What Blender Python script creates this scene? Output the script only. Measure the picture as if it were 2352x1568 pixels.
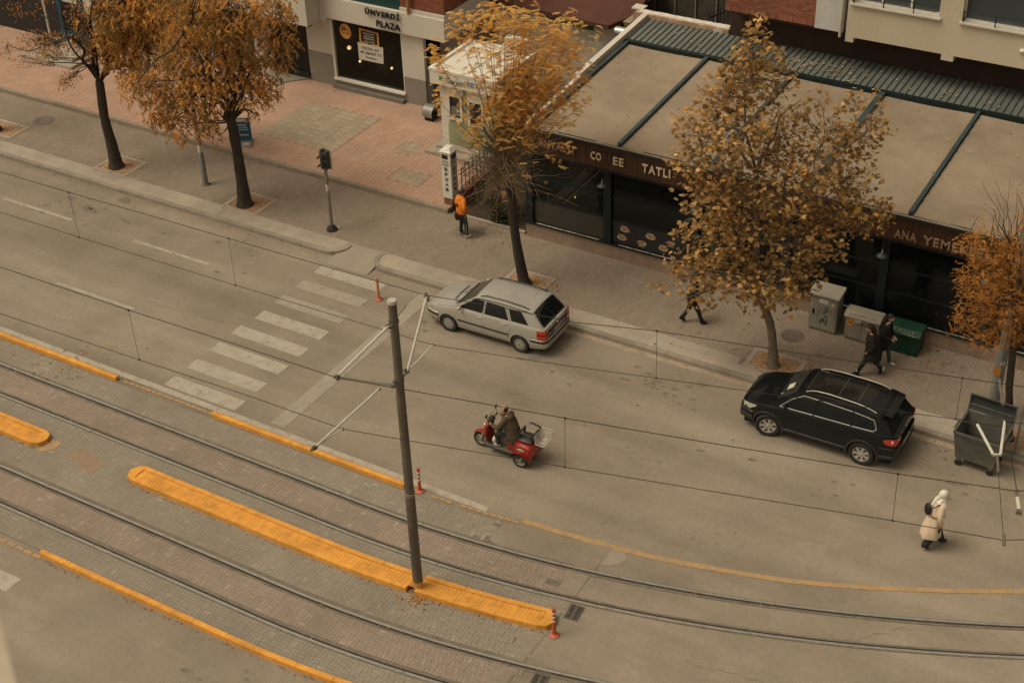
import bpy, bmesh, math, random
import numpy as np
from mathutils import Vector, Matrix, noise
random.seed(7); rng = np.random.default_rng(7)
for o in list(bpy.data.objects): bpy.data.objects.remove(o)
SC = bpy.context.scene
COL = SC.collection
R = math.radians

# ------------------------------------------------------------------ camera
# street frame: X runs along the kerb to the right, Y away from the viewer, Z up, metres
CAM = np.array([16.0, 0.0, 25.025]); F = 3423.0; PITCH = 0.6014; ROLL = -0.03882; YAW = R(32)
def _basis():
    fw = np.array([0, math.cos(PITCH), -math.sin(PITCH)]); rt = np.array([1., 0, 0]); up = np.cross(rt, fw)
    c, s = math.cos(ROLL), math.sin(ROLL)
    r2 = c*rt + s*up; u2 = -s*rt + c*up
    c, s = math.cos(YAW), math.sin(YAW); M = np.array([[c, -s, 0], [s, c, 0], [0, 0, 1]])
    return M@fw, M@r2, M@u2
FW, RT, UP = _basis()
cd = bpy.data.cameras.new('camera'); cam = bpy.data.objects.new('camera', cd); COL.objects.link(cam)
cd.sensor_width = 36; cd.lens = F*36/2352; cd.clip_end = 800; cd.clip_start = .1; cd.dof.use_dof = True; cd.dof.focus_distance = 43; cd.dof.aperture_fstop = 4.0
m = Matrix.Identity(4)
for i in range(3):
    m[i][0] = RT[i]; m[i][1] = UP[i]; m[i][2] = -FW[i]; m[i][3] = CAM[i]
cam.matrix_world = m
SC.camera = cam

# ------------------------------------------------------------------ light: overcast afternoon
SUN_EL, SUN_AZ = R(60), R(228)
w = bpy.data.worlds.new('World'); SC.world = w; w.use_nodes = True
nt = w.node_tree; nt.nodes.clear()
sky = nt.nodes.new('ShaderNodeTexSky'); sky.sky_type = 'NISHITA'; sky.sun_disc = False
sky.sun_elevation = SUN_EL; sky.sun_rotation = SUN_AZ; sky.dust_density = 5; sky.air_density = 1.0
hs = nt.nodes.new('ShaderNodeHueSaturation'); hs.inputs['Saturation'].default_value = .12
mx = nt.nodes.new('ShaderNodeMixRGB'); mx.blend_type = 'MULTIPLY'; mx.inputs[0].default_value = 1
mx.inputs[2].default_value = (1.0, .85, .615, 1)
bg = nt.nodes.new('ShaderNodeBackground'); bg.inputs[1].default_value = .095
ow = nt.nodes.new('ShaderNodeOutputWorld')
nt.links.new(sky.outputs[0], hs.inputs['Color']); nt.links.new(hs.outputs[0], mx.inputs[1])
nt.links.new(mx.outputs[0], bg.inputs[0]); nt.links.new(bg.outputs[0], ow.inputs[0])
sl = bpy.data.lights.new('sun', 'SUN'); sl.energy = 1.0; sl.angle = R(28); sl.color = (1, .9, .74)
so = bpy.data.objects.new('sun', sl); COL.objects.link(so)
sd = Vector((math.sin(SUN_AZ)*math.cos(SUN_EL), math.cos(SUN_AZ)*math.cos(SUN_EL), math.sin(SUN_EL)))
so.rotation_euler = sd.to_track_quat('Z', 'Y').to_euler()
vs = SC.view_settings; SC.display_settings.display_device = 'sRGB'
vs.view_transform = 'Standard'; vs.look = 'None'; vs.gamma = 1; vs.use_curve_mapping = False; vs.exposure = 0.45
SC.render.resolution_x = 1024; SC.render.resolution_y = 682

# ------------------------------------------------------------------ measuring helpers: sight line of the survey camera met with a real plane
def ray(u, v):
    return FW + RT*((u-1176)/F) + UP*((784-v)/F)
def at(u, v, z=0.):
    d = ray(u, v); t = (z-CAM[2])/d[2]; return Vector(CAM + d*t)
def atY(u, v, Y):
    d = ray(u, v); t = (Y-CAM[1])/d[1]; return Vector(CAM + d*t)
def atX(u, v, X):
    d = ray(u, v); t = (X-CAM[0])/d[0]; return Vector(CAM + d*t)
HN = np.array([-math.sin(YAW), math.cos(YAW), 0]); HR = Vector((math.cos(YAW), math.sin(YAW), 0))
def atV(u, v, base, dep=0.):
    d = ray(u, v); b = np.array(base); t = ((b-CAM)@HN + dep)/(d@HN); return Vector(CAM + d*t)

# ------------------------------------------------------------------ materials
MATS = {}
def nodes(name):
    m = bpy.data.materials.new(name); m.use_nodes = True; t = m.node_tree; b = t.nodes['Principled BSDF']
    return m, t, b
def mat(name, col, rough=.7, metal=0., var=.12, scale=3., bump=0., bscale=40., spec=.4, tint=None, ramp=None, emit=None, coat=0., grime=0., speck=0., lowcol=None, stretch=None, lanes=0.):
    """procedural paint / stone / cloth: base colour broken by two noises, optional per-piece tint"""
    if name in MATS: return MATS[name]
    m, t, b = nodes(name); N = t.nodes.new; L = t.links.new
    tc = N('ShaderNodeTexCoord')
    src = tc.outputs['Object']
    if stretch:
        mp = N('ShaderNodeMapping'); mp.inputs['Scale'].default_value = stretch; L(src, mp.inputs[0]); src = mp.outputs[0]
    n1 = N('ShaderNodeTexNoise'); n1.inputs['Scale'].default_value = scale; n1.inputs['Detail'].default_value = 5; n1.inputs['Roughness'].default_value = .62
    L(src, n1.inputs['Vector'])
    n2 = N('ShaderNodeTexNoise'); n2.inputs['Scale'].default_value = scale*14; n2.inputs['Detail'].default_value = 3; L(src, n2.inputs['Vector'])
    if ramp:
        cr = N('ShaderNodeValToRGB'); e = cr.color_ramp.elements
        e[0].position = ramp[0][0]; e[0].color = (*ramp[0][1], 1); e[1].position = ramp[-1][0]; e[1].color = (*ramp[-1][1], 1)
        for p, c in ramp[1:-1]:
            q = e.new(p); q.color = (*c, 1)
        if tint == 'obj':
            oi = N('ShaderNodeObjectInfo'); L(oi.outputs['Random'], cr.inputs[0])
        elif tint == 'attr':
            an = N('ShaderNodeAttribute'); an.attribute_name = 'tint'; L(an.outputs['Fac'], cr.inputs[0])
        else: L(n1.outputs[0], cr.inputs[0])
        base = cr.outputs[0]
    else:
        rg = N('ShaderNodeRGB'); rg.outputs[0].default_value = (*col, 1); base = rg.outputs[0]
    def mul(a, fac, lo, hi):
        mr = N('ShaderNodeMapRange'); L(fac, mr.inputs[0]); mr.inputs[1].default_value = .3; mr.inputs[2].default_value = .7
        mr.inputs[3].default_value = lo; mr.inputs[4].default_value = hi
        x = N('ShaderNodeMixRGB'); x.blend_type = 'MULTIPLY'; x.inputs[0].default_value = 1; L(a, x.inputs[1]); L(mr.outputs[0], x.inputs[2]); return x.outputs[0]
    if var: base = mul(base, n1.outputs[0], 1-var, 1+var); base = mul(base, n2.outputs[0], 1-var*.6, 1+var*.6)
    if speck:
        n3 = N('ShaderNodeTexNoise'); n3.inputs['Scale'].default_value = 75; n3.inputs['Detail'].default_value = 2; L(src, n3.inputs['Vector'])
        base = mul(base, n3.outputs[0], 1-speck, 1+speck)
    if grime:
        n4 = N('ShaderNodeTexNoise'); n4.inputs['Scale'].default_value = scale*.35; n4.inputs['Detail'].default_value = 6; n4.inputs['Roughness'].default_value = .7; L(src, n4.inputs['Vector'])
        base = mul(base, n4.outputs[0], 1-grime, 1+grime*.5)
    if lanes:    # tyre-darkened bands running along the street
        ml = N('ShaderNodeMapping'); ml.inputs['Scale'].default_value = (.035, .75, 1); L(tc.outputs['Object'], ml.inputs[0])
        n6 = N('ShaderNodeTexNoise'); n6.inputs['Scale'].default_value = 1.1; n6.inputs['Detail'].default_value = 4; L(ml.outputs[0], n6.inputs['Vector'])
        base = mul(base, n6.outputs[0], 1-lanes, 1+lanes*.6)
    if lowcol:   # dirt colour taking over in noisy patches
        n5 = N('ShaderNodeTexNoise'); n5.inputs['Scale'].default_value = scale*1.7; n5.inputs['Detail'].default_value = 8; n5.inputs['Roughness'].default_value = .75; L(src, n5.inputs['Vector'])
        mr = N('ShaderNodeMapRange'); L(n5.outputs[0], mr.inputs[0]); mr.inputs[1].default_value = lowcol[1]; mr.inputs[2].default_value = lowcol[1]+.1
        x = N('ShaderNodeMixRGB'); L(mr.outputs[0], x.inputs[0]); L(base, x.inputs[1]); x.inputs[2].default_value = (*lowcol[0], 1); base = x.outputs[0]
    L(base, b.inputs['Base Color'])
    b.inputs['Roughness'].default_value = rough; b.inputs['Metallic'].default_value = metal
    b.inputs['Specular IOR Level'].default_value = spec
    if coat: b.inputs['Coat Weight'].default_value = coat; b.inputs['Coat Roughness'].default_value = .06
    if bump:
        nb = N('ShaderNodeTexNoise'); nb.inputs['Scale'].default_value = bscale; nb.inputs['Detail'].default_value = 4; L(src, nb.inputs['Vector'])
        bp = N('ShaderNodeBump'); bp.inputs['Strength'].default_value = bump; bp.inputs['Distance'].default_value = .02
        L(nb.outputs[0], bp.inputs['Height']); L(bp.outputs[0], b.inputs['Normal'])
    if emit:
        b.inputs['Emission Color'].default_value = (*emit[0], 1); b.inputs['Emission Strength'].default_value = emit[1]
    MATS[name] = m; return m
def leafmat(name, ramp, trans=.35):
    if name in MATS: return MATS[name]
    m, t, b = nodes(name); N = t.nodes.new; L = t.links.new
    cr = N('ShaderNodeValToRGB'); e = cr.color_ramp.elements
    e[0].position = ramp[0][0]; e[0].color = (*ramp[0][1], 1); e[1].position = ramp[-1][0]; e[1].color = (*ramp[-1][1], 1)
    for p, c in ramp[1:-1]: q = e.new(p); q.color = (*c, 1)
    if name.endswith('single'):
        an = N('ShaderNodeObjectInfo'); L(an.outputs['Random'], cr.inputs[0])
    else:
        an = N('ShaderNodeAttribute'); an.attribute_name = 'tint'; L(an.outputs['Fac'], cr.inputs[0])
    L(cr.outputs[0], b.inputs['Base Color']); b.inputs['Roughness'].default_value = .62; b.inputs['Specular IOR Level'].default_value = .25
    tr = N('ShaderNodeBsdfTranslucent'); L(cr.outputs[0], tr.inputs[0])
    mx = N('ShaderNodeMixShader'); mx.inputs[0].default_value = trans
    L(b.outputs[0], mx.inputs[1]); L(tr.outputs[0], mx.inputs[2]); L(mx.outputs[0], t.nodes['Material Output'].inputs[0])
    MATS[name] = m; return m
def glassmat(name, col, alpha=.55, rough=.04):
    if name in MATS: return MATS[name]
    m, t, b = nodes(name); N = t.nodes.new; L = t.links.new
    b.inputs['Base Color'].default_value = (*col, 1); b.inputs['Roughness'].default_value = rough; b.inputs['Specular IOR Level'].default_value = .5
    tr = N('ShaderNodeBsdfTransparent'); tr.inputs[0].default_value = (.8, .86, .82, 1)
    mx = N('ShaderNodeMixShader'); mx.inputs[0].default_value = alpha
    L(tr.outputs[0], mx.inputs[1]); L(b.outputs[0], mx.inputs[2]); L(mx.outputs[0], t.nodes['Material Output'].inputs[0])
    MATS[name] = m; return m

# ------------------------------------------------------------------ mesh helpers
ORG = {}
class MB:
    def __init__(s): s.v = []; s.f = []; s.mi = []; s.sm = []; s.mats = []; s.cur = 0
    def m(s, material):
        if material not in s.mats: s.mats.append(material)
        s.cur = s.mats.index(material); return s
    def face(s, idx, smooth=False): s.f.append(tuple(idx)); s.mi.append(s.cur); s.sm.append(smooth)
    def add(s, vs, fs, smooth=False):
        k = len(s.v); s.v += [tuple(v) for v in vs]
        for f in fs: s.face([i+k for i in f], smooth)
        return s
    def poly(s, pts): return s.add(pts, [tuple(range(len(pts)))])
    def box(s, x0, y0, z0, x1, y1, z1, M=None, taper=0.):
        cx, cy = (x0+x1)/2, (y0+y1)/2; q = 1-taper
        V = [(x0, y0, z0), (x1, y0, z0), (x1, y1, z0), (x0, y1, z0)]
        V += [(cx+(x-cx)*q, cy+(y-cy)*q, z1) for x, y, _ in V]
        if M is not None: V = [M@Vector(v) for v in V]
        return s.add(V, [(3, 2, 1, 0), (4, 5, 6, 7), (0, 1, 5, 4), (1, 2, 6, 5), (2, 3, 7, 6), (3, 0, 4, 7)])
    def bar(s, a, b, w, h=None):
        """square bar between two points"""
        h = h or w; a = Vector(a); b = Vector(b); d = (b-a).normalized()
        up = Vector((0, 0, 1)) if abs(d.z) < .95 else Vector((0, 1, 0))
        x = d.cross(up).normalized(); y = x.cross(d)
        V = [a+x*w/2*i+y*h/2*j for i, j in ((-1, -1), (1, -1), (1, 1), (-1, 1))]; V += [p+(b-a) for p in V]
        return s.add(V, [(0, 1, 2, 3), (7, 6, 5, 4), (0, 4, 5, 1), (1, 5, 6, 2), (2, 6, 7, 3), (3, 7, 4, 0)])
    def tube(s, pts, rad, n=8, caps=True, smooth=True):
        pts = [Vector(p) for p in pts]; rad = rad if hasattr(rad, '__len__') else [rad]*len(pts)
        V = []; px = None
        for i, p in enumerate(pts):
            d = (pts[min(i+1, len(pts)-1)]-pts[max(i-1, 0)])
            d = d.normalized() if d.length > 1e-9 else Vector((0, 0, 1))
            if px is None:
                px = d.cross(Vector((0, 0, 1)) if abs(d.z) < .9 else Vector((1, 0, 0))).normalized()
            else:
                px = (px-d*px.dot(d)); px = px.normalized() if px.length > 1e-6 else d.orthogonal().normalized()
            py = d.cross(px)
            for k in range(n):
                a = 2*math.pi*k/n; V.append(p+(px*math.cos(a)+py*math.sin(a))*rad[i])
        Fs = [(i*n+k, i*n+(k+1) % n, (i+1)*n+(k+1) % n, (i+1)*n+k) for i in range(len(pts)-1) for k in range(n)]
        k0 = len(s.v); s.add(V, Fs, smooth)
        if caps:
            s.face([k0+k for k in range(n)][::-1]); s.face([k0+(len(pts)-1)*n+k for k in range(n)])
        return s
    def lathe(s, prof, n=16, M=None, smooth=True, caps=True):
        """profile of (radius, height) turned about local z"""
        V = [(r*math.cos(2*math.pi*k/n), r*math.sin(2*math.pi*k/n), z) for r, z in prof for k in range(n)]
        if M is not None: V = [M@Vector(v) for v in V]
        Fs = [(i*n+k, i*n+(k+1) % n, (i+1)*n+(k+1) % n, (i+1)*n+k) for i in range(len(prof)-1) for k in range(n)]
        k0 = len(s.v); s.add(V, Fs, smooth)
        if caps:
            s.face([k0+k for k in range(n)][::-1]); s.face([k0+(len(prof)-1)*n+k for k in range(n)])
        return s
    def sphere(s, c, r, n=12, m=8, sc=(1, 1, 1), M=None):
        V = []; 
        for i in range(m+1):
            a = math.pi*i/m
            for k in range(n):
                b = 2*math.pi*k/n; p = Vector((r*sc[0]*math.sin(a)*math.cos(b), r*sc[1]*math.sin(a)*math.sin(b), r*sc[2]*math.cos(a)))
                if M is not None: p = M@p
                V.append(p+Vector(c))
        Fs = [(i*n+k, (i+1)*n+k, (i+1)*n+(k+1) % n, i*n+(k+1) % n) for i in range(m) for k in range(n)]
        return s.add(V, Fs, True)
    def prism(s, pts, z0, z1, M=None):
        n = len(pts); V = [(x, y, z0) for x, y in pts]+[(x, y, z1) for x, y in pts]
        if M is not None: V = [M@Vector(v) for v in V]
        return s.add(V, [tuple(range(n))[::-1], tuple(range(n, 2*n))]+[(i, (i+1) % n, (i+1) % n+n, i+n) for i in range(n)])
    def grid(s, P, smooth=True, flip=False):
        """P[i][j] points"""
        k0 = len(s.v); a = len(P); b = len(P[0])
        for r in P: s.v += [tuple(p) for p in r]
        for i in range(a-1):
            for j in range(b-1):
                q = [k0+i*b+j, k0+i*b+j+1, k0+(i+1)*b+j+1, k0+(i+1)*b+j]
                s.face(q[::-1] if flip else q, smooth)
        return s
    def build(s, name, material=None, parent=None, local=False, sharp=35, merge=False, origin=None):
        if material is not None and not s.mats: s.mats = [material]
        org = Vector((0, 0, 0))
        if not local:
            if parent is not None: org = ORG.get(parent.name, Vector((0, 0, 0)))
            elif origin is not None: org = Vector(origin)
        me = bpy.data.meshes.new(name)
        V = s.v if (local or org.length == 0) else [(v[0]-org[0], v[1]-org[1], v[2]-org[2]) for v in s.v]
        me.from_pydata(V, [], s.f)
        for mm in s.mats: me.materials.append(mm)
        me.polygons.foreach_set('material_index', s.mi); me.polygons.foreach_set('use_smooth', s.sm)
        if merge or any(s.sm):
            bm = bmesh.new(); bm.from_mesh(me); bmesh.ops.remove_doubles(bm, verts=bm.verts, dist=1e-5)
            bmesh.ops.recalc_face_normals(bm, faces=bm.faces); bm.to_mesh(me); bm.free()
        if any(s.sm): me.set_sharp_from_angle(angle=R(sharp))
        me.update()
        o = bpy.data.objects.new(name, me); COL.objects.link(o)
        if parent is not None: o.parent = parent
        elif origin is not None: o.location = org
        ORG[o.name] = org if not local else Vector((0, 0, 0))
        return o
def tag(o, label=None, cat=None, group=None, kind=None):
    if label: o['label'] = label
    if cat: o['category'] = cat
    if group: o['group'] = group
    if kind: o['kind'] = kind
    return o
def thing(name, label, cat, loc=(0, 0, 0), rz=0., group=None):
    o = bpy.data.objects.new(name, None); COL.objects.link(o); o.location = loc; o.rotation_euler = (0, 0, rz); o.empty_display_size = .2
    ORG[o.name] = Vector(loc)
    return tag(o, label, cat, group)
def kids(o): return [c for c in bpy.data.objects if c.parent == o]
def copy_tree(o, parent=None, ch=None):
    if ch is None:
        ch = {}
        for c in bpy.data.objects:
            if c.parent: ch.setdefault(c.parent.name, []).append(c)
    c = o.copy(); COL.objects.link(c); c.parent = parent
    for k in ch.get(o.name, []): copy_tree(k, c, ch)
    return c
def text_mesh(body, mb, P, dx, up, w=None, h=.3, depth=.02, bold=.0, spacing=1.0):
    """lettering set on a plane: P lower left corner, dx reading direction, up direction; w, h size of the block"""
    cu = bpy.data.curves.new('t', 'FONT'); cu.body = body; cu.size = 1; cu.extrude = .02; cu.offset = bold; cu.resolution_u = 2; cu.space_character = spacing
    o = bpy.data.objects.new('t', cu); COL.objects.link(o)
    dg = bpy.context.evaluated_depsgraph_get(); me = bpy.data.meshes.new_from_object(o.evaluated_get(dg))
    bpy.data.objects.remove(o); bpy.data.curves.remove(cu)
    V = np.array([v.co[:] for v in me.vertices])
    if len(V) == 0: return
    lo = V.min(0); hi = V.max(0); V = (V-lo)/(np.maximum(hi-lo, 1e-6))
    if w is None: w = h*(hi[0]-lo[0])/(hi[1]-lo[1])
    dx = Vector(dx).normalized(); up = Vector(up).normalized(); n = dx.cross(up); P = Vector(P)
    mb.add([P+dx*(a*w)+up*(b*h)+n*(c*depth) for a, b, c in V], [tuple(p.vertices) for p in me.polygons])
    bpy.data.meshes.remove(me)
def word(name, body, P0, P1, h, material, parent, n_out=(0, -1, 0), depth=.03, bold=.02, spacing=1.0, lift=0., local=False):
    P0 = Vector(P0); P1 = Vector(P1); dx = (P1-P0); w_ = dx.length; up = Vector((0, 0, 1))
    mb = MB().m(material); text_mesh(body, mb, P0+Vector(n_out)*lift, dx, up, w_, h, depth, bold, spacing)
    return mb.build(name, None, parent, local=local)
def np_mesh(name, V, Fq, material, tint=None, parent=None, smooth=False):
    me = bpy.data.meshes.new(name); nv = len(V); nf, k = Fq.shape
    org = ORG.get(parent.name, Vector((0, 0, 0))) if parent is not None else Vector((0, 0, 0))
    V = np.asarray(V, np.float32)-np.array(org, np.float32)
    me.vertices.add(nv); me.vertices.foreach_set('co', V.ravel())
    me.loops.add(nf*k); me.loops.foreach_set('vertex_index', Fq.astype(np.int32).ravel())
    me.polygons.add(nf); me.polygons.foreach_set('loop_start', np.arange(0, nf*k, k, dtype=np.int32))
    me.polygons.foreach_set('loop_total', np.full(nf, k, np.int32))
    me.update(calc_edges=True)
    me.polygons.foreach_set('use_smooth', np.full(nf, bool(smooth)))
    if tint is not None:
        a = me.attributes.new('tint', 'FLOAT', 'FACE'); a.data.foreach_set('value', np.asarray(tint, np.float32))
    me.materials.append(material)
    o = bpy.data.objects.new(name, me); COL.objects.link(o)
    if parent is not None: o.parent = parent
    ORG[o.name] = org
    return o
def catmull(pts, k=6):
    P = [Vector(p) for p in pts]; out = []
    for i in range(len(P)-1):
        p0 = P[max(i-1, 0)]; p1 = P[i]; p2 = P[i+1]; p3 = P[min(i+2, len(P)-1)]
        for j in range(k):
            t = j/k; out.append(.5*((2*p1)+(p2-p0)*t+(2*p0-5*p1+4*p2-p3)*t*t+(3*p1-p0-3*p2+p3)*t**3))
    out.append(P[-1]); return out
def lin(h):
    h = h.lstrip('#'); return tuple(((c/255)/12.92 if c/255 <= .04045 else ((c/255+.055)/1.055)**2.4) for c in (int(h[i:i+2], 16) for i in (0, 2, 4)))

# ================================================================== GROUND, ROAD, TRAM TRACKS
def bend(x):
    return .015*(x+3)**2 if x > -3 else 0.
def bslope(x): return math.atan(.03*(x+3)) if x > -3 else 0.
def P(x, y, z=0.): return Vector((x, y+bend(x), z))

M_asph = mat('worn_asphalt', (.240, .203, .156), rough=.93, var=.10, scale=.55, speck=.40, grime=.20, lanes=.20, bump=.25, bscale=60)
M_asph2 = mat('patched_asphalt', (.262, .227, .18), rough=.93, var=.08, scale=1.3, speck=.16, bump=.25, bscale=60)
M_stain = mat('oil_stained_asphalt', (.145, .125, .10), rough=.85, var=.25, scale=8)
M_conc = mat('kerb_concrete', (.30, .262, .21), rough=.9, var=.12, scale=2.5, grime=.22, speck=.12, bump=.2)
M_concd = mat('grimy_kerb_side', (.14, .122, .1), rough=.95, var=.2, scale=3, grime=.3)
M_slab = mat('footway_slab', (.315, .272, .218), rough=.9, var=.12, scale=1.4, grime=.18, speck=.10, bump=.15)
pav_ramp = [(0, (.214, .172, .132)), (.5, (.228, .184, .142)), (1, (.246, .20, .156))]
grey_ramp = [(0, (.222, .196, .156)), (.5, (.231, .204, .163)), (.95, (.242, .214, .172)), (1, (.28, .25, .205))]
red_ramp = [(0, (.232, .184, .146)), (.6, (.242, .192, .152)), (.93, (.256, .204, .162)), (1, (.30, .245, .198))]
pink_ramp = [(0, (.355, .228, .168)), (.5, (.372, .241, .178)), (1, (.395, .26, .193))]
tile_ramp = [(0, (.275, .228, .166)), (1, (.335, .282, .207))]
def rm(name, ramp, tint, **k): return mat(name, (0, 0, 0), ramp=ramp, tint=tint, rough=.92, var=k.get('var', .08), scale=k.get('scale', 1.2), grime=k.get('grime', .16), speck=.10)
M_joint = mat('sandy_joint', (.165, .138, .113), rough=1, var=.2, scale=4)
M_jointl = mat('pale_joint', (.15, .127, .10), rough=1, var=.2, scale=4)
M_jointp = mat('pink_joint', (.27, .175, .13), rough=1, var=.2, scale=4)
M_soil = mat('leafy_soil', (.32, .20, .12), rough=1, var=.3, scale=9, lowcol=((.12, .085, .055), .55), bump=.6, bscale=60)
M_white = mat('worn_white_road_paint', (.345, .312, .258), rough=.85, var=.10, scale=2.0, lowcol=((.275, .242, .195), .50))
M_white2 = mat('faded_white_road_paint', (.292, .258, .208), rough=.85, var=.10, scale=3.0, lowcol=((.25, .218, .174), .50))
M_yel = mat('yellow_kerb_paint', (.62, .285, .048), rough=.75, var=.14, scale=4.5, lowcol=((.30, .20, .11), .635), grime=.24, bump=.2)
M_yelroad = mat('worn_yellow_road_paint', (.36, .225, .10), rough=.9, var=.14, scale=3.5, lowcol=((.245, .21, .165), .50))
M_steel = mat('polished_rail_steel', (.34, .33, .30), rough=.38, metal=.5, var=.15, scale=6)
M_groove = mat('rail_groove_dirt', (.030, .025, .020), rough=.95, var=.4, scale=14, lowcol=((.20, .105, .05), .66))
M_tar = mat('rail_side_tar', (.16, .138, .11), rough=.9, var=.3, scale=5, grime=.3)

# the ground itself and the street
g = MB().m(mat('ground_earth', (.14, .12, .10), rough=1)); g.poly([(-400, -400, -.06), (400, -400, -.06), (400, 400, -.06), (-400, 400, -.06)])
tag(g.build('ground'), kind='structure')
g = MB().m(M_asph); g.poly([(-60, -12, 0), (60, -12, 0), (60, 32.42, 0), (-60, 32.42, 0)])
road = tag(g.build('road'), kind='structure')
def sheet(name, pts, z, m, parent=None, kind=None):
    mb = MB().m(m); mb.poly([(p[0], p[1], z) for p in pts]); o = mb.build(name, None, parent)
    if kind: o['kind'] = kind
    return o
# asphalt repairs and stains lie on the road as thin sheets
def blob(cx, cy, rx, ry, n=14, j=.25, rot=0.):
    c, s = math.cos(rot), math.sin(rot); out = []
    for i in range(n):
        a = 2*math.pi*i/n; q = 1+rng.uniform(-j, j); x, y = rx*q*math.cos(a), ry*q*math.sin(a); out.append((cx+c*x-s*y, cy+s*x+c*y))
    return out
sheet('asphalt_patch', blob(*at(1380, 1268)[:2], .62, .42, 16, .1), .007, M_asph2, road)
sheet('asphalt_patch', [tuple(at(u, v)[:2]) for u, v in ((1830, 1240), (1905, 1252), (1890, 1292), (1815, 1285))], .004, mat('faint_patch', (.246, .21, .165), rough=.93, var=.1, speck=.3), road)
for (u, v, s, n) in ((160, 480, .13, 8), (130, 460, .1, 8), (205, 482, .2, 3), (300, 510, .12, 4), (1215, 815, .12, 12), (1260, 800, .10, 16), (1330, 850, .09, 6), (1530, 880, .11, 14), (1590, 900, .09, 12), (1470, 870, .1, 8),
                     (1700, 1040, .1, 3), (990, 755, .1, 6), (230, 495, .1, 6), (540, 1550, .12, 6), (720, 1540, .12, 6), (560, 590, .10, 8), (450, 1535, .1, 4), (600, 545, .09, 7), (1900, 1120, .1, 5), (2200, 1130, .12, 6), (1650, 1235, .05, 9), (1350, 1200, .05, 8), (1500, 1050, .05, 7)):
    for k in range(n):
        p = at(u+rng.normal()*42, v+rng.normal()*17); r = s*rng.uniform(.22, .9)
        sheet('oil_stain', blob(p[0], p[1], r*1.35, r*.75, 9, .35), .0045+rng.uniform(0, .0012), M_stain, road)
for u, v, rx, ry in ((205, 480, .34, .14), (208, 479, .10, .04), (285, 462, .30, .12), (2150, 1262, .0, .0)):
    if rx: sheet('oil_stain', blob(*at(u, v)[:2], rx, ry, 14, .18), .0042, M_stain, road)

# pale gutter strip along the kerb, cracks and darker wheel lanes
M_gut = mat('dusty_gutter_strip', (.32, .255, .19), rough=.95, var=.15, scale=2.5, lowcol=((.25, .205, .155), .5))
ribbon_x = np.arange(-6.2, 18, .5)
for a_, b_ in zip(ribbon_x[:-1], ribbon_x[1:]):
    sheet('gutter_slab', [(a_+.004, 32.10+rng.uniform(-.02, .02)), (b_-.004, 32.10+rng.uniform(-.02, .02)), (b_-.004, 32.31), (a_+.004, 32.31)], .0046, M_gut, road)
M_crack = mat('asphalt_crack', (.15, .128, .10), rough=1, var=.2)
def crack(u0, v0, u1, v1, n=14, w_=.007):
    a = at(u0, v0); b = at(u1, v1); pts = [a.lerp(b, i/n)+Vector((rng.normal()*.05, rng.normal()*.05, 0)) for i in range(n+1)]; mb = MB().m(M_crack); d = (b-a).normalized(); s_ = Vector((-d.y, d.x, 0))
    for p, q in zip(pts[:-1], pts[1:]): ww = w_*rng.uniform(.4, 1.1); mb.poly([(p+s_*ww).to_tuple()[:2]+(.0066,), (p-s_*ww).to_tuple()[:2]+(.0066,), (q-s_*ww).to_tuple()[:2]+(.0066,), (q+s_*ww).to_tuple()[:2]+(.0066,)])
    mb.build('asphalt_crack', None, road)
for c_ in ((640, 830, 770, 900), (960, 900, 1120, 960), (1250, 780, 1340, 800), (1180, 1190, 1330, 1240), (330, 690, 520, 740), (1560, 1520, 1760, 1568), (1900, 1480, 2100, 1440), (1350, 1010, 1520, 1070)): crack(*c_)

# painted markings (each a child of the road surface, numbered by kind only)
def mark(name, x0, y0, x1, y1, m=M_white, skew=0.):
    return sheet(name, [(x0, y0), (x1, y0), (x1+skew, y1), (x0+skew, y1)], .0075+rng.uniform(0, .0006), m, road)
for i, (y, q) in enumerate(((31.28, 1), (30.28, 0), (29.27, 0), (28.27, 1), (27.27, 1), (26.27, 1), (25.27, 1), (24.30, 1))):
    mark('crosswalk_stripe', -10.95-.12*(i > 3), y, -8.45, y+.5, M_white if q else M_white2)
mark('stop_line', -7.2, 24.35, -6.72, 31.9, M_white2)
for x0, y in ((-23.73, 30.12), (-17.57, 30.08), (-30.2, 30.12), (-17.92, 26.9), (-24.2, 26.9), (-30.4, 26.9)):
    mark('lane_dash', x0, y-.06, x0+3.3, y+.06, M_white)
def ribbon(name, xs, y, wd, z, m, parent=None, yfun=None, **k):
    mb = MB().m(m)
    for a, b in zip(xs[:-1], xs[1:]):
        f = yfun or (lambda x: y+bend(x))
        mb.poly([(a, f(a)-wd/2, z), (b, f(b)-wd/2, z), (b, f(b)+wd/2, z), (a, f(a)+wd/2, z)])
    return mb.build(name, None, parent)
xs = [x*.5 for x in range(-56, 60)]
def white_y(x): return 24.12+.03*math.sin(x)
ribbon('edge_line', [x for x in xs if -28 <= x <= .1], 0, .20, .0105, M_white, road, yfun=lambda x: 24.12)
_oc0 = [(-2.0, 23.98), (.75, 24.16), (3.36, 24.40), (5.53, 24.80), (8.5, 25.69), (12.6, 27.68), (17, 30.4)]
oc = [(p.x, p.y) for p in catmull([(a, b, 0) for a, b in _oc0], 8)]
ribbon('curving_yellow_line', list(np.arange(1.0, 16.5, .3)), 0, .17, .0105, M_yelroad, road, yfun=lambda x: float(np.interp(x, [a for a, b in oc], [b for a, b in oc])))
for x in np.arange(-12.2, -8.9, .21):      # yellow paint on the level pavers between the kerbs
    if rng.random() < .93: sheet('yellow_paint_patch', [(x, 23.83), (x+.19, 23.83), (x+.19, 23.93-rng.uniform(0, .05)), (x, 23.93)], .0215, M_yelroad, road)
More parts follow.
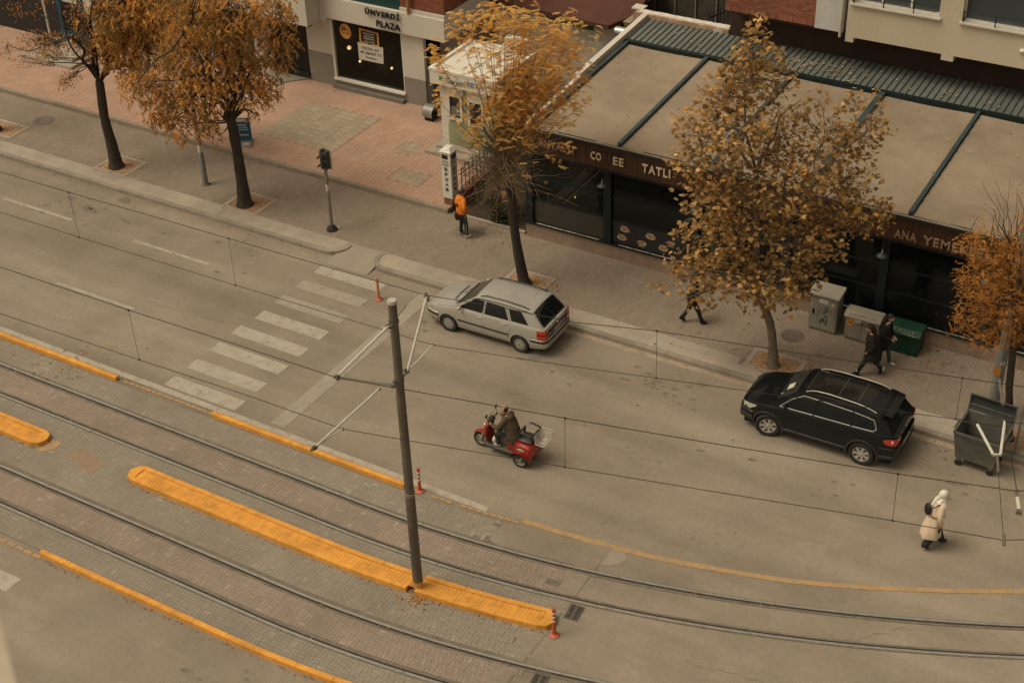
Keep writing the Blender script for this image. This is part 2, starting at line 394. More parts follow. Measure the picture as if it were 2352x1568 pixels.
for x in np.arange(-1.75, .9, .21):
    if rng.random() < .7: sheet('yellow_paint_patch', [(x, 23.80+bend(x)), (x+.19, 23.80+bend(x)), (x+.19, 23.88+bend(x)), (x, 23.89+bend(x))], .0215, M_yelroad, road)
for x in np.arange(-11.2, -8.95, .3):
    sheet('yellow_paint_patch', [(x, 17.18), (x+.26, 17.18), (x+.26, 17.30), (x, 17.28)], .0115, M_yelroad, road)
p = at(0, 1322); sheet('crosswalk_stripe', [(p[0]-2.2, p[1]-.33), (p[0]+.55, p[1]-.33), (p[0]+.55, p[1]+.17), (p[0]-2.2, p[1]+.17)], .0075, M_white, road)

# ---- paving generator: every paver its own box with a joint round it
def pave(name, x0, x1, y0, y1, z0, z1, L_, W_, pattern, ramp, parent, single=0, near=(0, 0), holes=(), warp=False, keep=None, gap=.0045, jit=.0008, mkey='p', minus=None):
    cells = []
    if pattern == 'basket':
        s = L_; nx = int((x1-x0)/s)+1; ny = int((y1-y0)/s)+1; k = int(round(L_/W_))
        for i in range(nx):
            for j in range(ny):
                if (i+j) % 2: cells += [(x0+i*s+s/2, y0+j*s+(q+.5)*s/k, s, s/k) for q in range(k)]
                else: cells += [(x0+i*s+(q+.5)*s/k, y0+j*s+s/2, s/k, s) for q in range(k)]
    elif pattern == 'running':     # rows across the footway
        nx = int((x1-x0)/W_)+1; ny = int((y1-y0)/L_)+2
        for i in range(nx):
            for j in range(ny): cells.append((x0+(i+.5)*W_, y0+(j+(.5 if i % 2 else 0))*L_, W_, L_))
    else:
        nx = int(round((x1-x0)/L_)); ny = int(round((y1-y0)/W_)); L2 = (x1-x0)/nx; W2 = (y1-y0)/ny
        for i in range(nx):
            for j in range(ny): cells.append((x0+(i+.5)*L2, y0+(j+.5)*W2, L2, W2))
    out = []
    for cx, cy, lx, ly in cells:
        a0, a1, b0, b1 = max(cx-lx/2, x0), min(cx+lx/2, x1), max(cy-ly/2, y0), min(cy+ly/2, y1)
        if a1-a0 < .03 or b1-b0 < .03: continue
        cx, cy, lx, ly = (a0+a1)/2, (b0+b1)/2, a1-a0, b1-b0
        if any(h[0]-.02 < cx < h[2]+.02 and h[1]-.02 < cy < h[3]+.02 for h in holes): continue
        if keep and not keep(cx, cy): continue
        out.append((cx, cy, lx, ly))
    A = np.array(out)
    if warp:
        bb = np.array([bend(x) for x in A[:, 0]]); rot = np.array([bslope(x) for x in A[:, 0]])
    else: bb = np.zeros(len(A)); rot = np.zeros(len(A))
    d = (A[:, 0]-near[0])**2+(A[:, 1]+bb-near[1])**2; order = np.argsort(d)
    sing = order[:single]; rest = order[single:]
    mo = rm(mkey+'_paver_single', ramp, 'obj'); ma = rm(mkey+'_paver', ramp, 'attr')
    cache = {}
    for i in sing:
        cx, cy, lx, ly = A[i]; key = (round(lx, 2), round(ly, 2))
        if key not in cache:
            mb = MB().m(mo); gx, gy = lx/2-gap/2, ly/2-gap/2; h = z1-z0; c = min(.006, h*.5)
            V = [(-gx, -gy, 0), (gx, -gy, 0), (gx, gy, 0), (-gx, gy, 0), (-gx, -gy, h-c), (gx, -gy, h-c), (gx, gy, h-c), (-gx, gy, h-c), (-gx+c, -gy+c, h), (gx-c, -gy+c, h), (gx-c, gy-c, h), (-gx+c, gy-c, h)]
            mb.add(V, [(8, 9, 10, 11)]+[(k, (k+1) % 4, (k+1) % 4+4, k+4) for k in range(4)]+[(k+4, (k+1) % 4+4, (k+1) % 4+8, k+8) for k in range(4)])
            o = mb.build(name, None, parent, local=True); cache[key] = o.data
        else:
            o = bpy.data.objects.new(name, cache[key]); COL.objects.link(o); o.parent = parent
        o.location = (cx, cy+bb[i], z0+rng.uniform(-jit, jit)); o.rotation_euler = (0, 0, rot[i])
        ORG[o.name] = Vector((0, 0, 0))
    B = A[rest]; n = len(B)
    if n:
        hx = (B[:, 2]-gap)/2; hy = (B[:, 3]-gap)/2; zz = z1+rng.uniform(-jit, jit, n); cr, sr = np.cos(rot[rest]), np.sin(rot[rest])
        V = np.zeros((n, 8, 3)); sg = [(-1, -1), (1, -1), (1, 1), (-1, 1)]
        for k, (a, b) in enumerate(sg):
            for q, (zv, ins) in enumerate(((np.full(n, z0), 0), (zz, .003))):
                X = a*(hx-ins); Y = b*(hy-ins)
                V[:, k+4*q, 0] = B[:, 0]+cr*X-sr*Y; V[:, k+4*q, 1] = B[:, 1]+bb[rest]+sr*X+cr*Y; V[:, k+4*q, 2] = zv
        Fc = np.array([(4, 5, 6, 7), (0, 1, 5, 4), (1, 2, 6, 5), (2, 3, 7, 6), (3, 0, 4, 7)])
        Q = (Fc[None]+8*np.arange(n)[:, None, None]).reshape(-1, 4)
        t = np.repeat(rng.random(n), 5)
        o = np_mesh(name+'_field', V.reshape(-1, 3), Q, ma, t, None); o.parent = parent; o['kind'] = 'stuff'
    return len(A)

# tram bed
bx = list(np.arange(-24, 3.45, .45))
mb = MB().m(M_jointl)
for a, b in zip(bx[:-1], bx[1:]): mb.poly([P(a, 17.42, .0105), P(b, 17.42, .0105), P(b, 23.72, .0105), P(a, 23.72, .0105)])
bed = tag(mb.build('tram_bed'), kind='structure')
def endk(xe, k): 
    return lambda x, y: x < xe+.28*math.sin(y*9)+.18*math.sin(y*23+k)
RAILS = [22.75, 21.70, 19.32, 18.23]
near = (2.0, 19.3)
pave('bed_paver', -24, 3.9, 17.44, 18.13, .004, .014, .2, .1, 'basket', grey_ramp, bed, 60, near, warp=True, keep=endk(3.0, 1), mkey='grey')
pave('bed_paver', -24, 3.9, 18.40, 19.20, .004, .014, .2, .1, 'basket', red_ramp, bed, 70, near, warp=True, keep=endk(3.3, 2), mkey='red')
pave('bed_paver', -24, 3.9, 19.50, 21.60, .004, .014, .2, .1, 'basket', grey_ramp, bed, 110, near, warp=True, keep=endk(3.25, 3), mkey='grey', holes=[(-9.0, 20.5, 3.5, 21.1), (-24, 20.38, -12.2, 20.98)])
pave('bed_paver', -24, 3.9, 21.82, 22.62, .004, .014, .2, .1, 'basket', red_ramp, bed, 60, near, warp=True, keep=endk(3.0, 4), mkey='red')
pave('bed_paver', -24, 1.2, 22.90, 23.70, .004, .014, .2, .1, 'basket', grey_ramp, bed, 0, near, warp=True, keep=endk(.6, 5), mkey='grey')
sheet('paver_repair', [tuple(at(u, v)[:2]) for u, v in ((150, 1045), (190, 1028), (245, 1065), (205, 1090))], .0185, mat('brown_repair', (.235, .165, .115), var=.12, scale=4), bed)

# rails: running head, flangeway groove and lip swept along the bend
rx = list(np.arange(-26, 22, .5)); names = ['farthest one beside the road', 'second from the road','third from the road', 'nearest one beside the lower yellow kerb']
for i, y in enumerate(RAILS):
    t = thing('tram_rail', 'curved grooved steel tram rail, '+names[i], 'tram rail', (0, y, 0), group='four tram rails set in the paving')
    sgn = 1 if i in (0, 2) else -1     # head on the outer side, groove towards the track centre
    def sweep(nm, o0, o1, z, m):
        mb = MB().m(m)
        for a, b in zip(rx[:-1], rx[1:]):
            a0, a1, b0, b1 = (Vector((q, y+bend(q)+oo*sgn, 0)) for q in (a, b) for oo in (o0, o1))
            for k in (a0, a1, b0, b1): k.z = z
            w0, w1 = a0.copy(), b0.copy(); 
            mb.poly([a0, b0, b1, a1]); 
            mb.poly([a0-Vector((0, 0, z)), b0-Vector((0, 0, z)), b0, a0]); mb.poly([a1-Vector((0, 0, z)), b1-Vector((0, 0, z)), b1, a1])
        return mb.build(nm, None, t)
    sweep('tar_joint', -.13, .09, .0165, M_tar)
    sweep('running_head', -.005, .058, .026, M_steel)
    sweep('flange_groove', -.055, -.007, .019, M_groove)
    sweep('rail_lip', -.072, -.057, .023, mat('dull_rail_lip', (.13, .115, .095), rough=.7, metal=.3, var=.2))

# ---- kerbs
def kerb_line(name, label, cat, x0, x1, y, wd, h, m, step=1.0, kind=None, group=None, z0=0., warp=False, side=None, chamf=.012, parts='kerb_stone', ends=None):
    if kind: t = thing(name, None, None, (x0, y, z0)); t['kind'] = kind
    else: t = thing(name, label, cat, (x0, y, z0), group=group)
    n = max(1, int(round((x1-x0)/step))); st = (x1-x0)/n
    for i in range(n):
        a = x0+i*st+.004; b = x0+(i+1)*st-.004; dz = rng.uniform(-.003, .003); dy = rng.uniform(-.004, .004); c = chamf
        mb = MB().m(m); bb = bend if warp else (lambda q: 0.)
        ya0, yb0 = y+bb(a)+dy, y+bb(b)+dy
        V = []
        for xx, yy in ((a, ya0), (b, yb0)):
            V += [(xx, yy, z0), (xx, yy+c*.3, z0+h-c+dz), (xx, yy+c, z0+h+dz), (xx, yy+wd-c, z0+h+dz), (xx, yy+wd, z0+h-c+dz), (xx, yy+wd, z0)]
        F_ = [(k, k+1, k+7, k+6) for k in range(5)]+[(0, 5, 4, 3, 2, 1), (6, 7, 8, 9, 10, 11)]
        mb.add(V, F_)
        mb.build(parts, None, t)
    return t
M_kerb = mat('footway_kerb_stone', (.245, .212, .17), rough=.92, var=.14, scale=2.5, grime=.25, speck=.14, bump=.2)
kerb_line('kerb', None, None, -42, -11.35, 32.36, .17, .14, M_kerb, 1.0, kind='structure')
kerb_line('kerb', None, None, -8.95, 26, 32.30, .17, .14, M_kerb, 1.0, kind='structure')
def arc_kerb(cx, cy, r, a0, a1, w_, h, m, parent, n=3, z0=0., nm='kerb_stone'):
    for i in range(n):
        p0 = a0+(a1-a0)*i/n; p1 = a0+(a1-a0)*(i+1)/n; mb = MB().m(m); k = 5
        ang = [p0+(p1-p0)*j/(k-1) for j in range(k)]
        out = [(cx+r*math.cos(a), cy+r*math.sin(a)) for a in ang]; inn = [(cx+(r-w_)*math.cos(a), cy+(r-w_)*math.sin(a)) for a in ang][::-1]
        mb.prism(out+inn, z0, z0+h); mb.build(nm, None, parent)
t = thing('kerb', None, None, (-11.35, 33.0, 0)); t['kind'] = 'structure'; arc_kerb(-11.35, 33.01, .65, R(-90), R(5), .17, .14, M_kerb, t, 3)
t = thing('kerb', None, None, (-8.95, 32.95, 0)); t['kind'] = 'structure'; arc_kerb(-8.95, 32.95, .65, R(150), R(270), .17, .14, M_kerb, t, 3)

# ---- footway: bed slab, light slab band, brick rows
def slab_poly(name, pts, z0, z1, m, kind='structure'):
    mb = MB().m(m); mb.prism(pts, z0, z1); return tag(mb.build(name), kind=kind)
fw = slab_poly('footway', [(-42, 32.52), (-11.35, 32.52), (-10.88, 33.0), (-10.88, 33.3), (-9.4, 33.3), (-9.4, 33.0), (-8.95, 32.47), (26, 32.47), (26, 36.4), (-42, 36.4)], 0.002, .1275, M_joint)
PITS = [(-28.3, 33.55, -27.0, 34.35, 'pit_far'), (-22.15, 33.25, -20.95, 34.25, 'a'), (-16.15, 33.25, -14.95, 34.25, 'b'), (-5.1, 33.25, -3.9, 34.25, 'c'), (3.35, 32.95, 4.65, 33.75, 'd'), (10.6, 32.7, 11.8, 33.6, 'e')]
holes = [(a-.17, b-.17, c+.17, d+.17) for a, b, c, d, _ in PITS]
for a, b in ((-42, -11.4), (-8.95, 26)):
    x = a
    while x < b-.05:
        x2 = min(x+.5, b)
        for (y0_, y1_) in ((32.535 if a < -20 else 32.48, 32.85), (32.85, 33.2)):
            if not any(h[0] < (x+x2)/2 < h[2] and h[1] < (y0_+y1_)/2 < h[3] for h in holes) and -30 < x < 14:
                mb = MB().m(M_slab); z = .13+rng.uniform(-.0015, .0015); mb.box(x+.003, y0_+.003, .1278, x2-.003, y1_-.003, z); mb.build('footway_slab', None, fw)
        x = x2
pave('footway_brick', -31, 14.5, 33.2, 36.3, .118, .131, .2, .1, 'running', pav_ramp, fw, 300, (2.2, 34.6), holes=holes+[(-8.3, 35.2, -7.3, 36.1)], mkey='footway')
# dropped kerb ramp between the two kerb ends
mb = MB().m(M_asph2); mb.add([(-11.0, 31.9, .0125), (-9.3, 31.9, .0125), (-9.4, 33.25, .1295), (-10.88, 33.25, .1295)], [(0, 1, 2, 3)]); mb.build('dropped_kerb_ramp', None, fw)
for cx_, a0_, a1_, ex in ((-11.36, R(-90), R(5), -11.6), (-8.94, R(175), R(270), -8.7)):
    q = MB().m(M_slab); cy_ = 33.01 if ex < -10 else 32.95; pts = [(cx_+.48*math.cos(a), cy_+.48*math.sin(a)) for a in np.linspace(a0_, a1_, 8)]
    q.prism(([(ex, 33.2), (ex, 32.54)]+pts+[(pts[-1][0], 33.2)]) if ex < -10 else ([(pts[0][0], 33.2)]+pts+[(ex, 32.48), (ex, 33.2)]), .1277, .1318); q.build('footway_slab', None, fw)
for a, b, c, d, _ in PITS:
    mb = MB().m(M_slab)
    mb.build('pit_edging', None, fw) if False else None
    for (e0, e1, e2, e3) in ((a-.15, b-.15, c+.15, b), (a-.15, d, c+.15, d+.15), (a-.15, b, a, d), (c, b, c+.15, d)):
        q = MB().m(M_slab); q.box(e0+.002, e1+.002, .1278, e2-.002, e3-.002, .142); q.build('pit_edging', None, fw)
    q = MB().m(M_soil); q.box(a, b, .1200, c, d, .1295); q.build('pit_soil', None, fw)

# ---- plaza one step up
kerb_line('plaza_kerb', None, None, -42, -9.05, 36.30, .14, .15, mat('plaza_kerb_stone', (.235, .20, .155), var=.12, grime=.25, scale=2, speck=.12), 1.0, kind='structure', z0=.131)
pz = slab_poly('plaza', [(-42, 36.44), (-9.05, 36.44), (-9.05, 47), (-42, 47)], .002, .2775, M_jointp)
G0 = (-18.45, 37.95, -15.1, 40.97); G1 = (-13.15, 39.05, -12.35, 39.9); G2 = (-12.1, 37.25, -10.9, 38.05)
pave('plaza_brick', -35, -9.06, 36.45, 43, .268, .281, .2, .2, 'running', pink_ramp, pz, 220, (-12, 37), holes=[G0, G1, G2], mkey='plaza')
pave('plaza_tile', *[G0[i] for i in (0, 2, 1, 3)], .268, .282, .42, .30, 'grid', tile_ramp, pz, 90, (-14, 38), mkey='tile', gap=.014)
for G in (G1, G2): pave('plaza_tile', G[0], G[2], G[1], G[3], .268, .282, .3, .3, 'grid', tile_ramp, pz, 20, (-14, 38), mkey='tile', gap=.008)
# manhole covers and gratings
M_iron = mat('cast_iron', (.12, .105, .088), rough=.7, metal=.4, var=.2, scale=9)
M_irond = mat('dark_gap', (.012, .011, .010), rough=.9, var=0)
def manhole(x, y, z, r, label, m=M_iron):
    t = thing('manhole_cover', label, 'manhole cover', (x, y, z))
    MB().m(m).lathe([(r, z), (r, z+.012), (r-.03, z+.014), (r-.04, z+.010), (0.001, z+.010)], 20, Matrix.Translation((x, y, 0))).build('cover', None, t)
    mb = MB().m(m)
    for k in range(1, 5): 
        rr = r*k/5.5
        mb.lathe([(rr, z+.0105), (rr+.012, z+.0145), (rr+.02, z+.0105)], 18, Matrix.Translation((x, y, 0)), caps=False)
    mb.build('cover_rings', None, t); return t
manhole(-8.0+.35, 35.62, .131, .42, 'round stone patterned manhole cover in the footway beside the person in orange', mat('stone_cover', (.13, .105, .085), var=.15, scale=6))
manhole(3.9, 34.9, .131, .34, 'round manhole cover with cross pattern in the footway behind the plane tree', mat('stone_cover2', (.12, .098, .08), var=.15, scale=6))
q = at(100, 277, .14)
manhole(q[0], q[1], .131, .40, 'dark manhole cover in the grey footway at far left', mat('stone_cover3', (.14, .118, .095), var=.15, scale=6))
def grating(x, y, z, lx, ly, label, rz=0., mir=False):
    t = thing('drain_grating', label, 'drain', (x, y, z), rz, group='drain gratings beside the tram rails')
    MB().m(M_irond).box(-lx/2, -ly/2, .004, lx/2, ly/2, .014).build('grating_pit', None, t, local=True)
    f = MB().m(M_iron)
    for a, b, c, d in ((-lx/2-.03, -ly/2-.03, lx/2+.03, -ly/2), (-lx/2-.03, ly/2, lx/2+.03, ly/2+.03), (-lx/2-.03, -ly/2, -lx/2, ly/2), (lx/2, -ly/2, lx/2+.03, ly/2), (-.03, -ly/2, .03, ly/2)): f.box(a, b, .004, c, d, .022)
    f.build('grating_frame', None, t, local=True)
    n = int(ly/.045)
    for k in range(n):
        yy = -ly/2+(k+.5)*ly/n; MB().m(M_iron).box(-lx/2, yy-.009, .012, lx/2, yy+.009, .020).build('grating_bar', None, t, local=True)
grating(3.69, 21.98, 0, .28, .42, 'rectangular iron drain grating beside the rail to the right of the striped bollard', R(6))
grating(4.02, 19.83, 0, .28, .42, 'rectangular iron drain grating at the bottom edge beside the near tram track', R(8))

# ---- yellow kerbs and the yellow island
def yk(label, x0, x1, y, warp=True):
    return kerb_line('yellow_kerb', label, 'kerb', x0, x1, y, .145, .13, M_yel, .98, warp=warp, group='yellow painted kerb lines beside the tracks')
yk('yellow painted kerb line at far left between the road and the tram track', -26, -12.42, 23.76)
yk('yellow painted kerb line running behind the overhead line mast to the striped bollard', -8.85, -2.35, 23.76)
yk('yellow painted kerb line at the bottom left beside the nearest rail', -8.9, 6, 17.27)
def island(label, x0, x1, y0, y1, endl, endr, split=None):
    t = thing('yellow_island', label, 'traffic island', ((x0+x1)/2, (y0+y1)/2, 0), group='yellow painted islands between the tracks')
    h = .15; r = (y1-y0)/2; kw = .13
    runs = [(x0+(r if endl else 0), x1-(r if endr else 0))]
    if split: runs = [(runs[0][0], split-.1), (split+.12, runs[0][1])]
    for (a, b) in runs:
        for yy in (y0, y1-kw):
            n = max(1, int(round((b-a)/1.0))); st = (b-a)/n
            for i in range(n):
                q0, q1 = a+i*st+.004, a+(i+1)*st-.004; dz = rng.uniform(-.003, .003)
                mb = MB().m(M_yel); V = []
                for xx in (q0, q1):
                    o = bend(xx); V += [(xx, yy+o, 0), (xx, yy+o+.003, h-.012+dz), (xx, yy+o+.012, h+dz), (xx, yy+o+kw-.012, h+dz), (xx, yy+o+kw-.003, h-.012+dz), (xx, yy+o+kw, 0)]
                mb.add(V, [(k, k+1, k+7, k+6) for k in range(5)]+[(0, 5, 4, 3, 2, 1), (6, 7, 8, 9, 10, 11)]); mb.build('kerb_stone', None, t)
        # fill and yellow pavers, slightly sunk
        mb = MB().m(mat('island_joint', (.34, .17, .05), var=.3, scale=9)); xx = list(np.arange(a-.12, b+.12, .4))+[b+.12]
        for q0, q1 in zip(xx[:-1], xx[1:]): mb.poly([(q0, y0+kw+bend(q0), h-.035), (q1, y0+kw+bend(q1), h-.035), (q1, y1-kw+bend(q1), h-.035), (q0, y1-kw+bend(q0), h-.035)])
        mb.build('island_fill', None, t)
        W = (y1-y0-2*kw-.012); x = a+.0
        while x < b-.02:
            w_ = .2 if rng.random() < .25 else .1
            w_ = min(w_, b-x)
            for (ya, yb) in (((0, W/2), (W/2, W)) if w_ > .15 else ((0, W*.62), (W*.62, W)) if rng.random() < .5 else ((0, W*.38), (W*.38, W))):
                o = bend(x+w_/2); q = MB().m(M_yel); dz = rng.uniform(-.002, .002)
                q.box(x+.003, y0+kw+.006+ya+.002+o, h-.035, x+w_-.003, y0+kw+.006+yb-.002+o, h-.026+dz)
                q.build('island_paver', None, t)
            x += w_
    cy = (y0+y1)/2
    if endr: arc_kerb(x1-r, cy+bend(x1-r), r, R(-90), R(90), r*.9, h, M_yel, t, 1)
    if endl: arc_kerb(x0+r, cy, r, R(90), R(270), r*.9, h, M_yel, t, 1)
    return t
island('long yellow painted island between the tram tracks with the overhead line mast in it', -9.1, 3.5, 20.50, 21.12, True, True, split=-.05)
island('short end of a yellow painted island at the left edge between the tram tracks', -22, -12.05, 20.36, 20.98, False, True)
mb = MB().m(M_asph)
for a, b in zip(np.arange(2.95, 3.46, .1)[:-1], np.arange(2.95, 3.46, .1)[1:]): mb.poly([P(a, 17.40, .0118), P(b, 17.40, .0118), P(b, 23.74, .0118), P(a, 23.74, .0118)])
xq = [.62, .9, 1.3, 1.7, 2.1, 2.5, 2.95]
for i, (a, b) in enumerate(zip(xq[:-1], xq[1:])): mb.poly([P(a, 22.88+(.10 if i == 0 else 0), .0118), P(b, 22.88, .0118), P(b, 23.74, .0118), P(a, 23.74, .0118)])
mb.build('asphalt_edge', None, bed)
q = at(100, 1012); sheet('yellow_paint_patch', [(-12.05, 20.2), (-11.7, 20.55), (-11.7, 20.9), (-12.05, 20.85)], .0215, M_yelroad, road)

# ---- fallen leaves (uncountable litter)
def litter(n, spots, name, z=.006):
    V = []; Fq = []; T_ = []
    for k in range(n):
        u, v, su, sv, zz = spots[k % len(spots)]; p = at(u+rng.normal()*su, v+rng.normal()*sv, zz); s = rng.uniform(.02, .055); a = rng.uniform(0, 6.28)
        up = .004+rng.uniform(0, .012); k0 = len(V)
        for q, (dx, dy) in enumerate(((1, 0), (0, .6), (-1, 0), (0, -.6))):
            V.append((p[0]+s*(dx*math.cos(a)-dy*math.sin(a)), p[1]+s*(dx*math.sin(a)+dy*math.cos(a)), zz+.01+(up if q % 2 else up*.4)))
        Fq.append((k0, k0+1, k0+2, k0+3)); T_.append(rng.random())
    o = np_mesh(name, np.array(V), np.array(Fq), leafmat('fallen_leaf', [(0, (.16, .075, .028)), (.5, (.36, .16, .05)), (1, (.52, .27, .08))], .1), T_)
    o['kind'] = 'stuff'; return o
litter(900, [(150, 838, 70, 26, .02), (960, 1378, 22, 9, .02), (1790, 835, 45, 20, .14), (270, 383, 30, 9, .14), (565, 472, 32, 9, .14), (1240, 655, 25, 9, .14), (1900, 760, 200, 50, .14), (1500, 790, 300, 95, .005), (520, 500, 250, 70, .005), 
             (2200, 1010, 90, 40, .02), (1000, 460, 25, 9, .14), (1130, 520, 50, 25, .14), (2150, 830, 60, 25, .14)], 'fallen_leaves')
V = []; Fq = []; T_ = []
for k in range(1500):   # leaves blown along the kerb faces and into the rail grooves
    r_ = rng.random()
    if r_ < .35: x = rng.uniform(-30, 14); y = 32.28-abs(rng.normal())*.06; z = .008
    elif r_ < .55: x = rng.uniform(-30, -9.2); y = 36.27-abs(rng.normal())*.05; z = .136
    elif r_ < .8: x = rng.uniform(-18, 8); i = rng.integers(0, 4); y = RAILS[i]+bend(x)+rng.normal()*.06+(.0); z = .028
    elif r_ < .9: x = rng.uniform(-9, 3.4); y = 20.46+bend(x)-abs(rng.normal())*.04; z = .02
    else: x = rng.uniform(-9, 4); y = 17.22+bend(x)-abs(rng.normal())*.05; z = .01
    s = rng.uniform(.012, .035); a = rng.uniform(0, 6.28); k0 = len(V)
    for q, (dx, dy) in enumerate(((1, 0), (0, .6), (-1, 0), (0, -.6))): V.append((x+s*(dx*math.cos(a)-dy*math.sin(a)), y+s*(dx*math.sin(a)+dy*math.cos(a)), z+(.01 if q % 2 else 0)))
    Fq.append((k0, k0+1, k0+2, k0+3)); T_.append(rng.random())
o = np_mesh('fallen_leaves', np.array(V), np.array(Fq), MATS['fallen_leaf'], T_); o['kind'] = 'stuff'

# ================================================================== BUILDINGS
def brick_wall(x0, x1, z0, z1, Y, parent, single, ramp, mkey, axis='x', bl=.21, bh=.068, proud=.012, soldier=None):
    """courses of bricks standing proud of the mortar; axis 'x' faces the viewer, 'y' is a side wall at X=Y"""
    mo = rm(mkey+'_brick_single', ramp, 'obj', var=.12); ma = rm(mkey+'_brick', ramp, 'attr', var=.12)
    cells = []; nz = int((z1-z0)/bh)
    for j in range(nz):
        z = z0+j*bh; off = (j % 2)*bl/2
        if soldier and j < soldier:
            if j == 0:
                n = int((x1-x0)/.075)
                for i in range(n): cells.append((x0+i*.075, x0+(i+1)*.075, z, z+soldier*bh))
            continue
        x = x0-off
        while x < x1:
            a, b = max(x, x0), min(x+bl, x1)
            if b-a > .03: cells.append((a, b, z, z+bh))
            x += bl
    g = .011
    def bverts(a, b, c, d):
        pr = proud+rng.uniform(-.003, .003)
        if axis == 'x': return [(a+g/2, Y-pr, c+g/2), (b-g/2, Y-pr, c+g/2), (b-g/2, Y-pr, d-g/2), (a+g/2, Y-pr, d-g/2), (a+g/2, Y, c+g/2), (b-g/2, Y, c+g/2), (b-g/2, Y, d-g/2), (a+g/2, Y, d-g/2)]
        return [(Y+pr, a+g/2, c+g/2), (Y+pr, b-g/2, c+g/2), (Y+pr, b-g/2, d-g/2), (Y+pr, a+g/2, d-g/2), (Y, a+g/2, c+g/2), (Y, b-g/2, c+g/2), (Y, b-g/2, d-g/2), (Y, a+g/2, d-g/2)]
    FC = [(0, 1, 2, 3), (4, 5, 1, 0), (5, 6, 2, 1), (6, 7, 3, 2), (7, 4, 0, 3)]
    for a, b, c, d in cells[:single]: MB().m(mo).add(bverts(a, b, c, d), FC).build('brick', None, parent)
    rest = cells[single:]
    if rest:
        V = np.array([v for q in rest for v in bverts(*q)]); n = len(rest)
        Q = (np.array(FC)[None]+8*np.arange(n)[:, None, None]).reshape(-1, 4)
        o = np_mesh('brickwork', V, Q, ma, np.repeat(rng.random(n), 5), parent); o['kind'] = 'stuff'

M_fascia = mat('brown_stained_boards', (.052, .020, .010), rough=.6, var=.35, scale=2.2, grime=.3, stretch=(3, 3, .35))
M_teal = mat('dark_teal_metal', (.009, .016, .018), rough=.45, var=.2, scale=4, grime=.2, spec=.3)
M_beam = mat('teal_beam_paint', (.035, .058, .064), rough=.5, var=.2, scale=3, grime=.25)
M_awn = mat('beige_awning_fabric', (.252, .200, .146), rough=.95, var=.08, scale=.8, grime=.30, speck=.08, bump=.15, bscale=90)
M_metalroof = mat('grey_green_metal_sheet', (.13, .14, .125), rough=.55, var=.12, scale=1.2, grime=.3, lowcol=((.17, .145, .11), .60))
M_rib = mat('roof_rib_metal', (.035, .062, .068), rough=.5, var=.2)
M_black = mat('black_gutter', (.012, .013, .013), rough=.5, var=.1, spec=.3)
M_plinth = mat('pink_stone_plinth', (.26, .185, .135), rough=.85, var=.18, scale=2.5, grime=.25, speck=.12)
M_letter = mat('cream_sign_letter', (.52, .42, .29), rough=.6, var=.08)
M_letterdim = mat('weathered_sign_letter', (.24, .155, .095), rough=.7, var=.15)
M_letteroff = mat('blackened_sign_letter', (.055, .038, .028), rough=.8, var=.1)
M_glassd = glassmat('dark_window_glass', (.010, .013, .014), .45, .05)
M_frost = mat('frosted_lower_pane', (.040, .037, .031), rough=.35, var=.1, scale=2)
M_wall = mat('white_render', (.52, .49, .43), rough=.9, var=.04, scale=.8, grime=.10, speck=.05)
M_creamw = mat('cream_render', (.47, .415, .32), rough=.9, var=.05, scale=.8, grime=.12, stretch=(1, 1, .25))
M_greyw = mat('grey_painted_base', (.215, .195, .165), rough=.85, var=.06, scale=2, grime=.12)
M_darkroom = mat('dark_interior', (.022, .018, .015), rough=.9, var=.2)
M_wood = mat('dark_table_wood', (.06, .035, .02), rough=.6, var=.2, scale=5)
M_white_p = mat('white_plastic', (.60, .58, .52), rough=.5, var=.04)

# ------------------------------------------------ restaurant
rest = thing('restaurant', 'long low restaurant with beige awning roof and brown sign board reading KAHVALTI COFFEE TATLI', 'restaurant', (4, 39, 0))
XL, XR = -5.95, 15.6
def rz(y): return 4.3+(y-36)*.052          # roof slope
b = MB().m(M_joint); b.box(XL, 36.4, .002, XR, 44.2, .14); b.build('floor_slab', None, rest)
x = XL
while x < XR:     # plinth blocks
    x2 = min(x+1.0+rng.uniform(-.1, .1), XR); q = MB().m(M_plinth); dy = rng.uniform(-.004, .004); q.box(x+.003, 36.30+dy, .10, x2-.003, 36.52, .64+rng.uniform(-.004, .004)); q.build('plinth_stone', None, rest); x = x2
MB().m(M_teal).box(XL-.02, 36.24, .642, XR, 36.54, .70).build('sill', None, rest)
q = MB().m(mat('bright_sill_strip', (.40, .37, .31), rough=.4, var=.3, scale=6, lowcol=((.03, .04, .04), .5)))
for k in range(7):
    a = XL+.4+k*3; q.box(a, 36.27, .701, a+2.3, 36.30, .716)
q.build('sill_strip', None, rest)
POSTS = [-5.8, -2.95, .03, 3.0, 5.95, 8.95, 11.95, 14.9]
for px_ in POSTS:
    q = MB().m(M_teal); q.box(px_-.13, 36.25, .70, px_+.13, 36.47, 3.42); q.build('post', None, rest)
for a, b_ in zip(POSTS[:-1], POSTS[1:]):
    for i, (z0, z1, mm) in enumerate(((.74, 1.53, M_frost if a < -4 else M_glassd), (1.59, 2.33, M_glassd), (2.39, 3.38, M_glassd))):
        f = MB().m(M_teal)
        f.box(a+.13, 36.33, z0-.04, b_-.13, 36.39, z0); f.box(a+.13, 36.33, z1, b_-.13, 36.39, z1+.02)
        pane_f = f.build('window_frame', None, rest)
        MB().m(mm).box(a+.14, 36.35, z0+.002, b_-.14, 36.362, z1-.002).build('pane', None, pane_f)
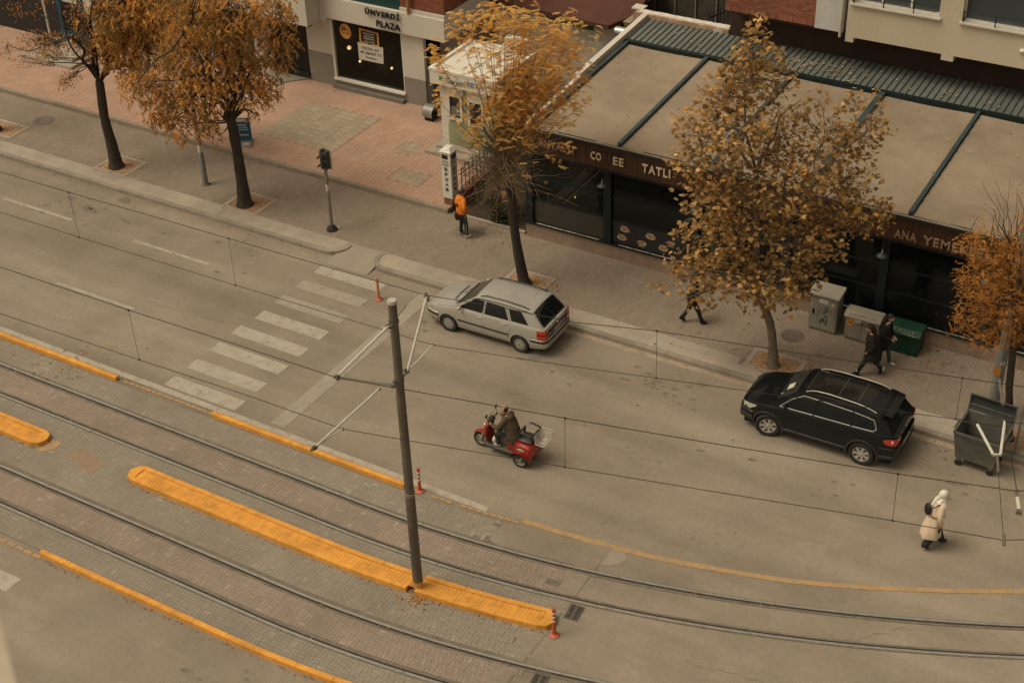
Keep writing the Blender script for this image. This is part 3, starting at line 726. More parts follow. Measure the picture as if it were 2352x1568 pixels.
# side wall on the yard side and white parapet along the roof edge
MB().m(M_fascia).box(XL-.1, 36.5, .7, XL+.02, 44.2, 4.15).build('side_wall', None, rest)
wl = MB().m(M_wall)
for (ya, yb, zz, wd) in ((36.05, 39.4, .10, .13), (39.42, 44.45, .20, .20)):
    x0 = -5.60-wd
    wl.add([(x0, ya, rz(ya)-.35), (x0+wd, ya, rz(ya)-.35), (x0+wd, yb, rz(yb)-.35), (x0, yb, rz(yb)-.35), (x0, ya, rz(ya)+zz), (x0+wd, ya, rz(ya)+zz), (x0+wd, yb, rz(yb)+zz), (x0, yb, rz(yb)+zz)],
           [(0, 3, 2, 1), (4, 5, 6, 7), (0, 1, 5, 4), (1, 2, 6, 5), (2, 3, 7, 6), (3, 0, 4, 7)])
wl.build('parapet', None, rest)
q = MB().m(M_fascia); q.box(XL-.3, 36.10, 3.44, XR, 36.16, 4.18)
q.build('sign_backing', None, rest)
x = XL-.3                                   # upright sign boards, one by one
while x < XR:
    w_ = .19; q = MB().m(M_fascia); d = rng.uniform(0, .008); q.box(x+.003, 36.075-d, 3.42, x+w_-.003, 36.10, 4.16); q.build('sign_board', None, rest); x += w_
MB().m(M_black).box(XL-.45, 35.98, 4.17, XR, 36.2, 4.24).build('front_gutter', None, rest)
MB().m(mat('pale_gutter_edge', (.22, .19, .15), rough=.7, var=.15)).box(XL-.45, 36.03, 4.2405, XR, 36.09, 4.262).build('gutter_lip', None, rest)
MB().m(M_black).box(XL, 36.12, 3.30, XR, 36.5, 3.42).build('soffit', None, rest)
BX = [-5.45, -2.5, .5, 3.5, 6.53, 9.55, 12.55, 15.55]
def slab(m_, x0, x1, y0, y1, dz0, dz1, nm):
    q = MB().m(m_); q.add([(x0, y0, rz(y0)+dz0), (x1, y0, rz(y0)+dz0), (x1, y1, rz(y1)+dz0), (x0, y1, rz(y1)+dz0), (x0, y0, rz(y0)+dz1), (x1, y0, rz(y0)+dz1), (x1, y1, rz(y1)+dz1), (x0, y1, rz(y1)+dz1)],
                          [(0, 3, 2, 1), (4, 5, 6, 7), (0, 1, 5, 4), (1, 2, 6, 5), (2, 3, 7, 6), (3, 0, 4, 7)])
    return q.build(nm, None, rest)
for i, (a, b_) in enumerate(zip(BX[:-1], BX[1:])):
    # awning cloth: slight sag and seams between the slats
    q = MB().m(M_awn); G = []
    ys = np.linspace(36.14, 42.42, 33); xs_ = np.linspace(a+.08, b_-.06, 9)
    for yy in ys: G.append([(xx, yy, rz(yy)-.05-.03*math.sin(math.pi*(xx-a)/(b_-a))+.013*math.cos((yy-36.14)/(6.28/12)*2*math.pi)*(1 if i > 3 else .35)) for xx in xs_])
    q.grid(G, True); q.build('awning', None, rest, sharp=60)
for i, a in enumerate(BX):
    wd = .20 if i == 3 else .115
    slab(M_beam, a-wd/2, a+wd/2, 36.16, 42.55, -.12, .055, 'roof_beam')
slab(M_teal, -5.58, XR, 42.44, 42.60, -.14, .06, 'cross_beam')
slab(M_metalroof, -5.58, XR, 42.58, 44.25, -.02, .05, 'metal_roof')
x = -5.5
while x < XR:
    slab(M_rib, x, x+.028, 42.53, 44.24, .051, .085, 'roof_rib'); x += .215
MB().m(mat('worn_coping', (.33, .21, .145), rough=.9, var=.2, lowcol=((.50, .47, .42), .53), scale=1.5)).box(-6.1, 44.28, 4.0, -2.55, 44.62, 4.93).build('back_parapet', None, rest)
q = MB().m(mat('torn_white_sheet', (.55, .52, .46), rough=.9, var=.15, scale=5)); G = []
for i, xx in enumerate(np.linspace(-6.0, -2.6, 22)): G.append([(xx, 44.36+rng.uniform(-.03, .03)+(.03 if i % 2 else 0), 4.935), (xx, 44.45, 4.95+rng.uniform(0, .012)), (xx, 44.64+rng.uniform(-.02, .02), 4.938)])
q.grid(G, False); q.build('coping_sheet', None, rest)
# signs on the board
def sign(body, u0, v0, u1, v1, h, m_, bold=.035):
    p0 = atY(u0, v0, 36.05); p1 = atY(u1, v1, 36.05); z = (p0.z+p1.z)/2; p0.z = p1.z = z
    return word('sign_lettering', body, p0, p1, h, m_, rest, depth=.035, bold=bold, lift=.03)
sg = word('sign_lettering', 'AHVALTI', (-5.25, 36.04, 3.70), (-4.0, 36.04, 3.70), .27, M_letterdim, rest, depth=.03, bold=.018, lift=.02, spacing=1.15)
word('sign_lettering', 'K', (-5.50, 36.04, 3.70), (-5.32, 36.04, 3.70), .27, M_letteroff, rest, depth=.03, bold=.018, lift=.02, spacing=1.15)
word('sign_lettering', 'CO', (-3.40, 36.04, 3.69), (-3.03, 36.04, 3.69), .27, M_letter, rest, depth=.03, bold=.018, lift=.02, spacing=1.15)
word('sign_lettering', 'FF', (-2.98, 36.04, 3.69), (-2.68, 36.04, 3.69), .27, M_letteroff, rest, depth=.03, bold=.018, lift=.02, spacing=1.15)
word('sign_lettering', 'EE', (-2.62, 36.04, 3.68), (-2.27, 36.04, 3.68), .27, M_letter, rest, depth=.03, bold=.018, lift=.02, spacing=1.15)
word('sign_lettering', 'TATLI', (-1.64, 36.04, 3.67), (-.70, 36.04, 3.67), .28, M_letter, rest, depth=.03, bold=.022, lift=.02, spacing=1.22)
word('sign_lettering', 'EF', (4.60, 36.04, 3.64), (4.95, 36.04, 3.64), .27, M_letterdim, rest, depth=.03, bold=.018, lift=.02, spacing=1.15)
word('sign_lettering', 'ANA', (6.20, 36.04, 3.54), (6.83, 36.04, 3.54), .27, M_letterdim, rest, depth=.03, bold=.02, lift=.02, spacing=1.15)
word('sign_lettering', 'YEMEKLER', (7.02, 36.04, 3.54), (8.95, 36.04, 3.54), .27, M_letterdim, rest, depth=.03, bold=.02, lift=.02, spacing=1.15)
# wall lamps
for lx in (-3.0, .15, 5.93, 8.9):
    t = thing('wall_lamp', {-3.0: 'small round dark wall lamp under the sign board below the word COFFEE', .15: 'small round dark wall lamp under the sign board beside the plane tree crown', 5.93: 'small round dark wall lamp under the sign board left of the word ANA', 8.9: 'small round dark wall lamp at the far right of the sign board'}[lx], 'lamp', (lx, 36.0, 2.85), group='round wall lamps under the sign board')
    Mx = Matrix.Translation((lx, 36.0, 2.85))
    MB().m(mat('lamp_enamel', (.06, .075, .07), rough=.35, var=.1)).lathe([(.03, .12), (.05, .08), (.15, .02), (.16, 0), (.15, .0)], 16, Mx).build('lamp_shade', None, t)
    MB().m(M_letter).lathe([(.014, .12), (.014, .2)], 8, Mx).build('lamp_neck', None, t)
    MB().m(M_teal).tube([(lx, 36.0, 3.04), (lx, 36.05, 3.1), (lx, 36.24, 3.1)], .014, 6).build('lamp_arm', None, t)
# interior seen through the glass
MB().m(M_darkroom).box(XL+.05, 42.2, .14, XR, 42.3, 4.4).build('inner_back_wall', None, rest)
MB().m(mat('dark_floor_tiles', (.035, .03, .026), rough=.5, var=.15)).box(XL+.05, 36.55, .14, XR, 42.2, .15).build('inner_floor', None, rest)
def table(x, y, label, top):
    t = thing('dining_table', label, 'table', (x, y, .15))
    MB().m(top).box(x-.55, y-.35, .87, x+.55, y+.35, .90).build('table_top', None, t)
    for sx in (-1, 1):
        for sy in (-1, 1): MB().m(M_black).box(x+sx*.48-.02, y+sy*.28-.02, .151, x+sx*.48+.02, y+sy*.28+.02, .87).build('leg', None, t)
    return t
M_tt = mat('grey_table_top', (.12, .14, .15), rough=.3, var=.1)
table(3.15, 36.95, 'grey topped table behind the glass above the tall utility cabinet', M_tt)
table(-.9, 36.98, 'dark table inside the glass beside the menu pictures', M_wood)
table(7.6, 37.0, 'dark table inside the glass at the right where a diner sits', M_wood)
for (x, y, lab) in ((2.9, 36.85, 'small pale bottle standing on the grey topped table behind the glass'),):
    MB().m(M_letter).lathe([(.035, .90), (.035, 1.03), (.012, 1.08), (.012, 1.12)], 10, Matrix.Translation((x, y, 0))).build('bottle', None, None, origin=(x, y, .9))
    tag(bpy.data.objects['bottle'], lab, 'bottle')
t = thing('cup', 'small white cup on the dark table at the right behind the glass', 'cup', (7.5, 36.8, .9)); 
MB().m(M_white_p).lathe([(.025, .90), (.04, .97)], 10, Matrix.Translation((7.5, 36.8, 0))).build('cup_bowl', None, t); MB().m(M_white_p).lathe([(.05, .901), (.055, .907)], 10, Matrix.Translation((7.5, 36.8, 0))).build('saucer', None, t)
bulb_p = atY(1321, 454, 37.6)
t = thing('hanging_bulb', 'single warm glowing bulb seen through the dark glass left of the first post', 'lamp', bulb_p)
MB().m(mat('warm_bulb', (.9, .5, .2), emit=((1, .45, .15), 2.0))).lathe([(.008, .06), (.022, .03), (.024, 0), (.001, -.03)], 10, Matrix.Translation(bulb_p)).build('bulb', None, t)
MB().m(M_black).tube([bulb_p+Vector((0, 0, .06)), bulb_p+Vector((0, 0, 1.2))], .004, 5).build('cord', None, t)
# menu board with printed dishes behind the lower glass
mbd = thing('menu_board', 'long black menu board with pictures of dishes low in the restaurant window', 'menu board', (-1.4, 36.32, 1.1))
MB().m(mat('black_print', (.018, .02, .022), rough=.4, var=.1)).box(-2.78, 36.315, .76, -.25, 36.325, 1.53).build('board', None, mbd)
cols = [mat('food_'+n, c, rough=.6, var=.45, scale=22, lowcol=(c2, .52)) for n, c, c2 in (('plate', (.42, .36, .30), (.20, .12, .08)), ('sauce', (.26, .05, .035), (.35, .12, .08)), ('bread', (.30, .15, .07), (.09, .04, .02)))]
for (x, z, s, k) in ((-2.45, .98, 1, 0), (-2.35, 1.30, 1, 1), (-1.75, .98, 1, 2), (-1.45, 1.28, 1.05, 0), (-1.0, .98, 1, 1), (-.75, 1.25, .8, 2)):
    def disc(cx, cz, rx_, rz_, m_, y, nm, n=14):
        q = MB().m(m_); q.poly([(cx+rx_*math.cos(2*math.pi*i/n), y, cz+rz_*math.sin(2*math.pi*i/n)) for i in range(n)]); q.build(nm, None, mbd)
    disc(x, z, .17*s, .085*s, cols[0], 36.311, 'printed_plate'); disc(x-.01, z+.01, .11*s, .06*s, cols[2], 36.308, 'printed_food'); disc(x+(.16 if k < 2 else -.15), z-.01, .045, .04, cols[1], 36.305, 'printed_sauce')
    q = MB().m(M_letter); q.box(x-.13, 36.309, z+(.10 if k < 2 else -.125), x+.10, 36.312, z+(.118 if k < 2 else -.107)); q.build('printed_caption', None, mbd)
p0 = at(0, 0)
st = thing('paper_notice', 'pinkish paper notices stuck in the restaurant window right of the menu board', 'notice', (-.1, 36.32, 1.1))
MB().m(mat('pink_paper', (.42, .27, .2), var=.1)).box(-.12, 36.31, .78, .08, 36.316, 1.42).build('sheet', None, st); MB().m(mat('orange_paper', (.5, .28, .12), var=.15)).box(-.21, 36.31, .78, -.14, 36.316, 1.38).build('sheet', None, st)
# stainless exhaust pipe at the roof edge
q = atX(1436, 75, -5.95)
t = thing('exhaust_pipe', 'short shiny metal exhaust pipe sticking out beside the white parapet', 'pipe', q)
MB().m(mat('galvanised', (.45, .46, .44), rough=.3, metal=.7, var=.15)).tube([q+Vector((-.35, 0, 0)), q+Vector((.1, 0, 0))], .16, 16).build('pipe_body', None, t)

# ------------------------------------------------ apartment block over the restaurant
apt = thing('apartment_building', 'cream and brick apartment building overhanging the dark wall behind the restaurant roof', 'building', (5, 45, 0))
M_dbrown = mat('dark_brown_ground_floor', (.038, .020, .014), rough=.85, var=.2, scale=1.2, grime=.3)
brk = [(0, (.18, .065, .042)), (.5, (.23, .085, .052)), (1, (.28, .115, .07))]
M_mortar = mat('pink_mortar', (.26, .14, .10), rough=.95, var=.15)
MB().m(M_dbrown).box(-2.5, 44.30, .0, 16, 44.6, 6.0).build('ground_floor_wall', None, apt)
MB().m(M_dbrown).box(-2.33, 43.42, 5.93, 16, 44.3, 6.0).build('overhang_soffit', None, apt)
MB().m(M_mortar).box(-2.33, 43.40, 6.0, .76, 52, 11.5).build('brick_backing', None, apt)
brick_wall(-2.33, .76, 6.0, 8.2, 43.40, apt, 240, brk, 'apartment', soldier=3)
MB().m(mat('pale_blue_grey_render', (.44, .45, .43), rough=.9, var=.05, grime=.1)).box(.77, 43.38, 5.97, 1.72, 52, 11.5).build('white_wall_strip', None, apt)
MB().m(mat('old_white_pipe', (.42, .38, .31), rough=.6, var=.2, lowcol=((.2, .14, .09), .6))).tube([(1.66, 43.30, 5.85), (1.66, 43.30, 11)], .045, 10).build('drain_pipe', None, apt)
YC = 43.25
def cbox(x0, x1, z0, z1, y0=YC, y1=52, m_=M_creamw, nm='wall'): return MB().m(m_).box(x0, y0, z0, x1, y1, z1).build(nm, None, apt)
cbox(1.86, 16, 5.93, 7.02); cbox(1.86, 1.98, 7.022, 11.5); cbox(4.72, 5.42, 7.022, 11.5); cbox(8.6, 16, 7.022, 11.5); cbox(1.98, 4.72, 8.5, 11.5); cbox(5.42, 8.6, 8.5, 11.5)
cbox(1.86, 2.13, 5.76, 5.928, nm='corbel'); cbox(4.95, 5.33, 5.74, 5.928, nm='corbel')
M_sill = mat('white_marble_sill', (.52, .49, .43), rough=.6, var=.08)
M_glassw = glassmat('apartment_glass', (.06, .075, .08), .85, .08)
for (a, b_, fr) in ((1.98, 4.72, (.33, .66)), (5.42, 8.6, (.76,))):
    wf = cbox(a-.05, b_+.08, 7.022, 7.075, YC-.10, YC+.3, M_sill, 'window_sill')
    f = MB().m(M_white_p)
    f.box(a, 43.46, 7.08, a+.05, 43.52, 8.5); f.box(b_-.05, 43.46, 7.08, b_, 43.52, 8.5)
    for q_ in fr: f.box(a+(b_-a)*q_-.03, 43.455, 7.08, a+(b_-a)*q_+.03, 43.52, 8.5)
    f.box(a, 43.46, 7.08, b_, 43.52, 7.14); win = f.build('window', None, apt)
    MB().m(M_glassw).box(a+.05, 43.49, 7.14, b_-.05, 43.50, 8.49).build('pane', None, win)
    MB().m(mat('pale_curtain', (.30, .29, .25), var=.2, scale=6) if a < 4 else mat('dim_blind', (.13, .14, .135), var=.1)).box(a+.05, 43.62, 7.1, b_-.05, 43.65, 8.5).build('curtain', None, win)
    r_ = MB().m(M_teal); r_.tube([(a+.06, YC-.04, 7.42), (b_-.06, YC-.04, 7.42)], .017, 6); r_.tube([(a+.06, YC-.04, 7.24), (b_-.06, YC-.04, 7.24)], .012, 6)
    k = a+.06
    while k < b_:
        r_.bar((k, YC-.04, 7.08), (k, YC-.04, 7.44), .03); k += .95
    r_.build('window_railing', None, apt)
for (x, z) in ((5.7, 6.5),):
    pass
q = atY(2350, 118, YC-.02); t = thing('wall_light', 'small round white lamp on the cream wall at the upper right edge', 'lamp', q)
MB().m(M_white_p).sphere(q, .12, 12, 8, (1, .6, .6)).build('globe', None, t)

# ------------------------------------------------ yard behind: hut, brown awning, fence panels
hut = thing('white_hut', 'white walled hut with dark brown canopy behind the yellow tree', 'building', (-10, 47, 0))
MB().m(M_wall).box(-12.9, 45.9, 0, -7.5, 52, 3.75).build('wall', None, hut)
q = MB().m(mat('brown_canopy', (.085, .032, .020), rough=.85, var=.12, scale=2, grime=.2))
q.add([(-13, 45.55, 3.62), (-7.65, 45.25, 3.62), (-7.0, 46.2, 3.85), (-7.0, 49, 4.8), (-13, 49, 4.8), (-13, 45.55, 3.78), (-7.65, 45.25, 3.78), (-7.0, 46.2, 3.98), (-7.0, 49, 4.95), (-13, 49, 4.95)],
      [(0, 1, 6, 5), (1, 2, 7, 6), (2, 3, 8, 7), (5, 6, 7, 8, 9), (4, 3, 2, 1, 0)]); q.build('canopy', None, hut)
MB().m(mat('green_sign', (.03, .09, .05), rough=.6, var=.3, scale=5)).box(-10.7, 45.86, 3.18, -8.6, 45.895, 3.60).build('sign_panel', None, hut)
word('sign_lettering', 'BAHÇE', (-10.45, 45.86, 3.34), (-9.0, 45.86, 3.34), .21, M_wall, hut, depth=.01, bold=.02, lift=.004)
M_tan = mat('tan_frame', (.24, .19, .135), rough=.8, var=.15)
fr = MB().m(M_tan)
for yy in (46.1, 47.0, 47.9, 48.8, 49.7): fr.bar((-7.44, yy, .1), (-7.44, yy, 3.8), .07)
for z in (1.9, 2.9, 3.75): fr.bar((-7.44, 46.0, z), (-7.44, 50, z), .06)
fr.build('side_frame', None, hut); MB().m(M_irond).box(-7.49, 46.0, .1, -7.47, 50, 3.7).build('side_glass', None, hut)
q = atY(1443, 30, 45.6)
t = thing('rusty_downpipe', 'thin rust red downpipe with pale hopper beside the hut frame', 'pipe', (q.x, 45.6, 0))
MB().m(mat('rust_red', (.25, .075, .035), rough=.8, var=.2)).tube([(q.x, 45.6, .2), (q.x, 45.6, 3.75)], .05, 8).build('pipe_body', None, t)
MB().m(M_tan).add([(q.x-.08, 45.5, 3.75), (q.x+.08, 45.5, 3.75), (q.x+.08, 45.7, 3.75), (q.x-.08, 45.7, 3.75), (q.x-.14, 45.45, 3.95), (q.x+.14, 45.45, 3.95), (q.x+.3, 46.5, 4.05), (q.x+.02, 46.5, 4.05)], [(0, 3, 2, 1), (4, 5, 6, 7), (0, 1, 5, 4), (1, 2, 6, 5), (2, 3, 7, 6), (3, 0, 4, 7)]).build('hopper', None, t)
shed = thing('yard_screen', 'dark greenish screen wall with pale uprights in the yard behind the restaurant', 'wall', (-4, 48, 0))
M_scr = mat('dark_olive_screen', (.055, .05, .038), rough=.8, var=.15, grime=.2)
x = -7.3
while x < 2.3:
    MB().m(M_scr).box(x+.01, 48.4, 0, x+.82, 48.45, 6.2).build('screen_panel', None, shed); MB().m(M_tan).box(x-.02, 48.34, 0, x+.02, 48.40, 6.2).build('upright', None, shed); x += .84
f = thing('yard_fence', 'black iron fence running back beside the apartment wall in the yard', 'fence', (-3.2, 46, 0))
q = MB().m(M_black); q.bar((-3.6, 45.0, 4.9), (-2.6, 48.3, 4.9), .04); q.bar((-3.6, 45.0, 4.2), (-2.6, 48.3, 4.2), .04); q.build('fence_rail', None, f)
for k in range(18):
    s = k/17; MB().m(M_black).bar((-3.6+s, 45.0+3.3*s, 3.9), (-3.6+s, 45.0+3.3*s, 5.1), .022).build('fence_bar', None, f)
q = atY(1470, 45, 45.2); t = thing('chimney_post', 'square tan post with pale cap at the back corner of the restaurant roof', 'post', (q.x, 45.2, 0))
MB().m(M_tan).box(q.x-.16, 45.0, 3.5, q.x+.16, 45.3, 4.72).build('shaft', None, t); MB().m(M_sill).box(q.x-.22, 44.95, 4.722, q.x+.22, 45.35, 4.78).build('cap', None, t)
MB().m(M_dbrown).box(-7.4, 44.7, 0, -2.6, 48.3, .3).build('yard_floor', None, shed)

# ------------------------------------------------ plaza building
plz = thing('corner_shop_building', 'white corner building with grey base, large shop window and black raised lettering', 'building', (-18, 46, 0))
YF = 42.62
def pb(x0, x1, z0, z1, m_=M_wall, y0=YF, y1=52, nm='wall'): return MB().m(m_).box(x0, y0, z0, x1, y1, z1).build(nm, None, plz)
pb(-18.33, -15.0, .28, .60, M_greyw); pb(-18.33, -15.0, 3.07, 3.2, M_wall)                         # under and over the window
pb(-15.0, -14.02, .28, 1.36, M_greyw, YF-.012, nm='grey_base'); pb(-15.0, -14.03, 1.362, 3.2, M_wall)
pb(-19.55, -18.33, .28, 1.58, M_greyw, YF-.012, 43.2, nm='grey_base'); pb(-19.54, -18.335, 1.582, 3.2, M_wall, YF, 43.2)
pb(-14.98, -14.03, .28, 3.2, mat('grey_side_wall', (.20, .18, .155), var=.06, grime=.15), 42.8, 52, nm='side_wall')
pb(-14.02, -13.2, .0, 3.19, mat('pale_grey_side_wall', (.33, .305, .26), var=.06, grime=.15), 43.7, 52, nm='side_wall')
pb(-18.6, -12.9, 3.202, 4.04, M_wall, 42.40, 52, nm='sign_band')
pb(-26.0, -18.62, 3.06, 4.9, M_wall, 41.62, 52, nm='front_canopy_band')
pb(-18.615, -18.3, 3.06, 3.2, M_wall, 42.38, 42.6, nm='canopy_return')
pb(-21.0, -18.45, 4.905, 8, mat('green_black_glazing', (.012, .03, .026), rough=.25, var=.1), 41.9, 52, nm='upper_glazing')
pb(-18.44, -14.9, 4.045, 8, mat('teal_upper_window', (.010, .045, .042), rough=.3, var=.2, scale=1.5), 42.55, 52, nm='upper_window')
brkd = [(0, (.17, .055, .03)), (.5, (.21, .07, .04)), (1, (.26, .095, .055))]
pb(-14.89, -12.95, 4.2, 8, M_mortar, 42.56, 52, nm='brick_backing'); pb(-14.89, -12.92, 4.042, 4.19, M_wall, 42.48, 52, nm='white_string_course')
brick_wall(-14.89, -12.95, 4.2, 5.3, 42.56, plz, 150, brkd, 'plaza')
brick_wall(42.56, 50, 4.2, 5.6, -12.95, plz, 0, brkd, 'plaza', axis='y')
MB().m(mat('tan_pipe', (.30, .15, .075), rough=.6, var=.1)).tube([(-14.45, 42.42, 4.05), (-14.45, 42.42, 8)], .065, 10).build('downpipe', None, plz)
# main window
fm = MB().m(M_white_p); fm.box(-18.33, 42.60, .60, -18.24, 42.72, 3.07); fm.box(-18.33, 42.52, .602, -14.98, 42.72, .68); fm.box(-15.05, 42.63, .68, -15.0, 42.72, 3.07)
win = fm.build('shop_window', None, plz)
MB().m(glassmat('shop_glass', (.02, .018, .015), .28, .03)).box(-18.24, 42.69, .68, -15.05, 42.70, 3.06).build('pane', None, win)
pb(-18.33, -15.0, .28, .42, mat('grey_step', (.15, .135, .115), var=.15), 42.40, 42.60, nm='window_step')
MB().m(mat('shop_floor', (.05, .035, .025), rough=.4)).box(-18.2, 43, .55, -15.02, 48, .6).build('shop_floor', None, plz)
MB().m(mat('warm_inner_wall', (.34, .16, .06), rough=.8, var=.3, scale=1.2)).box(-18.2, 45.6, .6, -15.02, 45.7, 3.2).build('shop_inner_wall', None, plz)
MB().m(M_darkroom).box(-18.32, 42.9, .6, -18.22, 46, 3.2).build('shop_inner_side', None, plz)
for k in range(4):   # dim furniture inside, diagonal shelves and a dark counter
    MB().m(mat('shop_wood', (.22, .10, .04), var=.3, scale=2) if k % 2 else M_darkroom).box(-18.0+k*.75, 43.6+.2*k, .6, -17.4+k*.75, 44.2+.2*k, 1.1+.25*(k % 3)).build('shop_counter', None, plz)
for i, (u, v, r) in enumerate(((775, 101, .075), (802, 110, .085), (827, 141, .055), (900, 157, .055))):
    q = atY(u, v, 43.0); t = thing('globe_lamp', ['lit globe lamp hanging in the shop window below the round orange sticker, left one', 'lit globe lamp hanging in the shop window just left of the white notice', 'small lit globe lamp hanging below the white notice in the shop window', 'small lit globe lamp at the lower right inside the shop window'][i], 'lamp', q, group='lit globe lamps in the shop window')
    MB().m(mat('frosted_globe', (.75, .5, .3), rough=.3, emit=((1, .50, .22), 1.6))).sphere(q, r*1.0, 14, 10).build('globe', None, t)
    MB().m(mat('lamp_filament', (1, .8, .5), emit=((1, .7, .35), 5))).sphere(q+Vector((.02, -r*1.02, .01)), .016, 8, 6, (1, .5, 2)).build('filament', None, t)
    MB().m(M_black).tube([q+Vector((0, 0, r)), (q.x, q.y, 3.15)], .005, 5).build('cord', None, t)
# stickers on the glass
YS = 42.676
def sk(pts, m_, nm, par, y=YS): q = MB().m(m_); q.poly([(x, y, z) for x, z in pts]); return q.build(nm, None, par)
M_or = mat('orange_print', (.56, .26, .055), rough=.5, var=.04); M_blk = mat('black_ink', (.015, .015, .015), rough=.5, var=0); M_paper = mat('white_paper', (.50, .48, .42), rough=.7, var=.04)
t = thing('round_sticker', 'round orange sticker with the number 36 in the shop window', 'sticker', (-17.66, YS, 2.66))
sk([(-17.66+.27*math.cos(a), 2.665+.31*math.sin(a)) for a in np.linspace(0, 2*math.pi, 25)[:-1]], M_or, 'disc', t)
word('lettering', '36', (-17.86, YS-.003, 2.68), (-17.62, YS-.003, 2.68), .18, M_blk, t, depth=.002, bold=.04)
word('lettering', 'Aya', (-17.60, YS-.003, 2.68), (-17.45, YS-.003, 2.68), .07, M_blk, t, depth=.002)
word('lettering', 'Varan Taksit', (-17.86, YS-.003, 2.57), (-17.45, YS-.003, 2.57), .065, M_blk, t, depth=.002)
t = thing('poster', 'black poster with thick orange frame in the shop window above the white notice', 'poster', (-16.7, YS, 2.6))
c0, c1, c2, c3 = [atY(u, v, YS) for u, v in ((824, 65), (869, 77), (871, 108), (826, 97))]
sk([(c.x, c.z) for c in (c0, c1, c2, c3)][::-1], M_or, 'frame', t)
k = lambda c, a: (c.x*(1-a)+a*(c0.x+c1.x+c2.x+c3.x)/4, c.z*(1-a)+a*(c0.z+c1.z+c2.z+c3.z)/4)
sk([k(c, .17) for c in (c0, c1, c2, c3)][::-1], M_blk, 'panel', t, YS-.003)
cx = (c0.x+c1.x)/2; w_ = (c1.x-c0.x)
for i, s_ in enumerate(('KEYİFLİ', 'SEYİRLER', 'FIRSATI', '49.000')):
    zz = c0.z-.17-.105*i; word('lettering', s_, (cx-w_*.27+.0, YS-.006, zz-.02), (cx+w_*.27, YS-.006, zz-.02), .07 if i < 3 else .05, M_paper, t, depth=.002)
sk([(cx-.07, c3.z+.05), (cx+.1, c3.z+.03), (cx+.02, c3.z-.07)], M_blk, 'pointer', t, YS-.0035)
t = thing('notice', 'large white notice offering a smart television in the shop window', 'notice', (-16.5, YS, 2.0))
c0, c1, c2, c3 = [atY(u, v, YS-.01) for u, v in ((821, 97), (880, 110), (881, 148), (825, 136))]
sk([(c.x, c.z) for c in (c0, c1, c2, c3)][::-1], M_paper, 'sheet', t, YS-.01)
for i, (s_, a, b_) in enumerate((('VESTEL 50"', .14, .84), ('4K SMART TV', .08, .92), ('Hediye', .28, .70))):
    w_ = c1.x-c0.x; zz = c0.z-.24-.185*i; word('lettering', s_, (c0.x+w_*a, YS-.014, zz), (c0.x+w_*b_, YS-.014, zz), .11, M_blk, t, depth=.002, bold=.01)
word('sign_lettering', 'ÜNVERDİ', (-16.36, 42.385, 3.73), (-14.82, 42.385, 3.73), .29, M_black, plz, depth=.05, bold=.02, lift=.03, spacing=1.25)
word('sign_lettering', 'PLAZA', (-15.88, 42.385, 3.32), (-14.82, 42.385, 3.32), .25, M_black, plz, depth=.05, bold=.02, lift=.03, spacing=1.25)
# second shop front left of the pier
MB().m(M_teal).box(-21.4, 42.5, .50, -19.56, 42.66, .62).build('shop_sill', None, plz)
f = MB().m(mat('teal_blind', (.006, .030, .036), rough=.4, var=.1)); f.box(-21.4, 42.7, .62, -19.9, 42.74, 2.9); f.build('shop_blind', None, plz)
MB().m(mat('brown_curtain', (.09, .03, .02), var=.2)).box(-19.88, 42.72, .62, -19.58, 42.76, 2.9).build('brown_curtain', None, plz)
MB().m(M_glassd).box(-21.4, 42.6, .62, -19.58, 42.61, 3.05).build('shop_glass', None, plz)
pb(-22.3, -21.4, .28, 3.05, M_wall, YF, 43.2); pb(-25.9, -22.3, .28, 3.05, mat('dim_shop_front', (.05, .05, .045), rough=.4, var=.3, scale=1), 42.9, 43.2, nm='shop_front')
MB().m(M_greyw).add([(-21.5, 42.0, .281), (-20.5, 41.75, .281), (-19.9, 42.4, .281), (-19.6, 42.62, .281), (-21.5, 42.62, .281), (-21.5, 42.0, .33), (-20.5, 41.75, .33), (-19.9, 42.4, .33), (-19.6, 42.62, .33), (-21.5, 42.62, .33)], [(5, 6, 7, 8, 9), (0, 1, 6, 5), (1, 2, 7, 6), (2, 3, 8, 7)]).build('shop_step', None, plz)
q = atY(712, 62, 41.9); t = thing('security_camera', 'small black security camera under the corner of the white canopy band', 'camera', q)
MB().m(M_black).box(q.x-.03, 41.75, 2.98, q.x+.06, 41.95, 3.05).build('camera_body', None, t); MB().m(M_black).box(q.x, 41.9, 3.045, q.x+.03, 41.93, 3.06).build('bracket', None, t)

# ------------------------------------------------ blue and white shop at far left
shp = thing('blue_shop_building', 'blue and white shop building at the upper left corner behind the trees', 'building', (-31, 44, 0))
M_blue = mat('blue_cladding', (.010, .060, .10), rough=.5, var=.15, grime=.2); M_blue2 = mat('light_blue_glass', (.05, .17, .19), rough=.25, var=.3, scale=2)
sb = lambda x0, y0, z0, x1, y1, z1, m_, nm: MB().m(m_).box(x0, y0, z0, x1, y1, z1).build(nm, None, shp)
sb(-36, 41.0, .28, -29.2, 52, 8, M_darkroom, 'core_wall')
sb(-29.75, 40.82, .28, -29.15, 40.99, 1.0, M_wall, 'white_column_foot'); sb(-29.7, 40.85, 1.0, -29.22, 40.99, 4.2, M_wall, 'white_column')
sb(-31.4, 40.85, .28, -29.75, 40.98, .9, M_blue, 'blue_base'); sb(-31.35, 40.86, .9, -31.1, 40.98, 3.4, M_blue, 'blue_pier'); sb(-30.05, 40.86, .9, -29.75, 40.98, 3.4, M_blue, 'blue_pier')
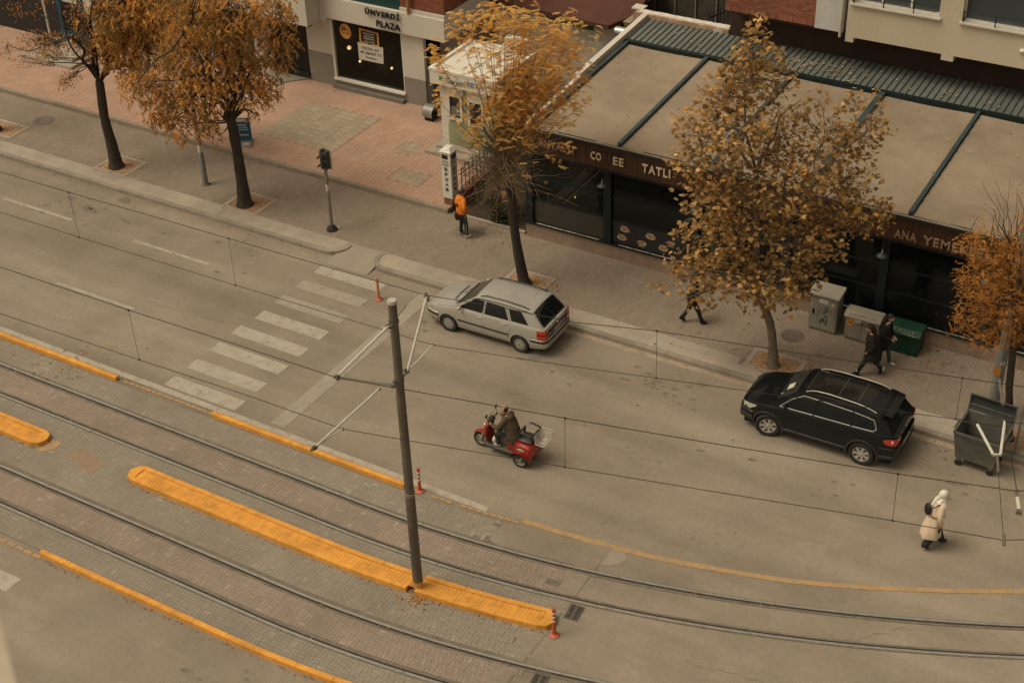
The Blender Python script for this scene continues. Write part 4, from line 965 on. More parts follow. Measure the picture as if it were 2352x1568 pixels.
sb(-31.08, 40.9, .9, -30.07, 40.97, 2.2, M_irond, 'cash_machine_recess'); sb(-30.95, 40.86, 2.2, -30.1, 40.94, 2.6, M_paper, 'notice_panel'); sb(-31.4, 40.84, 3.4, -29.7, 40.98, 4.4, M_blue, 'blue_lintel')
q = MB().m(M_wall)     # curved white arch over the entrance
for i in range(9):
    a0, a1 = math.pi*.5*i/9, math.pi*.5*(i+1)/9
    q.add([(-30.6+1.1*math.sin(a), 40.80, 3.0+1.1*math.cos(a)) for a in (a0, a1)]+[(-30.6+1.4*math.sin(a), 40.80, 3.0+1.4*math.cos(a)) for a in (a1, a0)]+[(-30.6+1.1*math.sin(a), 40.85, 3.0+1.1*math.cos(a)) for a in (a0, a1)], [(0, 1, 2, 3), (0, 4, 5, 1)])
q.build('arch', None, shp)
sb(-29.19, 41.0, .28, -29.12, 44.6, 1.0, M_blue, 'side_base'); sb(-29.19, 41.0, 1.0, -29.14, 44.6, 4.4, M_blue2, 'side_glazing')
for yy in (41.0, 42.2, 43.4, 44.55): sb(-29.2, yy, 1.0, -29.08, yy+.22, 4.6, M_blue if yy < 44 else M_wall, 'side_mullion')
sb(-29.2, 41.0, .281, -28.75, 44.6, .42, M_slab, 'side_step')
sb(-31.9, 38.9, .281, -29.0, 40.8, .40, M_slab, 'entrance_step'); sb(-31.7, 39.3, .402, -29.3, 40.8, .52, M_slab, 'entrance_step'); 
q = atY(72, 10, 40.3); MB().m(M_wall).tube([(-31.45, 40.3, .3), (-31.45, 40.3, 4.5)], .05, 8).build('white_post', None, shp)
gw = thing('grey_wall', 'plain grey wall between the blue shop and the white corner building', 'wall', (-27, 45, 0))
MB().m(M_greyw).box(-28.4, 45.2, .28, -26.1, 45.4, 6).build('wall_face', None, gw)
tag(MB().m(M_darkroom).box(-28.4, 45.42, .0, -26.1, 52, 6).build('wall_core', None, gw), None)

# ------------------------------------------------ bank kiosk
ki = thing('bank_kiosk', 'white and green cash machine kiosk standing behind the yellow tree', 'kiosk', (-10.5, 41.3, .28))
kb = lambda x0, y0, z0, x1, y1, z1, m_, nm: MB().m(m_).box(x0, y0, z0, x1, y1, z1).build(nm, None, ki)
M_kw = mat('kiosk_white', (.62, .60, .53), rough=.5, var=.05, grime=.1); M_kg = mat('kiosk_light_green', (.27, .28, .17), rough=.6, var=.1, scale=1.5); M_kgd = mat('kiosk_dark_green', (.03, .12, .065), rough=.6, var=.3, scale=12)
X0, X1, Y0, Y1, ZB_, ZT = -11.68, -9.36, 40.12, 42.5, .50, 2.86
kb(X0-.35, 39.42, .282, -8.7, 42.7, .40, M_slab, 'base_step'); kb(X0-.1, 39.8, .402, -8.9, 42.7, .50, M_slab, 'base_step')
kb(X0, Y0, ZB_, X1, Y1, ZT, M_kw, 'kiosk_body')
ku = lambda u, v: atY(u, v, Y0-.004)
def kpoly(pts, m_, nm, y=Y0-.004): q = MB().m(m_); q.poly([(a, y, b) for a, b in pts]); return q.build(nm, None, ki)
n = 12; kpoly([(X0+.28, ZB_+.01)]+[(X0+.28, 1.2), (X0+.32, 1.42), (X0+.45, 1.5), (-10.72, 1.5), (-10.72, 2.8), (-10.55, 2.8), (-10.55, 1.5), (-9.7, 1.5), (-9.7, 2.8), (X1-.005, 2.8), (X1-.005, ZB_+.01)], M_kg, 'green_panel')
kpoly([(-10.7, ZB_+.02), (-10.45, ZB_+.02), (-9.9, 1.15), (-10.2, 1.15)], M_kgd, 'dark_green_stripe', Y0-.008); kpoly([(-10.0, ZB_+.02), (-9.6, ZB_+.02), (X1-.01, 1.0), (X1-.01, 1.35), (-9.6, 1.1)], M_kgd, 'dark_green_stripe', Y0-.008)
for (a, b_) in ((-11.28, -10.80), (-10.44, -9.92)):
    f = MB().m(M_kw); z0, z1 = (1.60, 2.42) if a < -11 else (1.50, 2.36)
    f.box(a-.06, Y0-.07, z0-.08, b_+.06, Y0-.01, z0); f.box(a-.06, Y0-.07, z1, b_+.06, Y0-.01, z1+.1); f.box(a-.06, Y0-.07, z0, a+.02, Y0-.01, z1); f.box(b_-.02, Y0-.07, z0, b_+.06, Y0-.01, z1)
    fr = f.build('cash_machine_frame', None, ki)
    MB().m(mat('machine_screen', (.025, .028, .035), rough=.3, var=.4, scale=8)).box(a+.02, Y0-.012, z0, b_-.02, Y0-.009, z1).build('machine_panel', None, fr)
    MB().m(mat('machine_grey', (.16, .15, .13), var=.3, scale=9) if a < -11 else M_blk).box(a+.08, Y0-.06, z0+.1, b_-.05, Y0-.014, z0+.42).build('keypad_shelf', None, fr)
    MB().m(M_paper).box(a+.3, Y0-.064, z0+.28, a+.46, Y0-.06, z0+.34).build('card_slot', None, fr)
# side panel on the right and the fascia with its lettering
kb(X1+.001, Y0+.02, ZB_, X1+.006, Y1, 2.85, M_kg, 'side_green_panel'); kb(X1+.007, 40.3, 1.1, X1+.010, 40.9, 1.5, M_kgd, 'side_dark_panel')
FX0, FX1, FY0, FY1 = -11.93, -9.2, 39.9, 42.66
kb(FX0, FY0, 2.86, FX1, FY1, 3.36, M_kw, 'fascia'); 
for (a, b_, c, d) in ((FX0-.02, FY0-.02, FX1+.02, FY0+.10), (FX0-.02, FY1-.10, FX1+.02, FY1+.02), (FX0-.02, FY0+.10, FX0+.10, FY1-.10), (FX1-.10, FY0+.10, FX1+.02, FY1-.10)): kb(a, b_, 3.362, c, d, 3.45, mat('bright_roof_edge', (.66, .64, .55), rough=.6, var=.05), 'roof_edge')
kb(-10.6, FY0+.11, 3.362, -10.48, FY1-.11, 3.40, M_kw, 'roof_divider')
q = MB().m(M_kw); q.lathe([(.0, .0), (.33, .0), (.33, .12), (0.001, .12)], 18, Matrix.Translation((-9.95, 42.2, 3.62)) @ Matrix.Rotation(R(78), 4, 'X') @ Matrix.Rotation(R(20), 4, 'Y')); q.build('dish', None, ki)
kb(-10.25, 42.25, 3.362, -9.45, 42.62, 3.95, M_kw, 'roof_unit'); 
MB().m(mat('rusty_fan', (.13, .085, .05), var=.3, scale=8)).lathe([(.001, .0), (.24, .0), (.24, .02), (.001, .03)], 18, Matrix.Translation((-9.9, 42.24, 3.66)) @ Matrix.Rotation(R(90), 4, 'X')).build('fan_grille', None, ki)
M_gdark = mat('dark_green_print', (.04, .07, .055), var=0, rough=.5); M_bl = mat('blue_print', (.05, .17, .33), var=0, rough=.5)
word('lettering', 'Garanti', (-11.25, FY0, 2.99), (-10.45, FY0, 2.99), .22, M_gdark, ki, depth=.006, bold=.0, lift=.006); word('lettering', 'BBVA', (-10.38, FY0, 3.02), (-9.68, FY0, 3.02), .20, M_bl, ki, depth=.006, bold=.01, lift=.006)
word('lettering', 'Garanti', (FX1, 40.75, 2.99), (FX1, 41.5, 2.99), .22, M_gdark, ki, n_out=(1, 0, 0), depth=.006, lift=.006); word('lettering', 'BBVA', (FX1, 41.58, 3.02), (FX1, 42.2, 3.02), .20, M_bl, ki, n_out=(1, 0, 0), depth=.006, bold=.01, lift=.006)
for (cx_, cy_, sidef) in ((-11.45, FY0-.006, 0), (FX1+.006, 40.45, 1)):
    q = MB().m(mat('petal_green', (.08, .22, .12), var=.1))
    for k in range(8):
        a = k*math.pi/4; L_ = .14 if k % 2 else .10; pts = [(0, 0), (L_*.6*math.cos(a+.35), L_*.6*math.sin(a+.35)), (L_*math.cos(a), L_*math.sin(a)), (L_*.6*math.cos(a-.35), L_*.6*math.sin(a-.35))]
        q.poly([(cx_+u, cy_, 3.12+v) if not sidef else (cx_, cy_+u, 3.12+v) for u, v in pts])
    q.build('petal_logo', None, ki)
MB().m(M_black).sphere((FX1-.25, FY0+.1, 2.80), .06, 10, 8).build('dome_camera', None, ki)

# fence, totem, hedge between plaza and restaurant
tp = thing('sign_pillar', 'white square pillar with vertical black lettering at the plaza corner', 'pillar', (-9.2, 36.75, .28))
MB().m(mat('pillar_stone_base', (.16, .075, .05), var=.2)).box(-9.36, 36.60, .13, -9.02, 36.94, .55).build('pillar_base', None, tp)
MB().m(M_kw).box(-9.38, 36.58, .552, -9.0, 36.96, 2.28).build('pillar_shaft', None, tp)
MB().m(M_kw).add([(-9.42, 36.54, 2.282), (-8.96, 36.54, 2.282), (-8.96, 37.0, 2.282), (-9.42, 37.0, 2.282), (-9.30, 36.66, 2.42), (-9.08, 36.66, 2.42), (-9.08, 36.88, 2.42), (-9.30, 36.88, 2.42)], [(3, 2, 1, 0), (4, 5, 6, 7), (0, 1, 5, 4), (1, 2, 6, 5), (2, 3, 7, 6), (3, 0, 4, 7)]).build('pillar_cap', None, tp)
for side in (0, 1):
    q = MB().m(M_blk)
    q.box(-9.34, 36.572, 2.02, -9.10, 36.578, 2.18) if not side else q.box(-8.998, 36.64, 2.02, -8.992, 36.9, 2.18)
    for r_ in range(4):
        for c_ in range(5):
            if side: q.box(-8.998, 36.64+c_*.05, 1.78+r_*.055, -8.993, 36.675+c_*.05, 1.80+r_*.055)
            else: q.box(-9.34+c_*.05, 36.573, 1.78+r_*.055, -9.305+c_*.05, 36.578, 1.80+r_*.055)
    q.build('printed_block', None, tp)
    for k, ch_ in enumerate('EPSAB'):
        z = 1.58-k*.19
        if side: word('lettering', ch_, (-9.0, 36.71, z), (-9.0, 36.83, z), .12, M_blk, tp, n_out=(1, 0, 0), depth=.004, bold=.03, lift=.003)
        else: word('lettering', ch_, (-9.25, 36.58, z), (-9.13, 36.58, z), .12, M_blk, tp, depth=.004, bold=.03, lift=.003)
fe = thing('iron_fence', 'black wrought iron fence on a red brick wall beside the sign pillar', 'fence', (-8.95, 38.5, .28))
MB().m(mat('red_brick_coping', (.22, .085, .05), rough=.9, var=.15)).box(-9.08, 37.0, .13, -8.86, 42.5, .62).build('low_wall', None, fe)
for k in range(22):
    y = 37.15+k*.24; q = MB().m(M_black); q.bar((-8.97, y, .622), (-8.97, y, 1.42+(.1 if k % 2 else 0)), .022)
    q.lathe([(.001, -.02), (.028, .0), (.001, .08)], 6, Matrix.Translation((-8.97, y, 1.44+(.1 if k % 2 else 0)))); q.build('fence_bar', None, fe)
    if k % 2 == 0:
        q = MB().m(M_black); pts = [(-8.97, y+.09*math.sin(a)*(1-a/8), 1.0+.11*math.cos(a)) for a in np.linspace(-2.6, 2.6, 9)]; q.tube(pts, .007, 4); q.build('scroll', None, fe)
for z in (.78, 1.28): MB().m(M_black).bar((-8.97, 37.05, z), (-8.97, 42.4, z), .025).build('fence_rail', None, fe)
# ground of the planted yard strip
tag(MB().m(mat('garden_soil', (.05, .035, .024), rough=1, var=.3, scale=3)).box(-8.85, 36.45, .0, -6.06, 46, .16).build('garden_bed'), kind='structure')
tag(MB().m(M_slab).box(-8.85, 36.33, .10, -6.06, 36.44, .20).build('garden_kerb'), kind='structure')
# curved galvanised hood beside the kiosk
q = at(985, 275, .28); t = thing('metal_hood', 'curved grey sheet metal hood standing on the plaza left of the kiosk', 'cover', (q.x, q.y, .28))
mb = MB().m(mat('hood_metal', (.22, .225, .21), rough=.45, metal=.3, var=.15)); G = []
for i in range(9):
    a = R(-20)+R(200)*i/8; G.append([(q.x-.15+j*.42, q.y+.1-.30*math.cos(a), .56+.30*math.sin(a)) for j in range(2)])
mb.grid(G, True); mb.build('hood_shell', None, t, sharp=80); MB().m(M_irond).box(q.x-.12, q.y-.1, .282, q.x+.24, q.y+.3, .52).build('wheel_block', None, t)
MB().m(mat('dark_side_panel', (.05, .048, .045))).box(-13.75, 42.3, .282, -13.45, 42.62, 2.0).build('service_panel', None, plz)

# blue advertising board
q = at(562, 330, .28); t = thing('advertising_board', 'blue pavement board with white lettering on a grey base behind the second tree', 'sign board', (q.x, q.y, .28), R(28))
MB().m(mat('board_base_grey', (.24, .235, .21), rough=.5)).box(-.32, -.32, .004, .32, .28, .09, taper=.12).build('board_base', None, t, local=True)
MB().m(M_paper).box(-.24, -.30, .091, -.08, -.14, .10).build('base_weight', None, t, local=True); MB().m(M_paper).box(.0, -.30, .091, .22, -.14, .10).build('base_weight', None, t, local=True)
MB().m(mat('board_blue', (.012, .075, .15), rough=.4, var=.05)).box(-.30, .0, .12, .30, .04, 1.02).build('blue_panel', None, t, local=True); MB().m(M_paper).box(-.2, -.004, .88, .24, -.001, 1.0).build('white_header', None, t, local=True)
for s_, z, h, a in (('PARK', .70, .10, .17), ('Olvano', .32, .09, .2)): word('lettering', s_, (-a, 0, z), (a, 0, z), h, M_paper, t, depth=.002, bold=.02, lift=.003, local=True)

for z in (.62, .54):
    for k in range(7): MB().m(M_paper).box(-.20+k*.06, -.004, z, -.165+k*.06, -.001, z+.035).build('printed_line', None, t, local=True)

# ================================================================== VEHICLES
M_tyre = mat('tyre_rubber', (.018, .017, .016), rough=.85, var=.2, scale=12)
M_alloy = mat('alloy_rim', (.46, .45, .42), rough=.35, metal=.5, var=.08)
M_cover = mat('grey_wheel_cover', (.30, .29, .255), rough=.5, metal=.2, var=.08)
M_trim = mat('black_plastic_trim', (.022, .023, .023), rough=.55, var=.1)
M_well = mat('wheel_well', (.008, .008, .008), rough=.95, var=0)
M_cglass = mat('tinted_car_glass', (.008, .010, .011), rough=.06, var=0, spec=.5)
M_cglass2 = mat('hazy_car_glass', (.030, .033, .028), rough=.10, var=.35, scale=2.5, spec=.5)
M_chrome = mat('satin_chrome', (.62, .60, .55), rough=.25, metal=.8, var=.03)
M_redlamp = mat('red_lamp_lens', (.48, .035, .018), rough=.2, var=.12, coat=.4, scale=9)
M_orlamp = mat('orange_indicator', (.65, .17, .03), rough=.25, var=.05)
M_clear = mat('clear_lamp_lens', (.50, .49, .44), rough=.12, metal=.3, var=.15, scale=12)
M_gap = mat('panel_gap', (.012, .012, .012), rough=.9, var=0)
def wheel(parent, x, y, z, r, w_, style, side, steer=0.):
    """style 'cover' : flat cover with ring of holes, 'alloy': spokes"""
    e = bpy.data.objects.new('wheel', None); COL.objects.link(e); e.parent = parent; e.location = (x, y, z); e.rotation_euler = (0, 0, steer); ORG[e.name] = Vector((0, 0, 0)); e.empty_display_size = .1
    Mx = Matrix.Rotation(R(90)*(-1 if side > 0 else 1), 4, 'X')     # local z -> outwards
    h = w_/2; ri = r*.66
    MB().m(M_tyre).lathe([(ri, -h), (r*.93, -h), (r, -h*.7), (r, h*.7), (r*.94, h), (ri+.01, h*1.0), (ri-.01, h*.8)], 28, Mx, caps=False).build('tyre', None, e, local=True, sharp=50)
    q = MB()
    if style == 'cover':
        q.m(M_cover).lathe([(ri, -h*.6), (ri, h*.82), (ri*.93, h*.97), (ri*.55, h*.95), (ri*.25, h*1.08), (.001, h*1.08)], 28, Mx, caps=False)
        q.m(M_well)
        for k in range(12):
            a = 2*math.pi*k/12; c = (ri*.76*math.cos(a), ri*.76*math.sin(a)); pts = [(c[0]+.021*math.cos(b), c[1]+.021*math.sin(b)) for b in np.linspace(0, 6.283, 9)[:-1]]
            q.poly([Mx@Vector((px_, py_, h*1.0)) for px_, py_ in pts])
        q.m(mat('blue_green_hub', (.05, .12, .10))); q.lathe([(.028, h*1.082), (.001, h*1.09)], 12, Mx, caps=False)
    else:
        q.m(M_alloy).lathe([(ri, -h*.6), (ri, h*.9), (ri*.93, h*.93), (ri*.90, h*.5)], 28, Mx, caps=False)
        q.m(M_well).lathe([(ri*.92, h*.15), (.001, h*.15)], 24, Mx, caps=False)
        q.m(M_alloy); n = 7
        for k in range(n):
            a = 2*math.pi*k/n; c, s = math.cos(a), math.sin(a); V = []
            for rr, hw, zz in ((ri*.16, .030, h*.78), (ri*.95, .042*(r/.34), h*.86)):
                for sg in (-1, 1):
                    for dz in (0, -h*.35): V.append(Mx@Vector((rr*c-sg*hw*s, rr*s+sg*hw*c, zz+dz)))
            q.add(V, [(0, 2, 6, 4), (0, 4, 5, 1), (2, 3, 7, 6), (1, 5, 7, 3)])
        q.lathe([(ri*.24, h*.5), (ri*.22, h*.88), (ri*.1, h*.95), (.001, h*.95)], 14, Mx, caps=False)
    q.build('rim', None, e, local=True, sharp=40); return e

class Car:
    def __init__(s, sp): s.sp = sp
    def I(s, key, x):
        a = s.sp[key]; return float(np.interp(x, [p[0] for p in a], [p[1] for p in a]))
    def SI(s, key, x):            # smooth interpolation
        a = s.sp[key]; d = .07; return (s.I(key, x-d)+2*s.I(key, x)+s.I(key, x+d))/4
    def bottom(s, x):
        zb = s.I('sill', x)
        for xc in s.sp['axles']:
            ra = s.sp['arch']; dx = abs(x-xc)
            if dx < ra: zb = max(zb, s.sp['wr']+math.sqrt(ra*ra-dx*dx))
        return zb
    def side_y(s, x, z):
        """outer half width of the lower body at (x,z)"""
        W = s.SI('width', x); zs = s.SI('shoulder', x); t = (z-.2)/(zs-.2); t = max(0, min(1, t))
        prof = np.interp(t, [0, .25, .55, .8, .95, 1], s.sp.get('prof', [.955, .99, 1.0, .985, .955, .93])); return W*prof
    def gh_y(s, x, z):
        zs = s.SI('shoulder', x); W = s.SI('width', x)*.925; return W-(z-zs)*s.sp['tumble']
    def roof(s, x, f):
        zr = s.SI('roof', x); zs = s.SI('shoulder', x); z = zr-.035*f*f if zr-zs > .02 else zr
        yr = s.gh_y(x, max(zr-.05, zs))-.03; return Vector((x, yr*f, zr-.045*f*f*min(1, max(0, (zr-zs)/.3))))
def build_car(name, label, cat, loc, yaw, sp, group=None):
    t = thing(name, label, cat, loc, yaw, group); c = Car(sp); mp = sp['paint']
    x0, x1 = sp['ends']; nX = 120; X = [x0+(x1-x0)*i/nX for i in range(nX+1)]
    # extra stations at arch ends
    for xc in sp['axles']: X += [xc-sp['arch']-.001, xc-sp['arch']+.004, xc+sp['arch']-.004, xc+sp['arch']+.001]
    X = sorted(X); G = []
    for x in X:
        zs = c.SI('shoulder', x); zb = min(c.bottom(x), zs-.06); row = []
        for f in (0, .08, .3, .5, .7, .85, .94, 1):
            z = zb+(zs-zb)*f; row.append(Vector((x, c.side_y(x, z), z)))
        ys = row[-1].y; zc = c.SI('deck', x)
        for f in (.93, .75, .5, .25, 0): row.append(Vector((x, ys*f, zs+(zc-zs)*(1-f**2.2))))
        row = row+[Vector((p.x, -p.y, p.z)) for p in row[-2::-1]]; G.append(row)
    b = MB().m(mp); b.grid(G, True)
    for r_, fl in ((G[0], 1), (G[-1], 0)):
        k = len(b.v); b.v += [tuple(p) for p in r_]; n = len(r_)
        for i in range(n//2): 
            q = [k+i, k+i+1, k+n-2-i, k+n-1-i]
            if i == n//2-1: q = [k+i, k+i+1, k+n-1-i]
            b.face(q if fl else q[::-1], False)
    body = b.build('body', None, t, local=True, sharp=32, merge=True)
    MB().m(M_well).box(x0+.12, -sp['width'][2][1]*.80, .17, x1-.12, sp['width'][2][1]*.80, .62).build('underbody', None, t, local=True)
    for xc in sp['axles']:
        for sg in (-1, 1):
            q = MB().m(M_well); w_ = c.SI('width', xc); pts = [(xc+sp['arch']*1.0*math.cos(a), sp['wr']+sp['arch']*math.sin(a)) for a in np.linspace(0, math.pi, 13)]
            q.grid([[(px_, sg*(w_*.72), pz) for px_, pz in pts], [(px_, sg*(w_*.965), pz) for px_, pz in pts]], True); q.build('wheel_arch', None, t, local=True)
            if sp.get('archtrim'):
                q = MB().m(M_trim); G2 = []
                for a in np.linspace(R(-12), R(192), 17):
                    G2.append([(xc+(sp['arch']+dr)*math.cos(a), sg*(c.side_y(xc+(sp['arch']+dr)*math.cos(a), .5)+dy), max(.2, sp['wr']+(sp['arch']+dr)*math.sin(a))) for dr, dy in ((-.01, .004), (.0, .014), (.05, .012), (.055, .0))])
                q.grid(G2, True); q.build('arch_trim', None, t, local=True)
    # greenhouse
    g0, g1 = sp['roof'][0][0], sp['roof'][-1][0]; X = [g0+(g1-g0)*i/60 for i in range(61)]; G = []
    for x in X:
        zs = c.SI('shoulder', x)-.01; zr = max(c.SI('roof', x), zs+.004); row = []
        zt = max(zr-.06, zs+.002)
        for f in (0, .25, .5, .75, .92): z = zs+(zt-zs)*f; row.append(Vector((x, c.gh_y(x, z), z)))
        e = c.roof(x, 1.0); row.append(Vector((x, (row[-1].y+e.y)/2+.012, (row[-1].z+max(e.z, zs))/2+.006)))
        for f in (.94, .7, .4, 0): p = c.roof(x, f); p.z = max(p.z, zs); row.append(p)
        G.append(row+[Vector((p.x, -p.y, p.z)) for p in row[-2::-1]])
    b = MB().m(mp); b.grid(G, True, flip=False); b.build('cabin_shell', None, t, local=True, sharp=30, merge=True)
    # side windows
    for sg in (-1, 1):
        for wi, poly in enumerate(sp['windows']):
            def pt(x, z, off): return Vector((x, sg*(c.gh_y(x, z)+off), z))
            cx = sum(p[0] for p in poly)/len(poly); cz = sum(p[1] for p in poly)/len(poly)
            q = MB().m(sp.get('wglass', M_cglass)); P_ = [pt(*p, .010) for p in poly]; q.poly(P_ if sg < 0 else P_[::-1])
            pane = q.build('side_window', None, t, local=True)
            fr_ = sp.get('winframe')
            if fr_:
                m_, wd = fr_; q = MB().m(m_); n = len(poly)
                for i in range(n):
                    if i in sp.get('frameskip', {}).get(wi, ()): continue
                    q.tube([pt(*poly[i], .012), pt(*poly[(i+1) % n], .012)], wd, 6)
                q.build('window_trim', None, t, local=True)
        # door gaps, handles, side moulding
        q = MB().m(M_gap)
        for ln in sp['gaps']:
            P_ = [Vector((x, sg*((c.side_y(x, z) if z <= c.SI('shoulder', x) else c.gh_y(x, z))+.002), z)) for x, z in ln]; q.tube(P_, .0055, 4)
        q.build('door_gap', None, t, local=True)
        for (hx, hz) in sp['handles']:
            q = MB().m(sp.get('handlemat', mp)); y = c.side_y(hx, hz)+.018; q.tube([(hx-.09, sg*(y-.012), hz), (hx-.06, sg*y, hz), (hx+.06, sg*y, hz), (hx+.09, sg*(y-.012), hz)], .014, 6); q.build('door_handle', None, t, local=True)
        if 'moulding' in sp:
            for (a, b_, z, hh) in sp['moulding']:
                q = MB().m(M_trim); G2 = []
                for x in np.linspace(a, b_, 16): G2.append([(x, sg*(c.side_y(x, zz)+dy), zz) for zz, dy in ((z-hh, .002), (z-hh*.8, .016), (z+hh*.8, .016), (z+hh, .002))])
                q.grid(G2, True, flip=sg < 0); q.build('side_moulding', None, t, local=True)
        # mirror
        mx_, mz_ = sp['mirror']; y = c.gh_y(mx_, mz_)+.02; q = MB().m(sp['mirrormat']); q.sphere((mx_-.01, sg*(y+.10), mz_+.03), .1, 12, 8, (.55, 1, .72)); q.bar((mx_, sg*(y-.03), mz_), (mx_, sg*(y+.06), mz_+.01), .04); q.build('wing_mirror', None, t, local=True, sharp=60)
        # roof rails
        ra, rb, rm_, rh = sp['rails']; q = MB().m(rm_); pts = []
        for i, x in enumerate(np.linspace(ra, rb, 15)):
            p = c.roof(x, .91); k = min(1, min(i, 14-i)/1.6); pts.append((x, sg*p.y, p.z+.008+rh*k))
        q.tube(pts, sp.get('railr', .017), 8); q.build('roof_rail', None, t, local=True)
    # windscreen and tailgate glass laid on the cabin surface
    for nm, xa, xb, fw, dz in sp['screens']:
        G2 = []; 
        for x in np.linspace(xa, xb, 9):
            row = []
            for f in np.linspace(-fw, fw, 9):
                p = c.roof(x, f); p2 = c.roof(x+.02, f); sl = Vector((0.02, 0, p2.z-p.z)); nrm = Vector((-sl.z, 0, sl.x)).normalized(); row.append(p+nrm*dz)
            G2.append(row)
        q = MB().m(sp['glassmat'].get(nm, M_cglass)); q.grid(G2, True); q.build(nm, None, t, local=True, sharp=60)
    for (x, y, st, side) in ((sp['axles'][0], 1, sp.get('steer', 0), 1), (sp['axles'][0], -1, sp.get('steer', 0), -1), (sp['axles'][1], 1, 0, 1), (sp['axles'][1], -1, 0, -1)):
        wheel(t, x, y*sp['track'], sp['wr'], sp['wr'], sp['ww'], sp['wstyle'], side, st)
    return t, c
def bumper(t, c, xe, z0, z1, prot, m_, nm, strip=None):
    """bar wrapped round one end and back to the wheel arch"""
    s = 1 if xe > 0 else -1; ax = c.sp['axles'][0 if s > 0 else 1]; xa = ax+s*(c.sp['arch']+.05); zm = (z0+z1)/2; path = []
    xc = xe-s*.10; yc = c.side_y(xc, zm)+.014
    for x in np.linspace(xa, xc, 5): path.append((x, c.side_y(x, zm)+.014))
    for k in range(1, 5): a = math.pi/2*k/5; path.append((xc+s*(.10+prot)*math.sin(a)*.95, yc-.16*(1-math.cos(a))-.0))
    path.append((xe+s*prot, yc-.18)); path.append((xe+s*(prot+.01), yc*.4)); path.append((xe+s*(prot+.012), 0))
    path = path+[(x, -y) for x, y in path[-2::-1]]
    def band(off, rows):
        G2 = []
        for i, (x, y) in enumerate(path):
            q0 = Vector(path[max(i-1, 0)]); q1 = Vector(path[min(i+1, len(path)-1)]); d = (q1-q0).normalized(); n = Vector((-d.y, d.x))*(-1 if s < 0 else 1)
            if n.dot(Vector((x-ax*.3, y))) < 0: n = -n
            G2.append([(x+n.x*(off+dd), y+n.y*(off+dd), z) for z, dd in rows])
        return G2
    q = MB().m(m_); q.grid(band(0, ((z0, -.04), (z0+.03, .0), (zm, .008), (z1-.02, .004), (z1, -.03))), True, flip=s > 0); b = q.build(nm, None, t, local=True, sharp=50, merge=True)
    if strip:
        q = MB().m(M_trim); q.grid(band(.009, ((strip[0], -.004), (strip[0]+.012, .010), (strip[1]-.012, .010), (strip[1], -.004))), True, flip=s > 0); q.build('bumper_strip', None, b, local=True, sharp=50)
    return b

# ---- silver estate car
M_silver = mat('silver_car_paint', (.395, .385, .35), rough=.30, metal=.35, var=.03, coat=.35, grime=.05)
est = dict(paint=M_silver, ends=(-2.02, 2.02), axles=(1.225, -1.225), arch=.325, wr=.285, ww=.175, wstyle='cover', track=.735, tumble=.30,
  width=[(-2.08, .70), (-1.95, .785), (-1.6, .815), (0, .82), (1.3, .815), (1.75, .77), (1.95, .70), (2.05, .62)],
  sill=[(-2.1, .34), (-1.7, .26), (1.7, .24), (2.1, .30)],
  shoulder=[(-2.1, .93), (-1.9, .955), (-1.2, .955), (.9, .91), (1.1, .885), (1.7, .78), (1.95, .69), (2.1, .62)],
  deck=[(-2.1, .95), (-1.9, .98), (1.0, .965), (1.2, .945), (1.7, .84), (1.95, .73), (2.1, .64)],
  roof=[(-2.00, .93), (-1.93, 1.0), (-1.62, 1.385), (-1.50, 1.43), (-.6, 1.455), (.1, 1.435), (.35, 1.39), (1.02, .935), (1.10, .90)],
  windows=[[(.86, .955), (.06, .965), (.01, 1.33), (.30, 1.33)], [(-.02, .965), (-.84, .975), (-.66, 1.33), (-.06, 1.335)], [(-.94, .985), (-1.50, .995), (-1.40, 1.12), (-1.22, 1.32), (-.80, 1.325)]],
  gaps=[[(.98, .90), (1.0, .6), (.93, .32), (.0, .30)], [(.04, 1.36), (.02, .95), (.0, .6), (.02, .30)], [(-.02, .30), (-.80, .30), (-.86, .55), (-.93, .75), (-.90, .98), (-.72, 1.36)], [(-1.62, .95), (-1.7, .62)], [(1.05, .90), (1.6, .80), (1.9, .70)]],
  handles=[(.12, .83), (-.72, .85)], moulding=[(.92, -.84, .52, .032), (1.95, 1.60, .47, .0)], mirror=(.78, .96), mirrormat=M_silver,
  rails=(.20, -1.45, M_trim, .05), railr=.016, screens=[('windscreen', .38, 1.0, .90, .012), ('rear_window', -1.93, -1.60, .86, .012), ('rear_window_frame', -1.96, -1.585, .93, .007)],
  glassmat={'windscreen': M_cglass2, 'rear_window': M_cglass, 'rear_window_frame': M_trim})
est['moulding'] = [(.90, -.86, .52, .03)]
t, c = build_car('estate_car', 'silver estate car parked along the kerb beside the crossing', 'car', (-4.07, 31.34, 0), R(181.0), est)
bumper(t, c, 2.03, .26, .56, .02, M_silver, 'front_bumper', (.44, .53)); bumper(t, c, -2.00, .30, .60, .09, M_silver, 'rear_bumper', (.50, .59))
SIDE = lambda c, x, z: c.side_y(x, z)
def corner_lamp(t, c, sg, pts, m_, nm, off=.008, end=None):
    q = MB().m(m_); q.poly([(x, sg*(y+off), z) for x, y, z in pts][::-sg or 1]); return q.build(nm, None, t, local=True)
